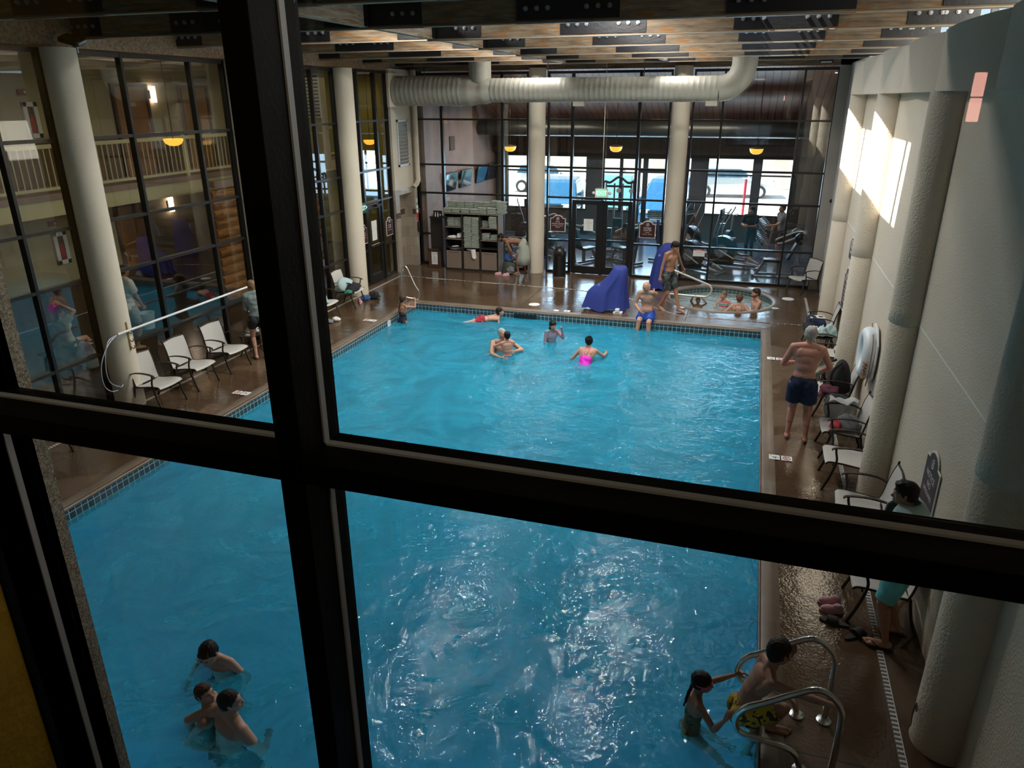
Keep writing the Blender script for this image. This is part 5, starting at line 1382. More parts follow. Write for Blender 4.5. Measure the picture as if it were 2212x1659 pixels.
# ================================================================ outside
mb = MB(); mb.add([(-60, YF + .2, -.12), (60, YF + .2, -.12), (60, 90, -.12), (-60, 90, -.12)], [(0, 1, 2, 3)])
struct('ground', mb, mat('sunlit_pale_pavement', (.62, .62, .64), .9, var=(.4, .4, (.5, .5, .53))))
mb = MB(); mb.box(-60, 47, -.1, 60, 48, 4.2)
struct('wall_outside', mb, mat('pale_far_building', (.6, .55, .5), .9, var=(.3, .6, (.42, .3, .24))))
def car(label, x, y, rot, color, tall=1.0, kind='SUV'):
    t = thing('car', label, 'car', (x, y, -.12), rot); W_ = .92
    paint = mat('car_paint', color, .25, .2, coat=.5)
    prof = [(-2.25, .35), (-2.30, .60), (-2.22, .86), (-1.25, 1.02), (-.55, 1.55 * tall), (-.2, 1.66 * tall), (1.55, 1.64 * tall), (2.15, 1.10), (2.25, .9), (2.28, .40), (1.9, .30), (-1.9, .30)]
    F = Matrix(((0, 0, 1, 0), (1, 0, 0, 0), (0, 1, 0, 0), (0, 0, 0, 1)))
    body = MB().prism(prof, -W_, W_, F)
    vs = []
    for v in body.v:
        k = 1 - max(0, (v[2] - .95)) * .26
        vs.append((v[0] * k, v[1], v[2]))
    body.v = vs
    obj('body', body, paint, t, bevel=.05)
    def glassq(y0, z0, y1, z1, wk): 
        return MB().box(-W_ * .88 * wk, 0, 0, W_ * .88 * wk, .02, math.hypot(y1 - y0, z1 - z0))
    ws = MB(); k0 = 1 - .13 * .26; k1 = 1 - .57 * tall * .26
    ws.add([(-.84 * k0, -1.19, 1.05), (.84 * k0, -1.19, 1.05), (.80 * k1, -.60, 1.50 * tall), (-.80 * k1, -.60, 1.50 * tall)], [(0, 1, 2, 3)])
    obj('windscreen', ws, M['car_glass'], t)
    ws.v = [(a, b_ - .03, c + .012) for a, b_, c in ws.v]
    for s in (-1, 1):
        q = MB(); kk0 = W_ * (1 - .12 * .26) + .012; kk1 = W_ * (1 - .55 * tall * .26) + .012
        q.add([(s * kk0, -1.0, 1.08), (s * kk0, 1.7, 1.08), (s * kk1, 1.45, 1.50 * tall), (s * kk1, -.45, 1.50 * tall)], [(0, 1, 2, 3)])
        obj('side_window', q, M['car_glass'], t)
        for yy in (-1.45, 1.40):
            wh = obj('wheel', MB().cyl((s * .74, yy, .34), (s * .95, yy, .34), .35, n=24), M['rubber'], t, smooth=40)
            obj('hub', MB().cyl((s * .945, yy, .34), (s * .965, yy, .34), .22, n=10), M['alu_strip'], wh)
        obj('headlight', MB().box(s * .58 - .20, -2.30, .70, s * .58 + .20, -2.20, .84), mat('headlight', (.7, .75, .8), .15), t, bevel=.02)
        obj('door_mirror', MB().ell((s * 1.0, -.85, 1.12), (.10, .06, .08), 12, 8), paint, t, smooth=True)
    gr = MB().box(-.45, -2.315, .50, .45, -2.28, .82)
    g_ = obj('grille', gr, M['black_plastic'], t); b2 = MB()
    for i in range(4): b2.box(-.44, -2.325, .54 + i * .075, .44, -2.312, .56 + i * .075)
    obj('grille_bars', b2, M['chrome'], g_)
    return t
car('deep blue car parked facing the gym, seen left of the gym doors', -8.35, 33.2, .12, (.01, .10, .24))
car('silver white car parked behind and right of the deep blue one', -7.35, 39.2, .05, (.5, .55, .6))
car('light teal blue car parked behind the cable machine', -5.72, 33.0, .03, (.10, .30, .42), 1.15)
car('dark blue pickup like car parked right of the gym entrance door', -3.42, 32.6, -.03, (.01, .11, .30), 1.12)
car('white car across the lot at the upper left of the gym windows', -11.3, 42.5, PI / 2, (.6, .6, .62))
car('white car with a visible wheel across the lot above the blue one', -17.5, 42.0, PI / 2, (.6, .6, .62))
car('pale car across the lot in the right gym window', -1.2, 43.0, PI / 2 + .1, (.55, .58, .62))
tag(obj('red_post', MB().cyl((-.28, 30.5, -.1), (-.28, 30.5, 2.0), .05, n=10), mat('red_paint', (.5, .03, .05), .5)), 'thin red post standing outside the right gym window', 'post')

# ================================================================ lobby behind the left glass
XL = -15.5
mb = MB(); mb.add([(XL, 1.2, -.01), (-10.1, 1.2, -.01), (-10.1, 25, -.01), (XL, 25, -.01)], [(0, 1, 2, 3)])
struct('floor_lobby', mb, mat('dark_glossy_lobby_floor', (.03, .026, .024), .2, var=(1, .5, (.045, .035, .03))))
mb = MB(); mb.box(XL - .2, 1.2, 0, XL, 25, 6.2).box(XL, 1.1, 0, -10.1, 1.2, 6.2)
struct('wall_lobby_far', mb, M['beige_wall'])
mb = MB(); mb.box(XL, 24, 0, -13.5, 24.2, 6.2).box(-12.6, 24, 0, -10.1, 24.2, 6.2).box(-13.5, 24, 0, -12.6, 24.2, 1.95).box(-13.5, 24, 3.25, -12.6, 24.2, 6.2)
struct('wall_lobby_end', mb, mat('olive_yellow_wall', (.55, .50, .10), .8))
r_ = sempty('window_18'); obj('window_frame', MB().box(-13.08, 23.98, 1.95, -13.03, 24.05, 3.25).box(-13.5, 23.98, 2.55, -12.6, 24.05, 2.62), M['black_frame'], r_)
obj('glass', MB().box(-13.5, 24.06, 1.95, -12.6, 24.065, 3.25), M['glass'], r_)
mb = MB(); mb.box(XL - .2, 1.2, 6.0, -10.1, 25, 6.2)
struct('ceiling_lobby', mb, M['beige_wall'])
mb = MB(); mb.box(XL, 1.3, 2.62, -14.0, 24, 2.95)
struct('trim_8', mb, M['cream_trim'])
mb = MB(); mb.box(XL + .02, 1.3, 2.955, -13.96, 23.9, 3.08)
struct('trim_9', mb, M['brown_wall'])
mb = MB(); mb.box(XL, 1.3, 0, XL + .05, 24, .78)
struct('baseboard_lobby', mb, M['wood_dark'])
mb = MB(); mb.box(XL, 1.3, 3.08, XL + .04, 15.6, 4.08).box(XL, 16.85, 3.08, XL + .04, 18.0, 4.08).box(XL, 19.2, 3.08, XL + .04, 24, 4.08)
struct('trim_11', mb, mat('brown_plank_wainscot', (.13, .075, .035), .6, var=(2, .6, (.08, .045, .02))))
ra = thing('balcony_railing', 'cream balcony railing with slim upright bars behind the left glass', 'railing', (-14.0, 0, 3.12))
obj('top_rail', MB().box(-.03, 1.4, .86, .03, 23.9, .94), M['cream_trim'], ra); obj('bottom_rail', MB().box(-.02, 1.4, .03, .02, 23.9, .09), M['cream_trim'], ra)
bal = None; y = 6.4; n = 0
while y < 21.0:
    if bal is None:
        bal = obj('baluster', MB().box(-.011, -.011, .08, .011, .011, .87), M['cream_trim'], ra); bal.location = (0, y, 0)
    else:
        c = bal.copy(); COL.objects.link(c); c.parent = ra; c.location = (0, y, 0)
    y += .15; n += 1
for y in (6.6, 9.8, 13.0, 16.2, 19.4): obj('newel_post', MB().box(-.035, y - .035, -.5, .035, y + .035, .96), M['cream_trim'], ra)
# doors, sconces, cabinets
def room_door(y0, y1, z0, z1, name):
    r_ = sempty(name)
    obj('door_leaf', MB().box(XL, y0, z0, XL + .05, y1, z1), M['door_wood'], r_)
    obj('door_frame', MB().box(XL, y0 - .09, z0, XL + .08, y0, z1 + .08).box(XL, y1, z0, XL + .08, y1 + .09, z1 + .08).box(XL, y0, z1, XL + .08, y1, z1 + .08), M['wood_dark'], r_)
    obj('door_handle', MB().box(XL + .05, y0 + .08, z0 + .95, XL + .09, y0 + .12, z0 + 1.15), M['chrome'], r_)
room_door(15.72, 16.75, 3.08, 5.22, 'door_4'); room_door(18.1, 19.1, 3.08, 5.22, 'door_5')
room_door(15.10, 16.0, .0, 2.34, 'door_6')
mb = MB(); mb.box(XL, 15.0, 0, XL + .02, 16.6, .01)
for (y, z, lb) in ((17.02, 5.05, 'lit wall sconce on the upper lobby wall beside an orange door'), (17.0, 2.20, 'lit wall sconce on the lower lobby wall beneath the balcony'), (9.2, 5.05, 'lit wall sconce at the left edge on the upper lobby wall'), (20.6, 2.2, 'lit wall sconce deep in the lobby under the balcony')):
    t = thing('wall_sconce', lb, 'lamp', (XL, y, z))
    obj('back_plate', MB().box(0, -.08, -.10, .03, .08, .10), M['bronze'], t)
    obj('lamp_shade', MB().box(.03, -.055, -.20, .12, .055, .20), M['sconce'], t, bevel=.01)
for (y, z, lb) in ((13.28, 4.5, 'white fire extinguisher cabinet on the upper lobby wall'), (13.29, 1.65, 'white fire extinguisher cabinet on the lower lobby wall')):
    t = thing('extinguisher_cabinet', lb, 'cabinet', (XL, y, z))
    obj('cabinet_frame', MB().box(0, -.18, -.38, .06, -.08, .38).box(0, .08, -.38, .06, .18, .38).box(0, -.18, .28, .06, .18, .38).box(0, -.18, -.38, .06, .18, -.28), M['white_plastic'], t, bevel=.006)
    obj('recess', MB().box(0, -.08, -.28, .01, .08, .28), M['dark_wall'], t)
    obj('extinguisher', MB().lathe([(.05, 0), (.055, .03), (.055, .30), (.03, .36), (.0, .38)], (.03, 0, -.26), 14), M['red_ink'], t, smooth=50)
    t = thing('alarm_plate', 'small dark red alarm plate above the ' + ('upper' if z > 3 else 'lower') + ' extinguisher cabinet', 'alarm', (XL, y - .1, z + .58))
    obj('plate', MB().box(0, -.10, -.06, .04, .10, .06), mat('dark_red', (.16, .02, .015), .5), t); obj('flasher', MB().box(.04, .03, -.03, .055, .08, .03), M['paper'], t)
t = thing('picture_frame', 'dark framed picture with a golden figure high at the lobby corner', 'picture', (-13.0, 20.1, 4.8)); obj('frame', MB().box(-.28, -.02, -.42, .28, .02, .42), M['black_plastic'], t); obj('print', MB().box(-.2, -.025, -.34, .2, -.02, .34), mat('gold_print', (.25, .17, .05), .6, var=(8, .9, (.02, .02, .03))), t)
mb = MB(); mb.box(-12.95, 20.12, 2.95, -12.2, 20.3, 6.0)
struct('wall_lobby_partition', mb, M['beige_wall'])
t = thing('louvre_vent', 'grey louvred vent behind the upper lobby panes left of the corner column', 'vent', (-12.5, 20.1, 5.0)); obj('vent_frame', MB().box(-.24, -.02, -.6, .24, .0, .6), M['alu_strip'], t)
s_ = MB()
for k in range(12): s_.bar((-.2, -.03, -.52 + k * .095), (.2, -.03, -.52 + k * .095), .06, .012, up=(0, .5, 1))
obj('slat', s_, M['dark_wall'], t)
# log wall
lw = MB()
for k in range(12):
    lw.tube([(-12.62, 15.2, .14 + k * .235), (-12.62, 20.1, .14 + k * .235)], .128, 16)
lo = struct('wall_log', lw, M['log_wood'], smooth=60)
mb = MB(); mb.box(-12.8, 15.3, 2.9, -12.5, 20.1, 3.05)
struct('trim_10', mb, M['brown_wall'])
for (y, z) in ((13.6, 4.05), (22.4, 3.6)):
    p_ = thing('pendant_lamp', 'glowing amber bowl pendant in the lobby ' + ('seen at the railing' if y < 20 else 'by the far lobby window'), 'lamp', (-12.0, y, z))
    obj('lamp_bowl', MB().lathe([(.20, .08), (.195, .04), (.16, -.02), (.09, -.06), (0, -.07)], n=28, cap=False), M['amber'], p_, smooth=True)
    obj('rod', MB().cyl((0, 0, .08), (0, 0, 6.0 - z), .009, n=6), M['bronze'], p_)
bn = thing('lounge_bench', 'low dark bench in the lobby under the person with raised arms', 'bench', (-12.6, 10.95, 0), 0)
obj('seat', MB().box(-.35, -.9, .22, .35, .7, .30), M['dark_laminate'], bn, bevel=.02)
for x, y in ((-.28, -.8), (.28, -.8), (-.28, .6), (.28, .6)): obj('leg', MB().box(x - .03, y - .03, 0, x + .03, y + .03, .22), M['dark_laminate'], bn)
bp2 = thing('backpack', 'lilac grey patterned backpack standing beside the reclining person in the lobby', 'backpack', (-12.05, 10.35, .0))
lump('pack_body', None, None, mat('lilac_pattern', (.28, .26, .33), .8, var=(14, .8, (.08, .08, .12))), (0, 0, 0), (.17, .21, .50), 61, 3, parent=bp2, amp=.05, flat=.1)
lump('front_pocket', None, None, CL['grey'], (.15, 0, .02), (.07, .15, .26), 62, 3, parent=bp2, amp=.05, flat=.2)
# ================================================================ people
WS = bpy.data.scenes.new('workbench')      # empty scratch scene, so each bake evaluates one object only
def bake(mb, voxel, smooth=2, fac=.5, keep=None):
    me = bpy.data.meshes.new('t'); me.from_pydata([tuple(v) for v in mb.v], [], mb.f)
    o = bpy.data.objects.new('t', me); WS.collection.objects.link(o)
    r = o.modifiers.new('r', 'REMESH'); r.mode = 'VOXEL'; r.voxel_size = voxel; r.use_smooth_shade = True
    if smooth:
        s = o.modifiers.new('s', 'SMOOTH'); s.factor = fac; s.iterations = smooth
    with bpy.context.temp_override(scene=WS, view_layer=WS.view_layers[0]):
        dg = bpy.context.evaluated_depsgraph_get(); dg.update()
        out = bpy.data.meshes.new_from_object(o.evaluated_get(dg))
    bpy.data.objects.remove(o); bpy.data.meshes.remove(me)
    for p in out.polygons: p.use_smooth = True
    return out
def mobj(name, me, m, parent):
    me.name = name; me.materials.clear(); me.materials.append(m)
    o = bpy.data.objects.new(name, me); COL.objects.link(o); o.parent = parent; return o
def cap(mb, p0, r0, p1, r1, n=14):
    p0, p1 = Vector(p0), Vector(p1); d = (p1 - p0)
    if d.length < 1e-5: mb.ell(p0, r0, n, n // 2 + 1); return
    d.normalize()
    pts, rs = [], []
    for k in range(5):
        a = PI / 2 * k / 4.0; pts.append(p0 - d * r0 * math.cos(a)); rs.append(max(r0 * math.sin(a), r0 * .04))
    for k in range(5):
        a = PI / 2 * k / 4.0; pts.append(p1 + d * r1 * math.sin(a)); rs.append(max(r1 * math.cos(a), r1 * .04))
    mb.tube(pts, rs, n)
def ik(a, t, l1, l2, pole):
    a, t = Vector(a), Vector(t); d = t - a; L = d.length; mx = (l1 + l2) * .998
    if L > mx: t = a + d * (mx / L); d = t - a; L = mx
    L = max(L, abs(l1 - l2) + .01)
    u = d.normalized(); x = (l1 * l1 - l2 * l2 + L * L) / (2 * L); h = math.sqrt(max(l1 * l1 - x * x, 0))
    p = Vector(pole); p = p - u * p.dot(u); p = p.normalized() if p.length > 1e-5 else u.orthogonal().normalized()
    return a + u * x + p * h, t
def rotmat(fwd, up):
    f = Vector(fwd).normalized(); u = Vector(up); r = f.cross(u).normalized(); u = r.cross(f)
    return Matrix(((r.x, f.x, u.x), (r.y, f.y, u.y), (r.z, f.z, u.z)))   # columns right, fwd, up
SKIN = {}
def skin_mat(name, c):
    m, t, b = nt(name); b.inputs['Roughness'].default_value = .5
    tc = t.nodes.new('ShaderNodeTexCoord'); n = t.nodes.new('ShaderNodeTexNoise'); n.inputs['Scale'].default_value = 7; n.inputs['Detail'].default_value = 4
    t.links.new(tc.outputs['Object'], n.inputs['Vector'])
    cr = t.nodes.new('ShaderNodeValToRGB'); e = cr.color_ramp.elements; e[0].position = .35; e[1].position = .68
    e[0].color = (c[0] * .92, c[1] * .88, c[2] * .86, 1); e[1].color = (min(c[0] * 1.08, 1), c[1] * .98, c[2] * .95, 1)
    t.links.new(n.outputs['Fac'], cr.inputs[0]); t.links.new(cr.outputs[0], b.inputs['Base Color'])
    b.inputs['Subsurface Weight'].default_value = 0.0
    return m
SKIN = dict(fair=skin_mat('fair_skin', (.50, .29, .21)), pink=skin_mat('sun_pinked_skin', (.52, .26, .20)), tan=skin_mat('tan_skin', (.36, .19, .12)), brown=skin_mat('brown_skin', (.22, .11, .065)), pale=skin_mat('pale_skin', (.54, .34, .26)))
HAIR = dict(black=mat('black_hair', (.008, .007, .006), .55, spec=.25, bump=(60, .4)), brown=mat('brown_hair', (.045, .022, .012), .55, spec=.3, bump=(60, .4)), grey=mat('grey_hair', (.34, .33, .32), .6, bump=(60, .5)),
            blond=mat('dark_blond_hair', (.17, .10, .05), .5, bump=(60, .4)), auburn=mat('auburn_hair', (.12, .045, .02), .5, bump=(60, .5)))
M['eye_white'] = mat('eye_white', (.6, .58, .55), .3); M['iris'] = mat('dark_iris', (.02, .012, .008), .2); M['lips'] = mat('lips', (.30, .10, .08), .5)

def person(label, hip, face, H, hands, feet, skin='fair', hair=('short', 'brown'), lean=(0, 0), curve_=0, head=None, headup=(0, 0, 1), elbows=None, knees=None, shoulder_yaw=0,
           clothes=(), fat=1.0, kid=False, female=False, curl=(.5, .5), ground=0.0, voxel=.0075, extra=None, belly=0.0, fingers=None, glasses=False, goggles=None, beard=None, up_override=None):
    """everything in world coordinates; face = horizontal facing direction"""
    root = thing('person', label, 'person', (hip[0], hip[1], ground))
    O = Vector((hip[0], hip[1], ground)); hip = Vector(hip) - O
    F = Vector((face[0], face[1], 0)).normalized(); Rr = F.cross(Vector((0, 0, 1))).normalized()   # Rr: person's right
    up = Vector((0, 0, 1)) if up_override is None else Vector(up_override).normalized()
    la, lb = math.radians(lean[0]), math.radians(lean[1])
    u1 = (up * math.cos(la) + F * math.sin(la)) if up_override is None else up
    u1 = (u1 * math.cos(lb) + Rr * math.sin(lb)).normalized()
    ca_ = math.radians(curve_)
    f1 = (F - u1 * F.dot(u1)).normalized() if abs(F.dot(u1)) < .99 else Vector((0, 0, -1))
    if up_override is not None: f1 = Vector(F); f1 = (f1 - u1 * f1.dot(u1)); f1 = f1.normalized() if f1.length > .1 else Vector((0, 0, -1))
    u2 = (u1 * math.cos(ca_) + f1 * math.sin(ca_)).normalized(); f2 = (f1 * math.cos(ca_) - u1 * math.sin(ca_)).normalized()
    r1 = f1.cross(u1).normalized()
    sy = math.radians(shoulder_yaw); r2 = (r1 * math.cos(sy) + f2 * math.sin(sy)).normalized(); f2 = u2.cross(r2).normalized()
    hs = .132 if not kid else .158
    legk = 1.0 if not kid else .93
    waist = hip + u1 * (.10 * H); chest = waist + u2 * (.105 * H); neck = waist + u2 * (.205 * H)
    shw = (.105 if not female else .094) * H * (1 if not kid else .92) * (1 + (fat - 1) * .4)
    sL, sR = neck - r2 * shw - u2 * (.012 * H), neck + r2 * shw - u2 * (.012 * H)
    hw = (.052 if not female else .056) * H
    hL, hR = hip - r1 * hw - u1 * .01 * H, hip + r1 * hw - u1 * .01 * H
    B = []   # primitives: (kind, region, args)
    def E(reg, c, r, R): B.append(('e', reg, c, r, R))
    def Cc(reg, p0, r0, p1, r1_): B.append(('c', reg, Vector(p0), r0, Vector(p1), r1_))
    R1 = rotmat(f1, u1); R2 = rotmat(f2, u2)
    fh = fat * H
    E('pelvis', hip + u1 * .012 * H - f1 * .004 * H, (.088 * fh * (1.06 if female else 1), .060 * fh, .062 * H), R1)
    E('pelvis', hL + f1 * -.028 * H + r1 * .008 * H, (.044 * fh, .046 * fh, .055 * H), R1); E('pelvis', hR + f1 * -.028 * H - r1 * .008 * H, (.044 * fh, .046 * fh, .055 * H), R1)
    E('waist', waist - u1 * .01 * H + f1 * belly * .5 * H, (.072 * fh * (.93 if female else 1), (.050 + belly * .5) * fh, .085 * H), R1)
    E('waist', waist + u2 * .045 * H - f2 * .002 * H, (.080 * fh * (.93 if female else 1), .056 * fh, .075 * H), R2)
    E('waist', hip + u1 * .055 * H, (.080 * fh * (.95 if female else 1), .056 * fh, .07 * H), R1)
    if belly: E('waist', hip + u1 * .06 * H + f1 * (.012 + belly) * H, (.078 * fh, .055 * fh, .062 * H), R1)
    E('chest', chest, (.086 * fh, .058 * fh, .088 * H), R2)
    E('chest', chest + u2 * .045 * H - f2 * .006 * H, (.092 * fh, .050 * fh, .058 * H), R2)
    for s, S in ((-1, sL), (1, sR)):
        if not kid:
            E('chest', chest + u2 * .03 * H + r2 * s * .042 * H + f2 * (.034 if not female else .040) * H, (.044 * fh, .021 * fh * (1.75 if female else 1), .036 * H), R2)
            E('chest', chest + u2 * .045 * H + r2 * s * .045 * H - f2 * .030 * H, (.040 * fh, .024 * fh, .05 * H), R2)
        Cc('chest', neck + u2 * .012 * H, .030 * fh, S + u2 * .004 * H, .027 * fh)
        Cc('chest', S, .031 * fh, chest + r2 * s * .06 * H, .036 * fh)
    # head
    hd = Vector(head) if head is not None else F
    hd = hd.normalized(); hu = Vector(headup); hu = (hu - hd * hu.dot(hd)).normalized(); RH = rotmat(hd, hu); hh = hs * H; rr_ = hd.cross(hu).normalized()
    ndir = (u2 * .55 + hu * .45 + hd * .12).normalized()
    hc = neck + ndir * (.035 * H) + hu * hh * .50 + hd * hh * .10
    Cc('neck', neck - u2 * .01 * H, .036 * H * (1.0 if not female else .85), hc - hu * hh * .25 - hd * hh * .06, .031 * H * (1.0 if not female else .88))
    def hp(x, y, z): return hc + rr_ * x * hh + hd * y * hh + hu * z * hh
    HB = MB()
    def HE(x, y, z, a, b_, c): HB.ell(hp(x, y, z), (a * hh, b_ * hh, c * hh), 20, 14, R=RH)
    HE(0, -.05, .13, .335, .42, .365); HE(0, .03, .0, .31, .36, .36); HE(0, .13, -.22, .235, .26, .24); HE(0, .25, -.36, .12, .12, .10)
    HE(0, .30, .09, .23, .10, .07)
    for s in (-1, 1):
        HE(s * .17, .22, -.10, .12, .14, .12); HE(s * .335, -.02, -.03, .035, .07, .105); HE(s * .345, -.035, .02, .03, .075, .06)
    cap(HB, hp(0, .36, .02), .035 * hh, hp(0, .46, -.115), .055 * hh, 10)
    HE(-.045, .41, -.13, .045, .045, .035); HE(.045, .41, -.13, .045, .045, .035); HE(0, .375, -.245, .095, .05, .035); HE(0, .365, -.29, .075, .05, .03)
    # arms
    ua, fa = .172 * H, .150 * H
    EL = elbows or (None, None); dflt = -F * .6 - Vector((0, 0, .4))
    joints = {}
    for s, S, hnd, el, cu, k in ((-1, sL, hands[0], EL[0], curl[0], 0), (1, sR, hands[1], EL[1], curl[1], 1)):
        tgt = (Vector(hnd) - O) if hnd is not None else S - Vector((0, 0, .31 * H)) + r1 * s * .02 * H
        e_, w_ = ik(S, tgt, ua, fa, Vector(el) if el is not None else dflt + r2 * s * .5)
        sd = 'l' if s < 0 else 'r'
        Cc('ua' + sd, S, .0295 * fh, e_, .0215 * fh); Cc('ua' + sd, S.lerp(e_, .4), .0265 * fh, e_.lerp(S, .35), .0235 * fh)
        Cc('fa' + sd, e_, .0215 * fh, w_, .0140 * H * (.5 + .5 * fat)); Cc('fa' + sd, e_.lerp(w_, .15), .0235 * fh, e_.lerp(w_, .5), .0185 * fh)
        joints['e' + sd] = e_; joints['w' + sd] = w_
        # hand
        d = (w_ - e_).normalized()
        if fingers and fingers[k] is not None:
            d = (d * .45 + Vector(fingers[k][0]).normalized()).normalized(); pn = Vector(fingers[k][1])
        else:
            pn = (-r2 * s * .8 + f2 * .2)
        pn = pn - d * pn.dot(d); pn = pn.normalized() if pn.length > .05 else d.orthogonal().normalized()
        sv = d.cross(pn).normalized() * (1 if s > 0 else -1)          # towards the thumb
        hl = .104 * H; pr = .0105 * H
        kb = w_ + d * hl * .46
        for j, off in enumerate((-1.5, -.5, .5, 1.5)):
            base = kb + sv * off * .0115 * H - d * (.004 * H if abs(off) > 1 else 0)
            Cc('hand', w_ + sv * off * .006 * H + d * .004 * H, .0095 * H, base, .0078 * H)
            Lf = hl * (.44, .52, .55, .50)[j] if True else 0
            p = base; dd = Vector(d); a = cu * (.95 + .1 * j * 0)
            rad = .0056 * H
            for q, seg in enumerate((.45, .32, .23)):
                an = a * (.75, 1.05, .7)[q] + .08
                dd = (dd * math.cos(an) + pn * math.sin(an)).normalized(); 
                p2 = p + (dd + sv * off * .035) * Lf * seg
                Cc('hand', p, rad, p2, rad * .92); p = p2; rad *= .93
                # keep the bend plane
                pn2 = pn - dd * pn.dot(dd); 
                if pn2.length > .05: pn_ = pn2.normalized()
                else: pn_ = pn
        tb = w_ + d * hl * .14 + sv * .012 * H + pn * .004 * H
        t1 = tb + (d * .62 + sv * .62 + pn * (.25 + .3 * cu)).normalized() * hl * .24
        t2 = t1 + (d * .85 + sv * (.25 - .3 * cu) + pn * (.2 + .5 * cu)).normalized() * hl * .22
        Cc('hand', tb, .0085 * H, t1, .0072 * H); Cc('hand', t1, .0068 * H, t2, .0055 * H)
    # legs
    th, sh = .245 * H * legk, .240 * H * legk
    KN = knees or (None, None)
    for s, Hp, ft, kn in ((-1, hL, feet[0], KN[0]), (1, hR, feet[1], KN[1])):
        sd = 'l' if s < 0 else 'r'
        toe = None
        if ft is not None and len(ft) == 2 and hasattr(ft[0], '__len__'): ft, toe = ft
        tgt = (Vector(ft) - O)
        k_, a_ = ik(Hp, tgt, th, sh, Vector(kn) if kn is not None else F)
        Cc('th' + sd, Hp, .050 * fh, k_, .0315 * fh); Cc('th' + sd, Hp.lerp(k_, .12), .050 * fh, Hp.lerp(k_, .6), .040 * fh)
        Cc('sh' + sd, k_, .031 * fh, a_, .0185 * H); 
        back = (Hp - k_).normalized() + (a_ - k_).normalized(); bk = (F * -1)
        shd = (a_ - k_).normalized(); cb = bk - shd * bk.dot(shd)
        if toe is not None:
            tf = Vector(toe).normalized(); cb = -tf - shd * (-tf).dot(shd)
        cb = cb.normalized() if cb.length > .05 else Vector((0, 0, 0))
        Cc('sh' + sd, k_.lerp(a_, .12) + cb * .008 * H, .030 * fh, k_.lerp(a_, .48) + cb * .008 * H, .026 * fh)
        fd = Vector(toe).normalized() if toe is not None else F.copy()
        fu = Vector((0, 0, 1)) if abs(fd.z) < .7 else -F
        sole = a_ - fu * .030 * H
        Cc('foot', a_, .020 * H, a_ - fd * .020 * H - fu * .016 * H, .0185 * H)
        bl = sole + fd * .085 * H + fu * .000 * H
        sv = fd.cross(fu).normalized() * s          # outward
        Cc('foot', a_ - fu * .012 * H, .020 * H, bl + fu * .003 * H - sv * .008 * H, .0150 * H); Cc('foot', a_ - fd * .018 * H - fu * .018 * H + sv * .004 * H, .0165 * H, bl + sv * .014 * H - fd * .01 * H, .0118 * H)
        for j in range(5):
            b0 = bl + sv * (-.018 + j * .0095) * H - fd * (.003 * j) * H - fu * .002 * H
            Cc('foot', b0, (.0085 - .0008 * j) * H, b0 + fd * (.026 - .0028 * j) * H - fu * .002 * H, (.0072 - .0009 * j) * H)
        joints['k' + sd] = k_; joints['a' + sd] = a_; joints['h' + sd] = Hp
    body = MB()
    for q in B:
        if q[0] == 'e': body.ell(q[2], q[3], 20, 12, R=q[4])
        else: cap(body, q[2], q[3], q[4], q[5])
    n0 = len(body.v); body.add(HB.v, HB.f)
    vx = voxel
    bo = mobj('body', bake(body, vx, 2), SKIN[skin], root)
    # face details
    if True:
        for s in (-1, 1):
            obj('eye', MB().ell(hp(s * .125, .350, .02), (.050 * hh, .034 * hh, .028 * hh), 12, 8, R=RH), M['eye_white'], root, smooth=True)
            obj('iris', MB().ell(hp(s * .125, .375, .02), (.022 * hh, .016 * hh, .024 * hh), 10, 6, R=RH), M['iris'], root, smooth=True)
            eb = MB(); eb.tube([hp(s * .06, .392, .095), hp(s * .13, .385, .118), hp(s * .205, .325, .09)], [.014 * hh, .017 * hh, .008 * hh], 6)
            obj('eyebrow', eb, HAIR[hair[1]] if hair[1] in HAIR else HAIR['brown'], root, smooth=True)
        lp = MB(); lp.tube([hp(-.085, .385, -.262), hp(0, .425, -.255), hp(.085, .385, -.262)], [.012 * hh, .024 * hh, .012 * hh], 8)
        obj('mouth', lp, M['lips'], root, smooth=True)
    # hair
    hm = HAIR[hair[1]]; st = hair[0]
    hb = MB()
    def K(x, y, z, a, b_, c): hb.ell(hp(x, y, z), (a * hh, b_ * hh, c * hh), 24, 16, R=RH)
    if st in ('short', 'long', 'bun', 'ponytail', 'curly', 'crop', 'wet', 'bob'):
        kx = .02 if st in ('crop', 'wet') else .045
        K(0, -.085, .20, .335 + kx, .405 + kx, .315 + kx); K(0, -.16, .03, .33 + kx, .31 + kx, .34); K(0, -.22, -.10, .26 + kx * .6, .19 + kx, .25)
        for s in (-1, 1): K(s * .29, .02, .06, .07, .10, .16 if st != 'crop' else .12)
        if st == 'short':
            K(.03, .20, .40, .24, .17, .11); K(-.10, .10, .46, .17, .17, .09); K(.12, .05, .47, .17, .17, .08)
        if st == 'wet': K(0, .22, .33, .26, .14, .12)
        if st == 'curly':
            rnd = random.Random(3)
            for i in range(26):
                a = rnd.uniform(0, 2 * PI); b_ = rnd.uniform(-.3, 1.2)
                K(.36 * math.cos(a) * math.cos(b_), -.10 + .36 * math.sin(a) * math.cos(b_) if math.sin(a) < .4 else -.1, .10 + .40 * math.sin(b_), .11, .11, .10)
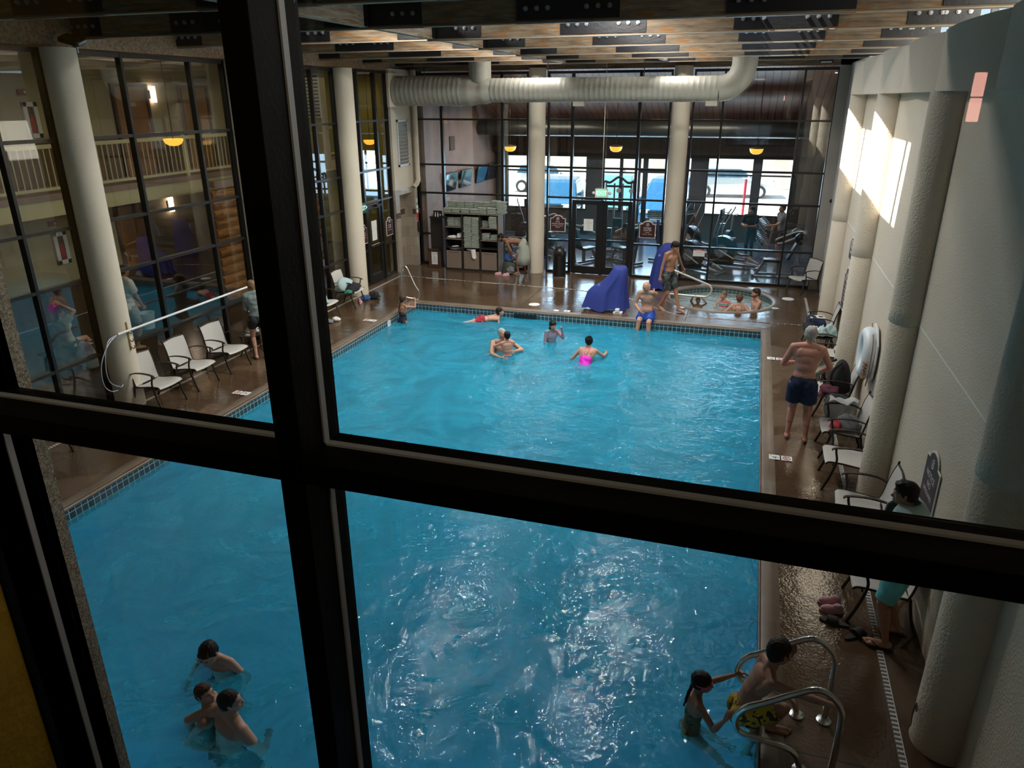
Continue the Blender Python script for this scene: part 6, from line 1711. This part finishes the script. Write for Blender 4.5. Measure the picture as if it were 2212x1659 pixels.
        if st in ('long', 'bob', 'ponytail'):
            dn = Vector((0, 0, -1)) if st != 'ponytail' else (Vector((0, 0, -1)) - hd * .25).normalized()
            Ln = {'long': .17, 'bob': .06, 'ponytail': .26}[st] * H
            wds = (-.26, -.13, 0, .13, .26) if st != 'ponytail' else (0,)
            for wx in wds:
                a = hp(wx, -.30 + abs(wx) * .5, .0 if st != 'ponytail' else .12); pth = [a, a + dn * Ln * .4 - hd * .05 * hh, a + dn * Ln * .8 - hd * .02 * hh, a + dn * Ln]
                hb.tube(curve(pth, 3), [(.12 if st != 'ponytail' else .10) * hh * (1 - .55 * i / 9) for i in range(10)], 10)
            if st == 'ponytail': pass
        if st == 'bun': K(.05, -.30, .50, .17, .17, .16); K(0, -.28, .36, .12, .12, .12)
    elif st == 'fringe':      # bald crown, short hair round the back and sides
        K(0, -.21, .0, .352, .30, .24)
        for s in (-1, 1): K(s * .305, -.07, .05, .06, .19, .15)
    elif st == 'buzz':
        K(0, -.07, .17, .347, .425, .345)
    if hb.v:
        hv = bake(hb, max(.006, vx), 2)
        rnd = random.Random(int(H * 1000) + len(label))
        for v, nn in zip(hv.vertices, [q.normal.copy() for q in hv.vertices]):
            v.co += nn * (math.sin(v.co.x * 190 + v.co.y * 70) + math.sin(v.co.y * 210 - v.co.z * 90 + 2) + math.sin(v.co.z * 60 + v.co.x * 130)) * .0012
        mobj('hair', hv, hm, root)
    if beard:
        bb = MB()
        for x, y, z, a, b_, c in ((0, .20, -.34, .20, .20, .13), (-.19, .08, -.20, .08, .16, .15), (.19, .08, -.20, .08, .16, .15), (0, .36, -.215, .11, .05, .022)): bb.ell(hp(x, y, z), (a * hh, b_ * hh, c * hh), 16, 10, R=RH)
        mobj('beard', bake(bb, .006, 1), HAIR[beard], root)
    if glasses:
        gl = MB()
        for s in (-1, 1):
            gl.tube([hp(s * .14 + .085 * math.cos(i * PI / 8), .42, .01 + .06 * math.sin(i * PI / 8)) for i in range(16)], .0018, 6, closed=True); gl.tube([hp(s * .225, .41, .03), hp(s * .345, -.02, .03)], .0018, 6)
        gl.tube([hp(-.055, .43, .02), hp(.055, .43, .02)], .0018, 6)
        obj('glasses', gl, M['bronze'], root, smooth=True)
    if goggles:
        gl = MB()
        for s in (-1, 1): gl.ell(hp(s * .13, .385, .02), (.105 * hh, .045 * hh, .075 * hh), 14, 8, R=RH)
        gl.tube([hp(.40 * math.cos(a), .0 + .43 * math.sin(a) - .02, .06) for a in [PI * 2 * i / 28 for i in range(28)]], .055 * hh * .6, 6, closed=True)
        obj('goggles', gl, goggles, root, smooth=True)
    # clothing
    def garment(name, m, regs, inflate=.010, vox=None, rx=None, wob=.0):
        g = MB()
        for q in B:
            reg = q[1]
            if reg not in regs: continue
            t = regs[reg]
            if q[0] == 'e':
                if isinstance(t, tuple): t = t[0]
                g.ell(q[2], tuple(x + inflate for x in q[3]), 20, 12, R=q[4])
            else:
                flare = 0
                if isinstance(t, tuple): t, flare = t
                p0, p1 = q[2], q[4]; 
                if t >= 1: cap(g, p0, q[3] + inflate, p1, q[5] + inflate)
                else:
                    if reg[:2] in ('th', 'ua', 'fa'):
                        J0 = joints['h' + reg[2]] if reg[:2] == 'th' else (sL if reg[2] == 'l' else sR)
                        J1 = joints['k' + reg[2]] if reg[:2] == 'th' else joints['e' + reg[2]]
                        if (p0 - J0).length > 1e-4: continue
                        pe = J0.lerp(J1, t); rr = q[3] + (q[5] - q[3]) * t
                        dd = (J1 - J0).normalized()
                        pts = [J0 - dd * .02, J0 + dd * .0, J0.lerp(pe, .5), pe]
                        g.tube(pts, [q[3] * .6 + inflate, q[3] + inflate * 1.3, max(q[3] * .97, rr) + inflate + flare * .5, rr + inflate + flare], 24)
        if not g.v: return
        gm = bake(g, vox or max(.007, vx), 1)
        if wob:
            for v, nn in zip(gm.vertices, [q.normal.copy() for q in gm.vertices]): v.co += nn * wob * (math.sin(v.co.x * 55 + v.co.z * 22) + math.sin(v.co.y * 48 - v.co.z * 30) + math.sin(v.co.z * 70 + v.co.x * 20))
        return mobj(name, gm, m, root)
    for c in clothes: garment(*c[:2], c[2], **c[3])
    if extra: extra(root, dict(O=O, hip=hip, waist=waist, chest=chest, neck=neck, u1=u1, f1=f1, r1=r1, u2=u2, f2=f2, r2=r2, hp=hp, hh=hh, H=H, j=joints, sL=sL, sR=sR))
    return root
def shorts(m, t=.62, fl=.018, wob=.0016, infl=.012): return ('shorts', m, {'pelvis': 1, 'thl': (t, fl), 'thr': (t, fl)}, dict(inflate=infl, wob=wob))
def pmat(name, c1, c2, scale, thr=.55, kind='noise'):
    m, t, b = nt(name); tc = t.nodes.new('ShaderNodeTexCoord')
    n = t.nodes.new('ShaderNodeTexNoise'); n.inputs['Scale'].default_value = scale; n.inputs['Detail'].default_value = 1; n.inputs['Distortion'].default_value = 1.5
    t.links.new(tc.outputs['Object'], n.inputs['Vector'])
    cr = t.nodes.new('ShaderNodeValToRGB'); cr.color_ramp.interpolation = 'CONSTANT'; e = cr.color_ramp.elements; e[0].color = (*c1, 1); e[1].position = thr; e[1].color = (*c2, 1)
    t.links.new(n.outputs['Fac'], cr.inputs[0]); t.links.new(cr.outputs[0], b.inputs['Base Color']); b.inputs['Roughness'].default_value = .7
    return m
W0 = -.55   # swimmers' feet target depth helper
# --- right deck, man in navy shorts, back to us
person('grey haired man in navy swim shorts standing with his back to us', (1.03, 11.05, .94), (.10, 1), 1.80,
       ((.90, 11.32, 1.16), (1.26, 11.30, 1.06)), ((.91, 11.06, .075), (1.16, 10.97, .075)), 'pink', ('short', 'grey'), lean=(2, 0), elbows=((-.75, -.35, -.75), (.8, -.4, -.6)), head=(.25, 1, -.15),
       clothes=(shorts(CL['navy'], .70, .030, .0022, .014),), fat=1.13, belly=.02, curl=(.9, .9))
b = MB(); b.grid(lambda u, v: (-.10 + .2 * u + .04 * math.sin(6 * v), .04 * math.sin(7 * u + 3 * v), -.02 - .42 * v + .05 * u), 16, 16, .014)
tag(obj('towel', b, CL['sage'], smooth=True, loc=(1.34, 11.32, 1.22), rot=(.1, .5, .2)), 'sage green towel held by the man in navy shorts', 'towel')
# --- standing boy by the hot tub
person('young man with black hair in black and grey swim trunks stepping beside the hot tub', (-1.72, 17.97, .90), (.72, -.62), 1.77,
       ((-1.36, 18.62, .74), (-1.93, 17.80, .80)), (((-1.42, 17.86, .075), (.9, -.45, 0)), ((-1.90, 17.98, .10), (.8, -.6, -.3))), 'tan', ('short', 'black'), lean=(4, 0), head=(.75, -.55, -.45), elbows=((-.2, -.6, -.3), (-.5, .6, -.2)),
       clothes=(shorts(pmat('black_grey_trunks', (.012, .014, .014), (.05, .07, .065), 5), .78, .022, .0016, .020),), fat=.92, curl=(.8, .7))
# --- old man at the pool edge
person('bald older man in glasses and royal blue trunks sitting on the back pool edge', (-2.09, 17.14, .125), (-.06, -1), 1.74,
       ((-1.95, 17.0, .70), (-2.24, 16.86, .24)), (((-1.98, 16.70, -.42), (0, -.8, -.5)), ((-2.27, 16.70, -.38), (0, -.8, -.5))), 'fair', ('fringe', 'grey'), lean=(6, 0), curve_=10, head=(-.45, -.85, -.28),
       elbows=((.45, -.7, -.75), (-.5, .5, -.5)), knees=((0, -.9, .55), (0, -.9, .55)), clothes=(shorts(pmat('royal_blue_trunks', (.01, .05, .38), (.02, .12, .50), 14), .80, .02),), fat=1.10, belly=.02, glasses=True, curl=(.3, .6))
# --- bending man with towel
def towel_skirt(root, k):
    g = MB(); n = 40; H = k['H']; vs = []
    base = k['hip']; ks = ((.07, .105, .085), (.02, .115, .105), (-.08, .112, .105), (-.2, .118, .112), (-.33, .128, .118))
    for z, a, b_ in ks:
        for j in range(n):
            t = 2 * PI * j / n; w_ = 1 + .04 * math.sin(5 * t + z * 9) * (1 if z < 0 else .3)
            c = base + (k['u1'] if z > 0 else Vector((0, 0, 1))) * z * H
            vs.append(c + k['r1'] * math.cos(t) * a * H * w_ + Vector((k['f1'].x, k['f1'].y, k['f1'].z * (1 if z > 0 else 0))).normalized() * math.sin(t) * b_ * H * w_)
    fs = [(i * n + j, i * n + (j + 1) % n, (i + 1) * n + (j + 1) % n, (i + 1) * n + j) for i in range(len(ks) - 1) for j in range(n)]
    g.add(vs, fs); o = obj('towel_wrap', g, CL['sage'], root, smooth=True); o.modifiers.new('s', 'SOLIDIFY').thickness = .012
person('man with a beard bending over a rucksack, a sage towel wrapped round his waist', (-6.30, 20.78, .88), (-1, -.25), 1.74,
       ((-6.60, 20.62, .50), (-6.72, 20.86, .48)), (((-6.42, 20.66, .075), (-1, -.3, 0)), ((-6.28, 20.98, .075), (-1, .1, 0))), 'brown', ('crop', 'black'), lean=(58, 0), curve_=28, head=(-.75, -.1, -.75), headup=(-.6, 0, .6),
       elbows=((.4, -.5, .2), (.4, .5, .2)), beard='black', extra=towel_skirt, curl=(.8, .8), fat=.98)
# --- woman in hooded top
def long_sleeve(m, infl=.013, fa=1, wob=.0016): return ('hooded_top', m, {'chest': 1, 'waist': 1, 'ual': 1, 'uar': 1, 'fal': fa, 'far': fa, 'pelvis': 1}, dict(inflate=infl, wob=wob))
person('woman with long fair hair in a hooded top and black shorts by the left chairs', (-9.14, 11.86, .84), (-.75, .65), 1.63,
       ((-9.38, 12.02, 1.02), (-9.10, 12.12, 1.02)), (((-9.22, 11.80, .07), (-.8, .6, 0)), ((-9.04, 11.90, .07), (-.6, .8, 0))), 'fair', ('long', 'blond'), lean=(3, 0), female=True, head=(-.8, .6, -.25),
       clothes=(('shorts', CL['black'], {'pelvis': 1, 'thl': (.42, .006), 'thr': (.42, .006)}, dict(inflate=.014)), ('hooded_top', cloth_mat('grey_green_hoodie', (.17, .21, .20)), {'chest': 1, 'waist': 1, 'ual': 1, 'uar': 1, 'fal': 1, 'far': 1}, dict(inflate=.018, wob=.0018)),
                ('sandals', M['rubber'], {}, {})), curl=(.5, .5))
# --- girl at the far left ladder
def onepiece(m, infl=.006): return ('swimsuit', m, {'pelvis': 1, 'waist': 1}, dict(inflate=infl))
person('girl in goggles and a dark patterned swimsuit climbing at the far left corner ladder', (-7.84, 15.70, -.17), (.35, 1), 1.28,
       ((-7.70, 16.00, .26), (-7.60, 15.94, .30)), ((-7.94, 15.70, -.80), (-7.80, 15.80, -.80)), 'tan', ('ponytail', 'brown'), lean=(2, 0), head=(.75, .65, -.05), kid=True, female=False, elbows=((-.1, .1, -1), (.9, -.3, -.9)),
       clothes=(('swimsuit', pmat('dark_floral_swimsuit', (.012, .012, .02), (.10, .10, .13), 16, .60), {'pelvis': 1, 'waist': 1}, dict(inflate=.008)),), goggles=mat('black_goggles', (.02, .02, .03), .2), curl=(.4, .4))
# --- prone swimmer
person('dark haired child in red trunks swimming on the front near the back pool edge', (-6.02, 16.38, -.17), (.9, .42), 1.30,
       ((-5.58, 16.36, -.26), (-5.66, 16.80, -.30)), (((-6.55, 16.02, -.24), (-.9, -.4, -.2)), ((-6.62, 16.14, -.30), (-.9, -.4, -.2))), 'fair', ('bob', 'black'), up_override=(.9, .40, .13), head=(.85, .30, .05), headup=(-.1, 0, 1), kid=True,
       elbows=((.3, -.6, 0), (-.3, .6, 0)), knees=((0, 0, -1), (0, 0, -1)), clothes=(shorts(CL['red'], .5, .012),), curl=(.2, .2))
# --- bald man holding a boy
person('bald man with a moustache standing in the pool, hugging a small boy', (-4.82, 14.32, -.52), (.45, -.9), 1.76,
       ((-4.48, 14.14, -.12), (-4.70, 13.88, -.20)), ((-4.70, 14.2, -1.20), (-4.94, 14.26, -1.20)), 'fair', ('buzz', 'grey'), lean=(0, 0), head=(.75, -.65, .10), elbows=((.9, .3, -.5), (-.6, -.6, -.5)), beard=None, fat=1.1, voxel=.009, clothes=(shorts(CL['navy'], .6, .02),))
person('small dark haired boy seen from behind, held by the bald man in the pool', (-4.59, 14.02, -.26), (-.55, .85), 1.20,
       ((-4.94, 14.16, .02), (-4.66, 14.40, .05)), ((-4.68, 14.06, -.80), (-4.46, 14.10, -.80)), 'fair', ('crop', 'black'), lean=(4, 0), head=(-.5, .85, .0), kid=True, voxel=.009, elbows=((-.6, -.3, -.4), (.6, .3, -.4)), clothes=(shorts(CL['blue'], .6, .015),), curl=(.4, .4))
# --- girl in rash guard
person('laughing girl in a pastel long sleeved rash guard in the middle of the pool', (-3.96, 15.28, -.34), (.55, -.85), 1.28,
       ((-3.70, 15.22, .10), (-4.08, 15.10, -.44)), ((-3.90, 15.3, -.96), (-4.04, 15.32, -.96)), 'fair', ('long', 'black'), lean=(2, 0), head=(.65, -.75, -.2), kid=True, elbows=((.7, -.3, -.8), (-.7, -.2, -.3)), 
       clothes=(('rash_guard', pmat('pastel_rash_guard', (.18, .25, .32), (.50, .14, .16), 13, .54), {'chest': 1, 'waist': 1, 'pelvis': 1, 'ual': 1, 'uar': 1, 'fal': 1, 'far': 1}, dict(inflate=.007)),), curl=(.5, .3))
# --- woman in magenta
person('wading woman with a dark bun, pink straps and magenta bottoms, her back to us', (-2.94, 13.98, -.34), (.10, 1), 1.62,
       ((-3.30, 14.26, -.42), (-2.60, 14.70, -.16)), ((-3.0, 13.98, -1.16), (-2.84, 14.04, -1.16)), 'fair', ('bun', 'black'), lean=(38, 0), curve_=4, head=(-.35, 1, -.05), female=True, elbows=((-.6, -.3, -.3), (.5, -.5, -.6)), voxel=.009,
       clothes=(('swim_skirt', mat('magenta_fabric', (.75, .01, .55), .6), {'pelvis': 1, 'waist': 1, 'thl': (.35, .04), 'thr': (.35, .04)}, dict(inflate=.016, wob=.003)),),
       extra=lambda root, k: obj('top_straps', MB().tube([k['chest'] - k['r2'] * .02 - k['f2'] * .105, k['neck'] - k['r2'] * .055 - k['f2'] * .06, k['neck'] - k['r2'] * .06 + k['f2'] * .02], .009, 8).tube([k['chest'] + k['r2'] * .02 - k['f2'] * .105, k['neck'] + k['r2'] * .055 - k['f2'] * .06, k['neck'] + k['r2'] * .06 + k['f2'] * .02], .009, 8), mat('hot_pink', (.85, .15, .35), .6), root, smooth=True), curl=(.2, .2))
# --- hot tub group
person('small child reaching both hands up to the handrail in the hot tub', (-1.04, 19.06, -.43), (-.1, -1), 1.05,
       ((-.92, 18.93, .10), (-1.16, 18.93, .15)), ((-.96, 18.9, -.85), (-1.08, 18.9, -.85)), 'brown', ('crop', 'black'), kid=True, head=(.15, -1, .1), elbows=((.6, 0, -.3), (-.6, 0, -.3)), curl=(.9, .9), clothes=(shorts(CL['navy'], .5, .01),))
def band(cols, zs):
    def f(root, k):
        for (a, b_, nm, c) in zs:
            g = MB(); n = 28; vs = []
            for t_ in (a, b_):
                for j in range(n):
                    an = 2 * PI * j / n; kk = k['H']
                    vs.append(k['waist'] + k['u2'] * t_ * kk + k['r2'] * math.cos(an) * .098 * kk + k['f2'] * math.sin(an) * .078 * kk)
            g.add(vs, [(j, (j + 1) % n, n + (j + 1) % n, n + j) for j in range(n)])
            o = obj(nm, g, c, root, smooth=True); o.modifiers.new('s', 'SOLIDIFY').thickness = .008
        o = obj('shoulder_strap', MB().tube([k['waist'] + k['u2'] * .15 * k['H'] + k['r2'] * .05 + k['f2'] * .085, k['neck'] + k['r2'] * .06 + k['f2'] * .03, k['neck'] + k['r2'] * .05 - k['f2'] * .05], .012, 8).tube([k['waist'] + k['u2'] * .15 * k['H'] - k['r2'] * .05 + k['f2'] * .085, k['neck'] - k['r2'] * .06 + k['f2'] * .03, k['neck'] - k['r2'] * .05 - k['f2'] * .05], .012, 8), zs[0][3], root, smooth=True)
    return f
PK = mat('coral_pink', (.80, .10, .16), .6); MT = mat('mint', (.20, .62, .50), .6)
person('fair haired girl in a pink and mint striped top sitting in the hot tub', (-.40, 19.36, -.38), (-.35, -.9), 1.25,
       ((-.18, 19.16, -.20), (-.62, 19.14, -.16)), ((-.34, 18.8, -.85), (-.50, 18.8, -.85)), 'pale', ('crop', 'blond'), kid=True, head=(-.75, -.65, -.15), curl=(.4, .4), extra=band(None, ((.075, .115, 'top_hem', PK), (.115, .165, 'top_middle', MT), (.165, .19, 'top_edge', PK))))
person('auburn haired woman with black straps sitting in the hot tub with her back to us', (-.02, 18.90, -.49), (.05, 1), 1.64,
       ((-.36, 19.0, -.22), (.32, 19.02, -.22)), ((-.10, 19.3, -.88), (.08, 19.3, -.88)), 'fair', ('curly', 'auburn'), head=(.1, 1, -.1), female=True, voxel=.009,
       extra=lambda root, k: obj('black_strap', MB().tube([k['chest'] - k['r2'] * .075 - k['f2'] * .10, k['neck'] - k['r2'] * .075 - k['f2'] * .062, k['neck'] - k['r2'] * .075 + k['f2'] * .03], .007, 8).tube([k['chest'] + k['r2'] * .075 - k['f2'] * .10, k['neck'] + k['r2'] * .075 - k['f2'] * .062, k['neck'] + k['r2'] * .075 + k['f2'] * .03], .007, 8), CL['black'], root, smooth=True))
person('bearded dark haired man sitting at the right edge of the hot tub', (.40, 19.28, -.46), (-.85, -.35), 1.80,
       ((.10, 19.04, -.24), (.12, 19.5, -.24)), ((.1, 19.1, -.88), (.1, 19.4, -.88)), 'fair', ('short', 'brown'), head=(-.9, -.45, -.08), beard='brown', voxel=.009, fat=1.05)
# --- bottom left trio
person('boy with wet black hair, highest of the three swimmers at lower left, looking down', (-4.42, 4.52, -.53), (.0, -1), 1.45,
       ((-4.12, 4.36, -.46), (-4.72, 4.38, -.46)), ((-4.34, 4.62, -1.2), (-4.5, 4.62, -1.2)), 'pale', ('wet', 'black'), lean=(2, 0), curve_=6, head=(.12, -.85, -.50), headup=(0, -.3, 1), kid=True, elbows=((.6, .3, -.5), (-.6, .3, -.5)), clothes=(shorts(CL['navy'], .7, .02),), curl=(.25, .25), voxel=.007)
person('dark haired person at lower left behind the shoulder of the largest swimmer', (-4.18, 3.98, -.63), (.75, .35), 1.50,
       ((-3.95, 4.1, -.48), (-3.98, 3.74, -.46)), ((-4.2, 4.05, -1.24), (-4.1, 3.9, -1.24)), 'fair', ('wet', 'brown'), lean=(4, 0), head=(.85, -.05, .22), kid=False, elbows=((-.1, .5, -.8), (-.4, -.5, -.8)), clothes=(('swim_top', CL['black'], {'waist': 1, 'pelvis': 1}, dict(inflate=.008)),), curl=(.25, .25), voxel=.007)
person('largest of the three swimmers at lower left, dark haired, seen from above and behind', (-3.86, 3.84, -.60), (.35, .8), 1.66,
       ((-4.20, 3.82, -.44), (-3.56, 4.0, -.46)), ((-3.96, 3.66, -1.24), (-3.74, 3.66, -1.24)), 'pale', ('crop', 'black'), lean=(8, 0), head=(.8, .45, .05), elbows=((-.6, -.4, -.6), (.7, -.35, -.35)), clothes=(shorts(CL['navy'], .7, .02),), fat=1.15, curl=(.25, .25), voxel=.007)
# --- foreground boy at the rail
person('dark haired boy in yellow patterned trunks climbing out between the steel rails', (.385, 5.02, .20), (.95, .18), 1.50,
       ((.66, 5.26, .60), (1.02, 4.76, .66)), (((.46, 5.10, -.42), (.5, .5, -.6)), ((.62, 5.06, .062), (1, .1, 0))), 'tan', ('crop', 'black'), lean=(12, 0), curve_=12, head=(.8, .6, -.25), kid=True,
       elbows=((.3, .8, -.6), (-.1, -.6, .3)), knees=((.7, .5, 0), (.8, -.1, .75)), clothes=(shorts(pmat('yellow_black_trunks', (.48, .34, .01), (.02, .02, .015), 17, .56), .80, .018),),
       fingers=((( .4, .3, .4), (-.2, -.2, .9)), ((.5, .1, -.8), (-.7, 0, -.4))), curl=(.15, 1.0), voxel=.006, fat=.97)
person('girl with a wet ponytail and pink goggles in the water, reaching for the rail', (-.01, 5.10, -.235), (.9, .25), 1.22,
       ((.335, 5.28, .33), (.25, 4.86, .20)), (((.34, 5.3, -.72), (.2, .2, -.9)), ((.40, 5.0, -.75), (.2, 0, -.9))), 'tan', ('ponytail', 'black'), lean=(4, -4), head=(.95, .10, -.08), kid=True,
       elbows=((-.2, .5, -.5), (.5, -.6, -.8)), clothes=(('swimsuit', pmat('olive_pattern_swimsuit', (.12, .14, .07), (.035, .05, .03), 14, .55), {'pelvis': 1, 'waist': 1}, dict(inflate=.007)),), goggles=mat('pink_goggles', (.75, .06, .25), .25),
       fingers=(((.5, .3, .1), (0, -.3, -.9)), ((.2, -.1, .9), (.6, .5, .1))), curl=(.8, .5), voxel=.006)
# --- man with pale blue towel on the right
def cape(root, k):
    g = MB(); H = k['H']; n = 36; vs = []
    ks = ((.056, .055, .050), (.036, .10, .072), (.008, .150, .090), (-.09, .166, .108), (-.18, .160, .118), (-.27, .155, .122))
    for z, a, b_ in ks:
        for j in range(n + 1):
            t = PI * .62 + 2 * PI * .88 * j / n; w_ = 1 + .03 * math.sin(6 * t + z * 12)
            vs.append(k['neck'] + Vector((0, 0, 1)) * z * H + k['r2'] * math.cos(t) * a * H * w_ + k['f2'] * math.sin(t) * b_ * H * w_)
    fs = [(i * (n + 1) + j, i * (n + 1) + j + 1, (i + 1) * (n + 1) + j + 1, (i + 1) * (n + 1) + j) for i in range(len(ks) - 1) for j in range(n)]
    g.add(vs, fs); o = obj('towel_cape', g, CL['paleblue'], root, smooth=True); o.modifiers.new('s', 'SOLIDIFY').thickness = .014
def flipflops(root, k):
    for a, s in (('al', -1), ('ar', 1)):
        p = k['j'][a]; d = Vector((-1, .15 * s, 0)).normalized() if s > 0 else Vector((-.95, .3, 0)).normalized(); q = Vector((-d.y, d.x, 0)); z = .006
        poly = []
        for i in range(20):
            an = 2 * PI * i / 20; L = math.sin(an) * .14 + .055; poly.append(((d * L + q * math.cos(an) * (.05 if L > .05 else .038))))
        vs = [(p.x + v.x, p.y + v.y, .0) for v in poly] + [(p.x + v.x, p.y + v.y, .016) for v in poly]
        so = obj('flip_flop', MB().add(vs, [tuple(range(19, -1, -1)), tuple(range(20, 40))] + [(i, (i + 1) % 20, 20 + (i + 1) % 20, 20 + i) for i in range(20)]), M['rubber'], root)
        c = Vector((p.x, p.y, 0)) + d * .12
        obj('flip_flop_strap', MB().tube(curve([c + d * .02 + Vector((0, 0, .02)), c - d * .02 + q * .03 + Vector((0, 0, .06)), c - d * .09 + q * .045 + Vector((0, 0, .02))], 4), .007, 6).tube(curve([c + d * .02 + Vector((0, 0, .02)), c - d * .02 - q * .03 + Vector((0, 0, .06)), c - d * .09 - q * .045 + Vector((0, 0, .02))], 4), .007, 6), M['rubber'], so, smooth=True)
person('dark haired man with a pale blue towel over his shoulders standing by the right wall', (1.70, 6.56, .90), (-1, .0), 1.71,
       ((1.46, 6.44, .98), (1.46, 6.68, .98)), (((1.66, 6.40, .085), (-1, .25, 0)), ((1.80, 6.66, .085), (-1, .1, 0))), 'tan', ('short', 'black'), lean=(2, 0), curve_=6, head=(-.98, .15, -.12), elbows=((.5, -.5, -.4), (.5, .5, -.4)),
       clothes=(shorts(mat('turquoise_shorts', (.12, .50, .55), .7), .90, .022),), extra=lambda r, k: (cape(r, k), flipflops(r, k)), curl=(.6, .6), voxel=.0065)
# --- lobby people
person('person in a white T shirt behind the left glass, half hidden by the column', (-12.1, 11.66, .92), (.3, .95), 1.80,
       ((-12.20, 11.98, .86), (-11.88, 11.86, .78)), (((-12.2, 11.62, .075), (.3, .95, 0)), ((-12.0, 11.58, .075), (.3, .95, 0))), 'tan', ('short', 'black'), voxel=.009,
       clothes=(('t_shirt', cloth_mat('white_tee', (.62, .60, .58)), {'chest': 1, 'waist': 1, 'pelvis': 1, 'ual': (.75, .02), 'uar': (.75, .02)}, dict(inflate=.02, wob=.002)), shorts(cloth_mat('pale_denim', (.34, .38, .42)), .8, .03)), curl=(.9, .9))
tag(obj('bucket', MB().lathe([(.13, 0), (.17, .33), (.175, .34), (.165, .34), (.125, .01), (0, .01)], n=28, cap=False), mat('pale_bucket', (.52, .58, .60), .4), smooth=50, loc=(-11.9, 11.86, .40)), 'pale bucket hanging from the hand of the person in the white T shirt', 'bucket')
person('person with both arms raised over the head reclining on a low bench in the lobby', (-12.60, 10.55, .40), (.15, .95), 1.66,
       ((-12.70, 10.42, 1.20), (-12.52, 10.46, 1.22)), (((-12.66, 11.22, .075), (.1, 1, 0)), ((-12.46, 11.34, .075), (.1, 1, 0))), 'fair', ('long', 'brown'), lean=(-14, 0), head=(.5, .8, .0), female=True, voxel=.009,
       elbows=((-.5, .6, .2), (.6, .6, .2)), knees=((0, .5, 1), (0, .5, 1)), clothes=(('t_shirt', cloth_mat('pale_grey_tee', (.38, .37, .33)), {'chest': 1, 'waist': 1, 'ual': (.6, .02), 'uar': (.6, .02)}, dict(inflate=.016)), shorts(CL['black'], .4, .01)))
# --- gym people
person('dark silhouetted person leaning forward on the machine in the right part of the gym', (.10, 25.1, .89), (-.3, -1), 1.74,
       ((.0, 24.75, 1.10), (-.12, 24.85, 1.10)), ((.18, 25.1, .075), (.02, 25.2, .075)), 'tan', ('curly', 'black'), lean=(18, 0), voxel=.010, ground=0.0, clothes=(('t_shirt', CL['black'], {'chest': 1, 'waist': 1, 'ual': (.7, .01), 'uar': (.7, .01)}, dict(inflate=.016)), ('leggings', CL['black'], {'pelvis': 1, 'thl': 1, 'thr': 1, 'shl': 1, 'shr': 1}, dict(inflate=.006))))
person('person in dark clothes standing at the right end of the gym behind the window post', (1.02, 25.0, .93), (-.8, -.4), 1.80,
       ((.66, 24.86, 1.12), (.80, 25.14, 1.05)), ((1.0, 24.9, .075), (1.1, 25.12, .075)), 'tan', ('crop', 'brown'), lean=(4, 0), voxel=.010, clothes=(('t_shirt', CL['grey'], {'chest': 1, 'waist': 1, 'ual': (.7, .01), 'uar': (.7, .01)}, dict(inflate=.018)), shorts(CL['black'], .9, .02)))

bpy.data.scenes.remove(WS)
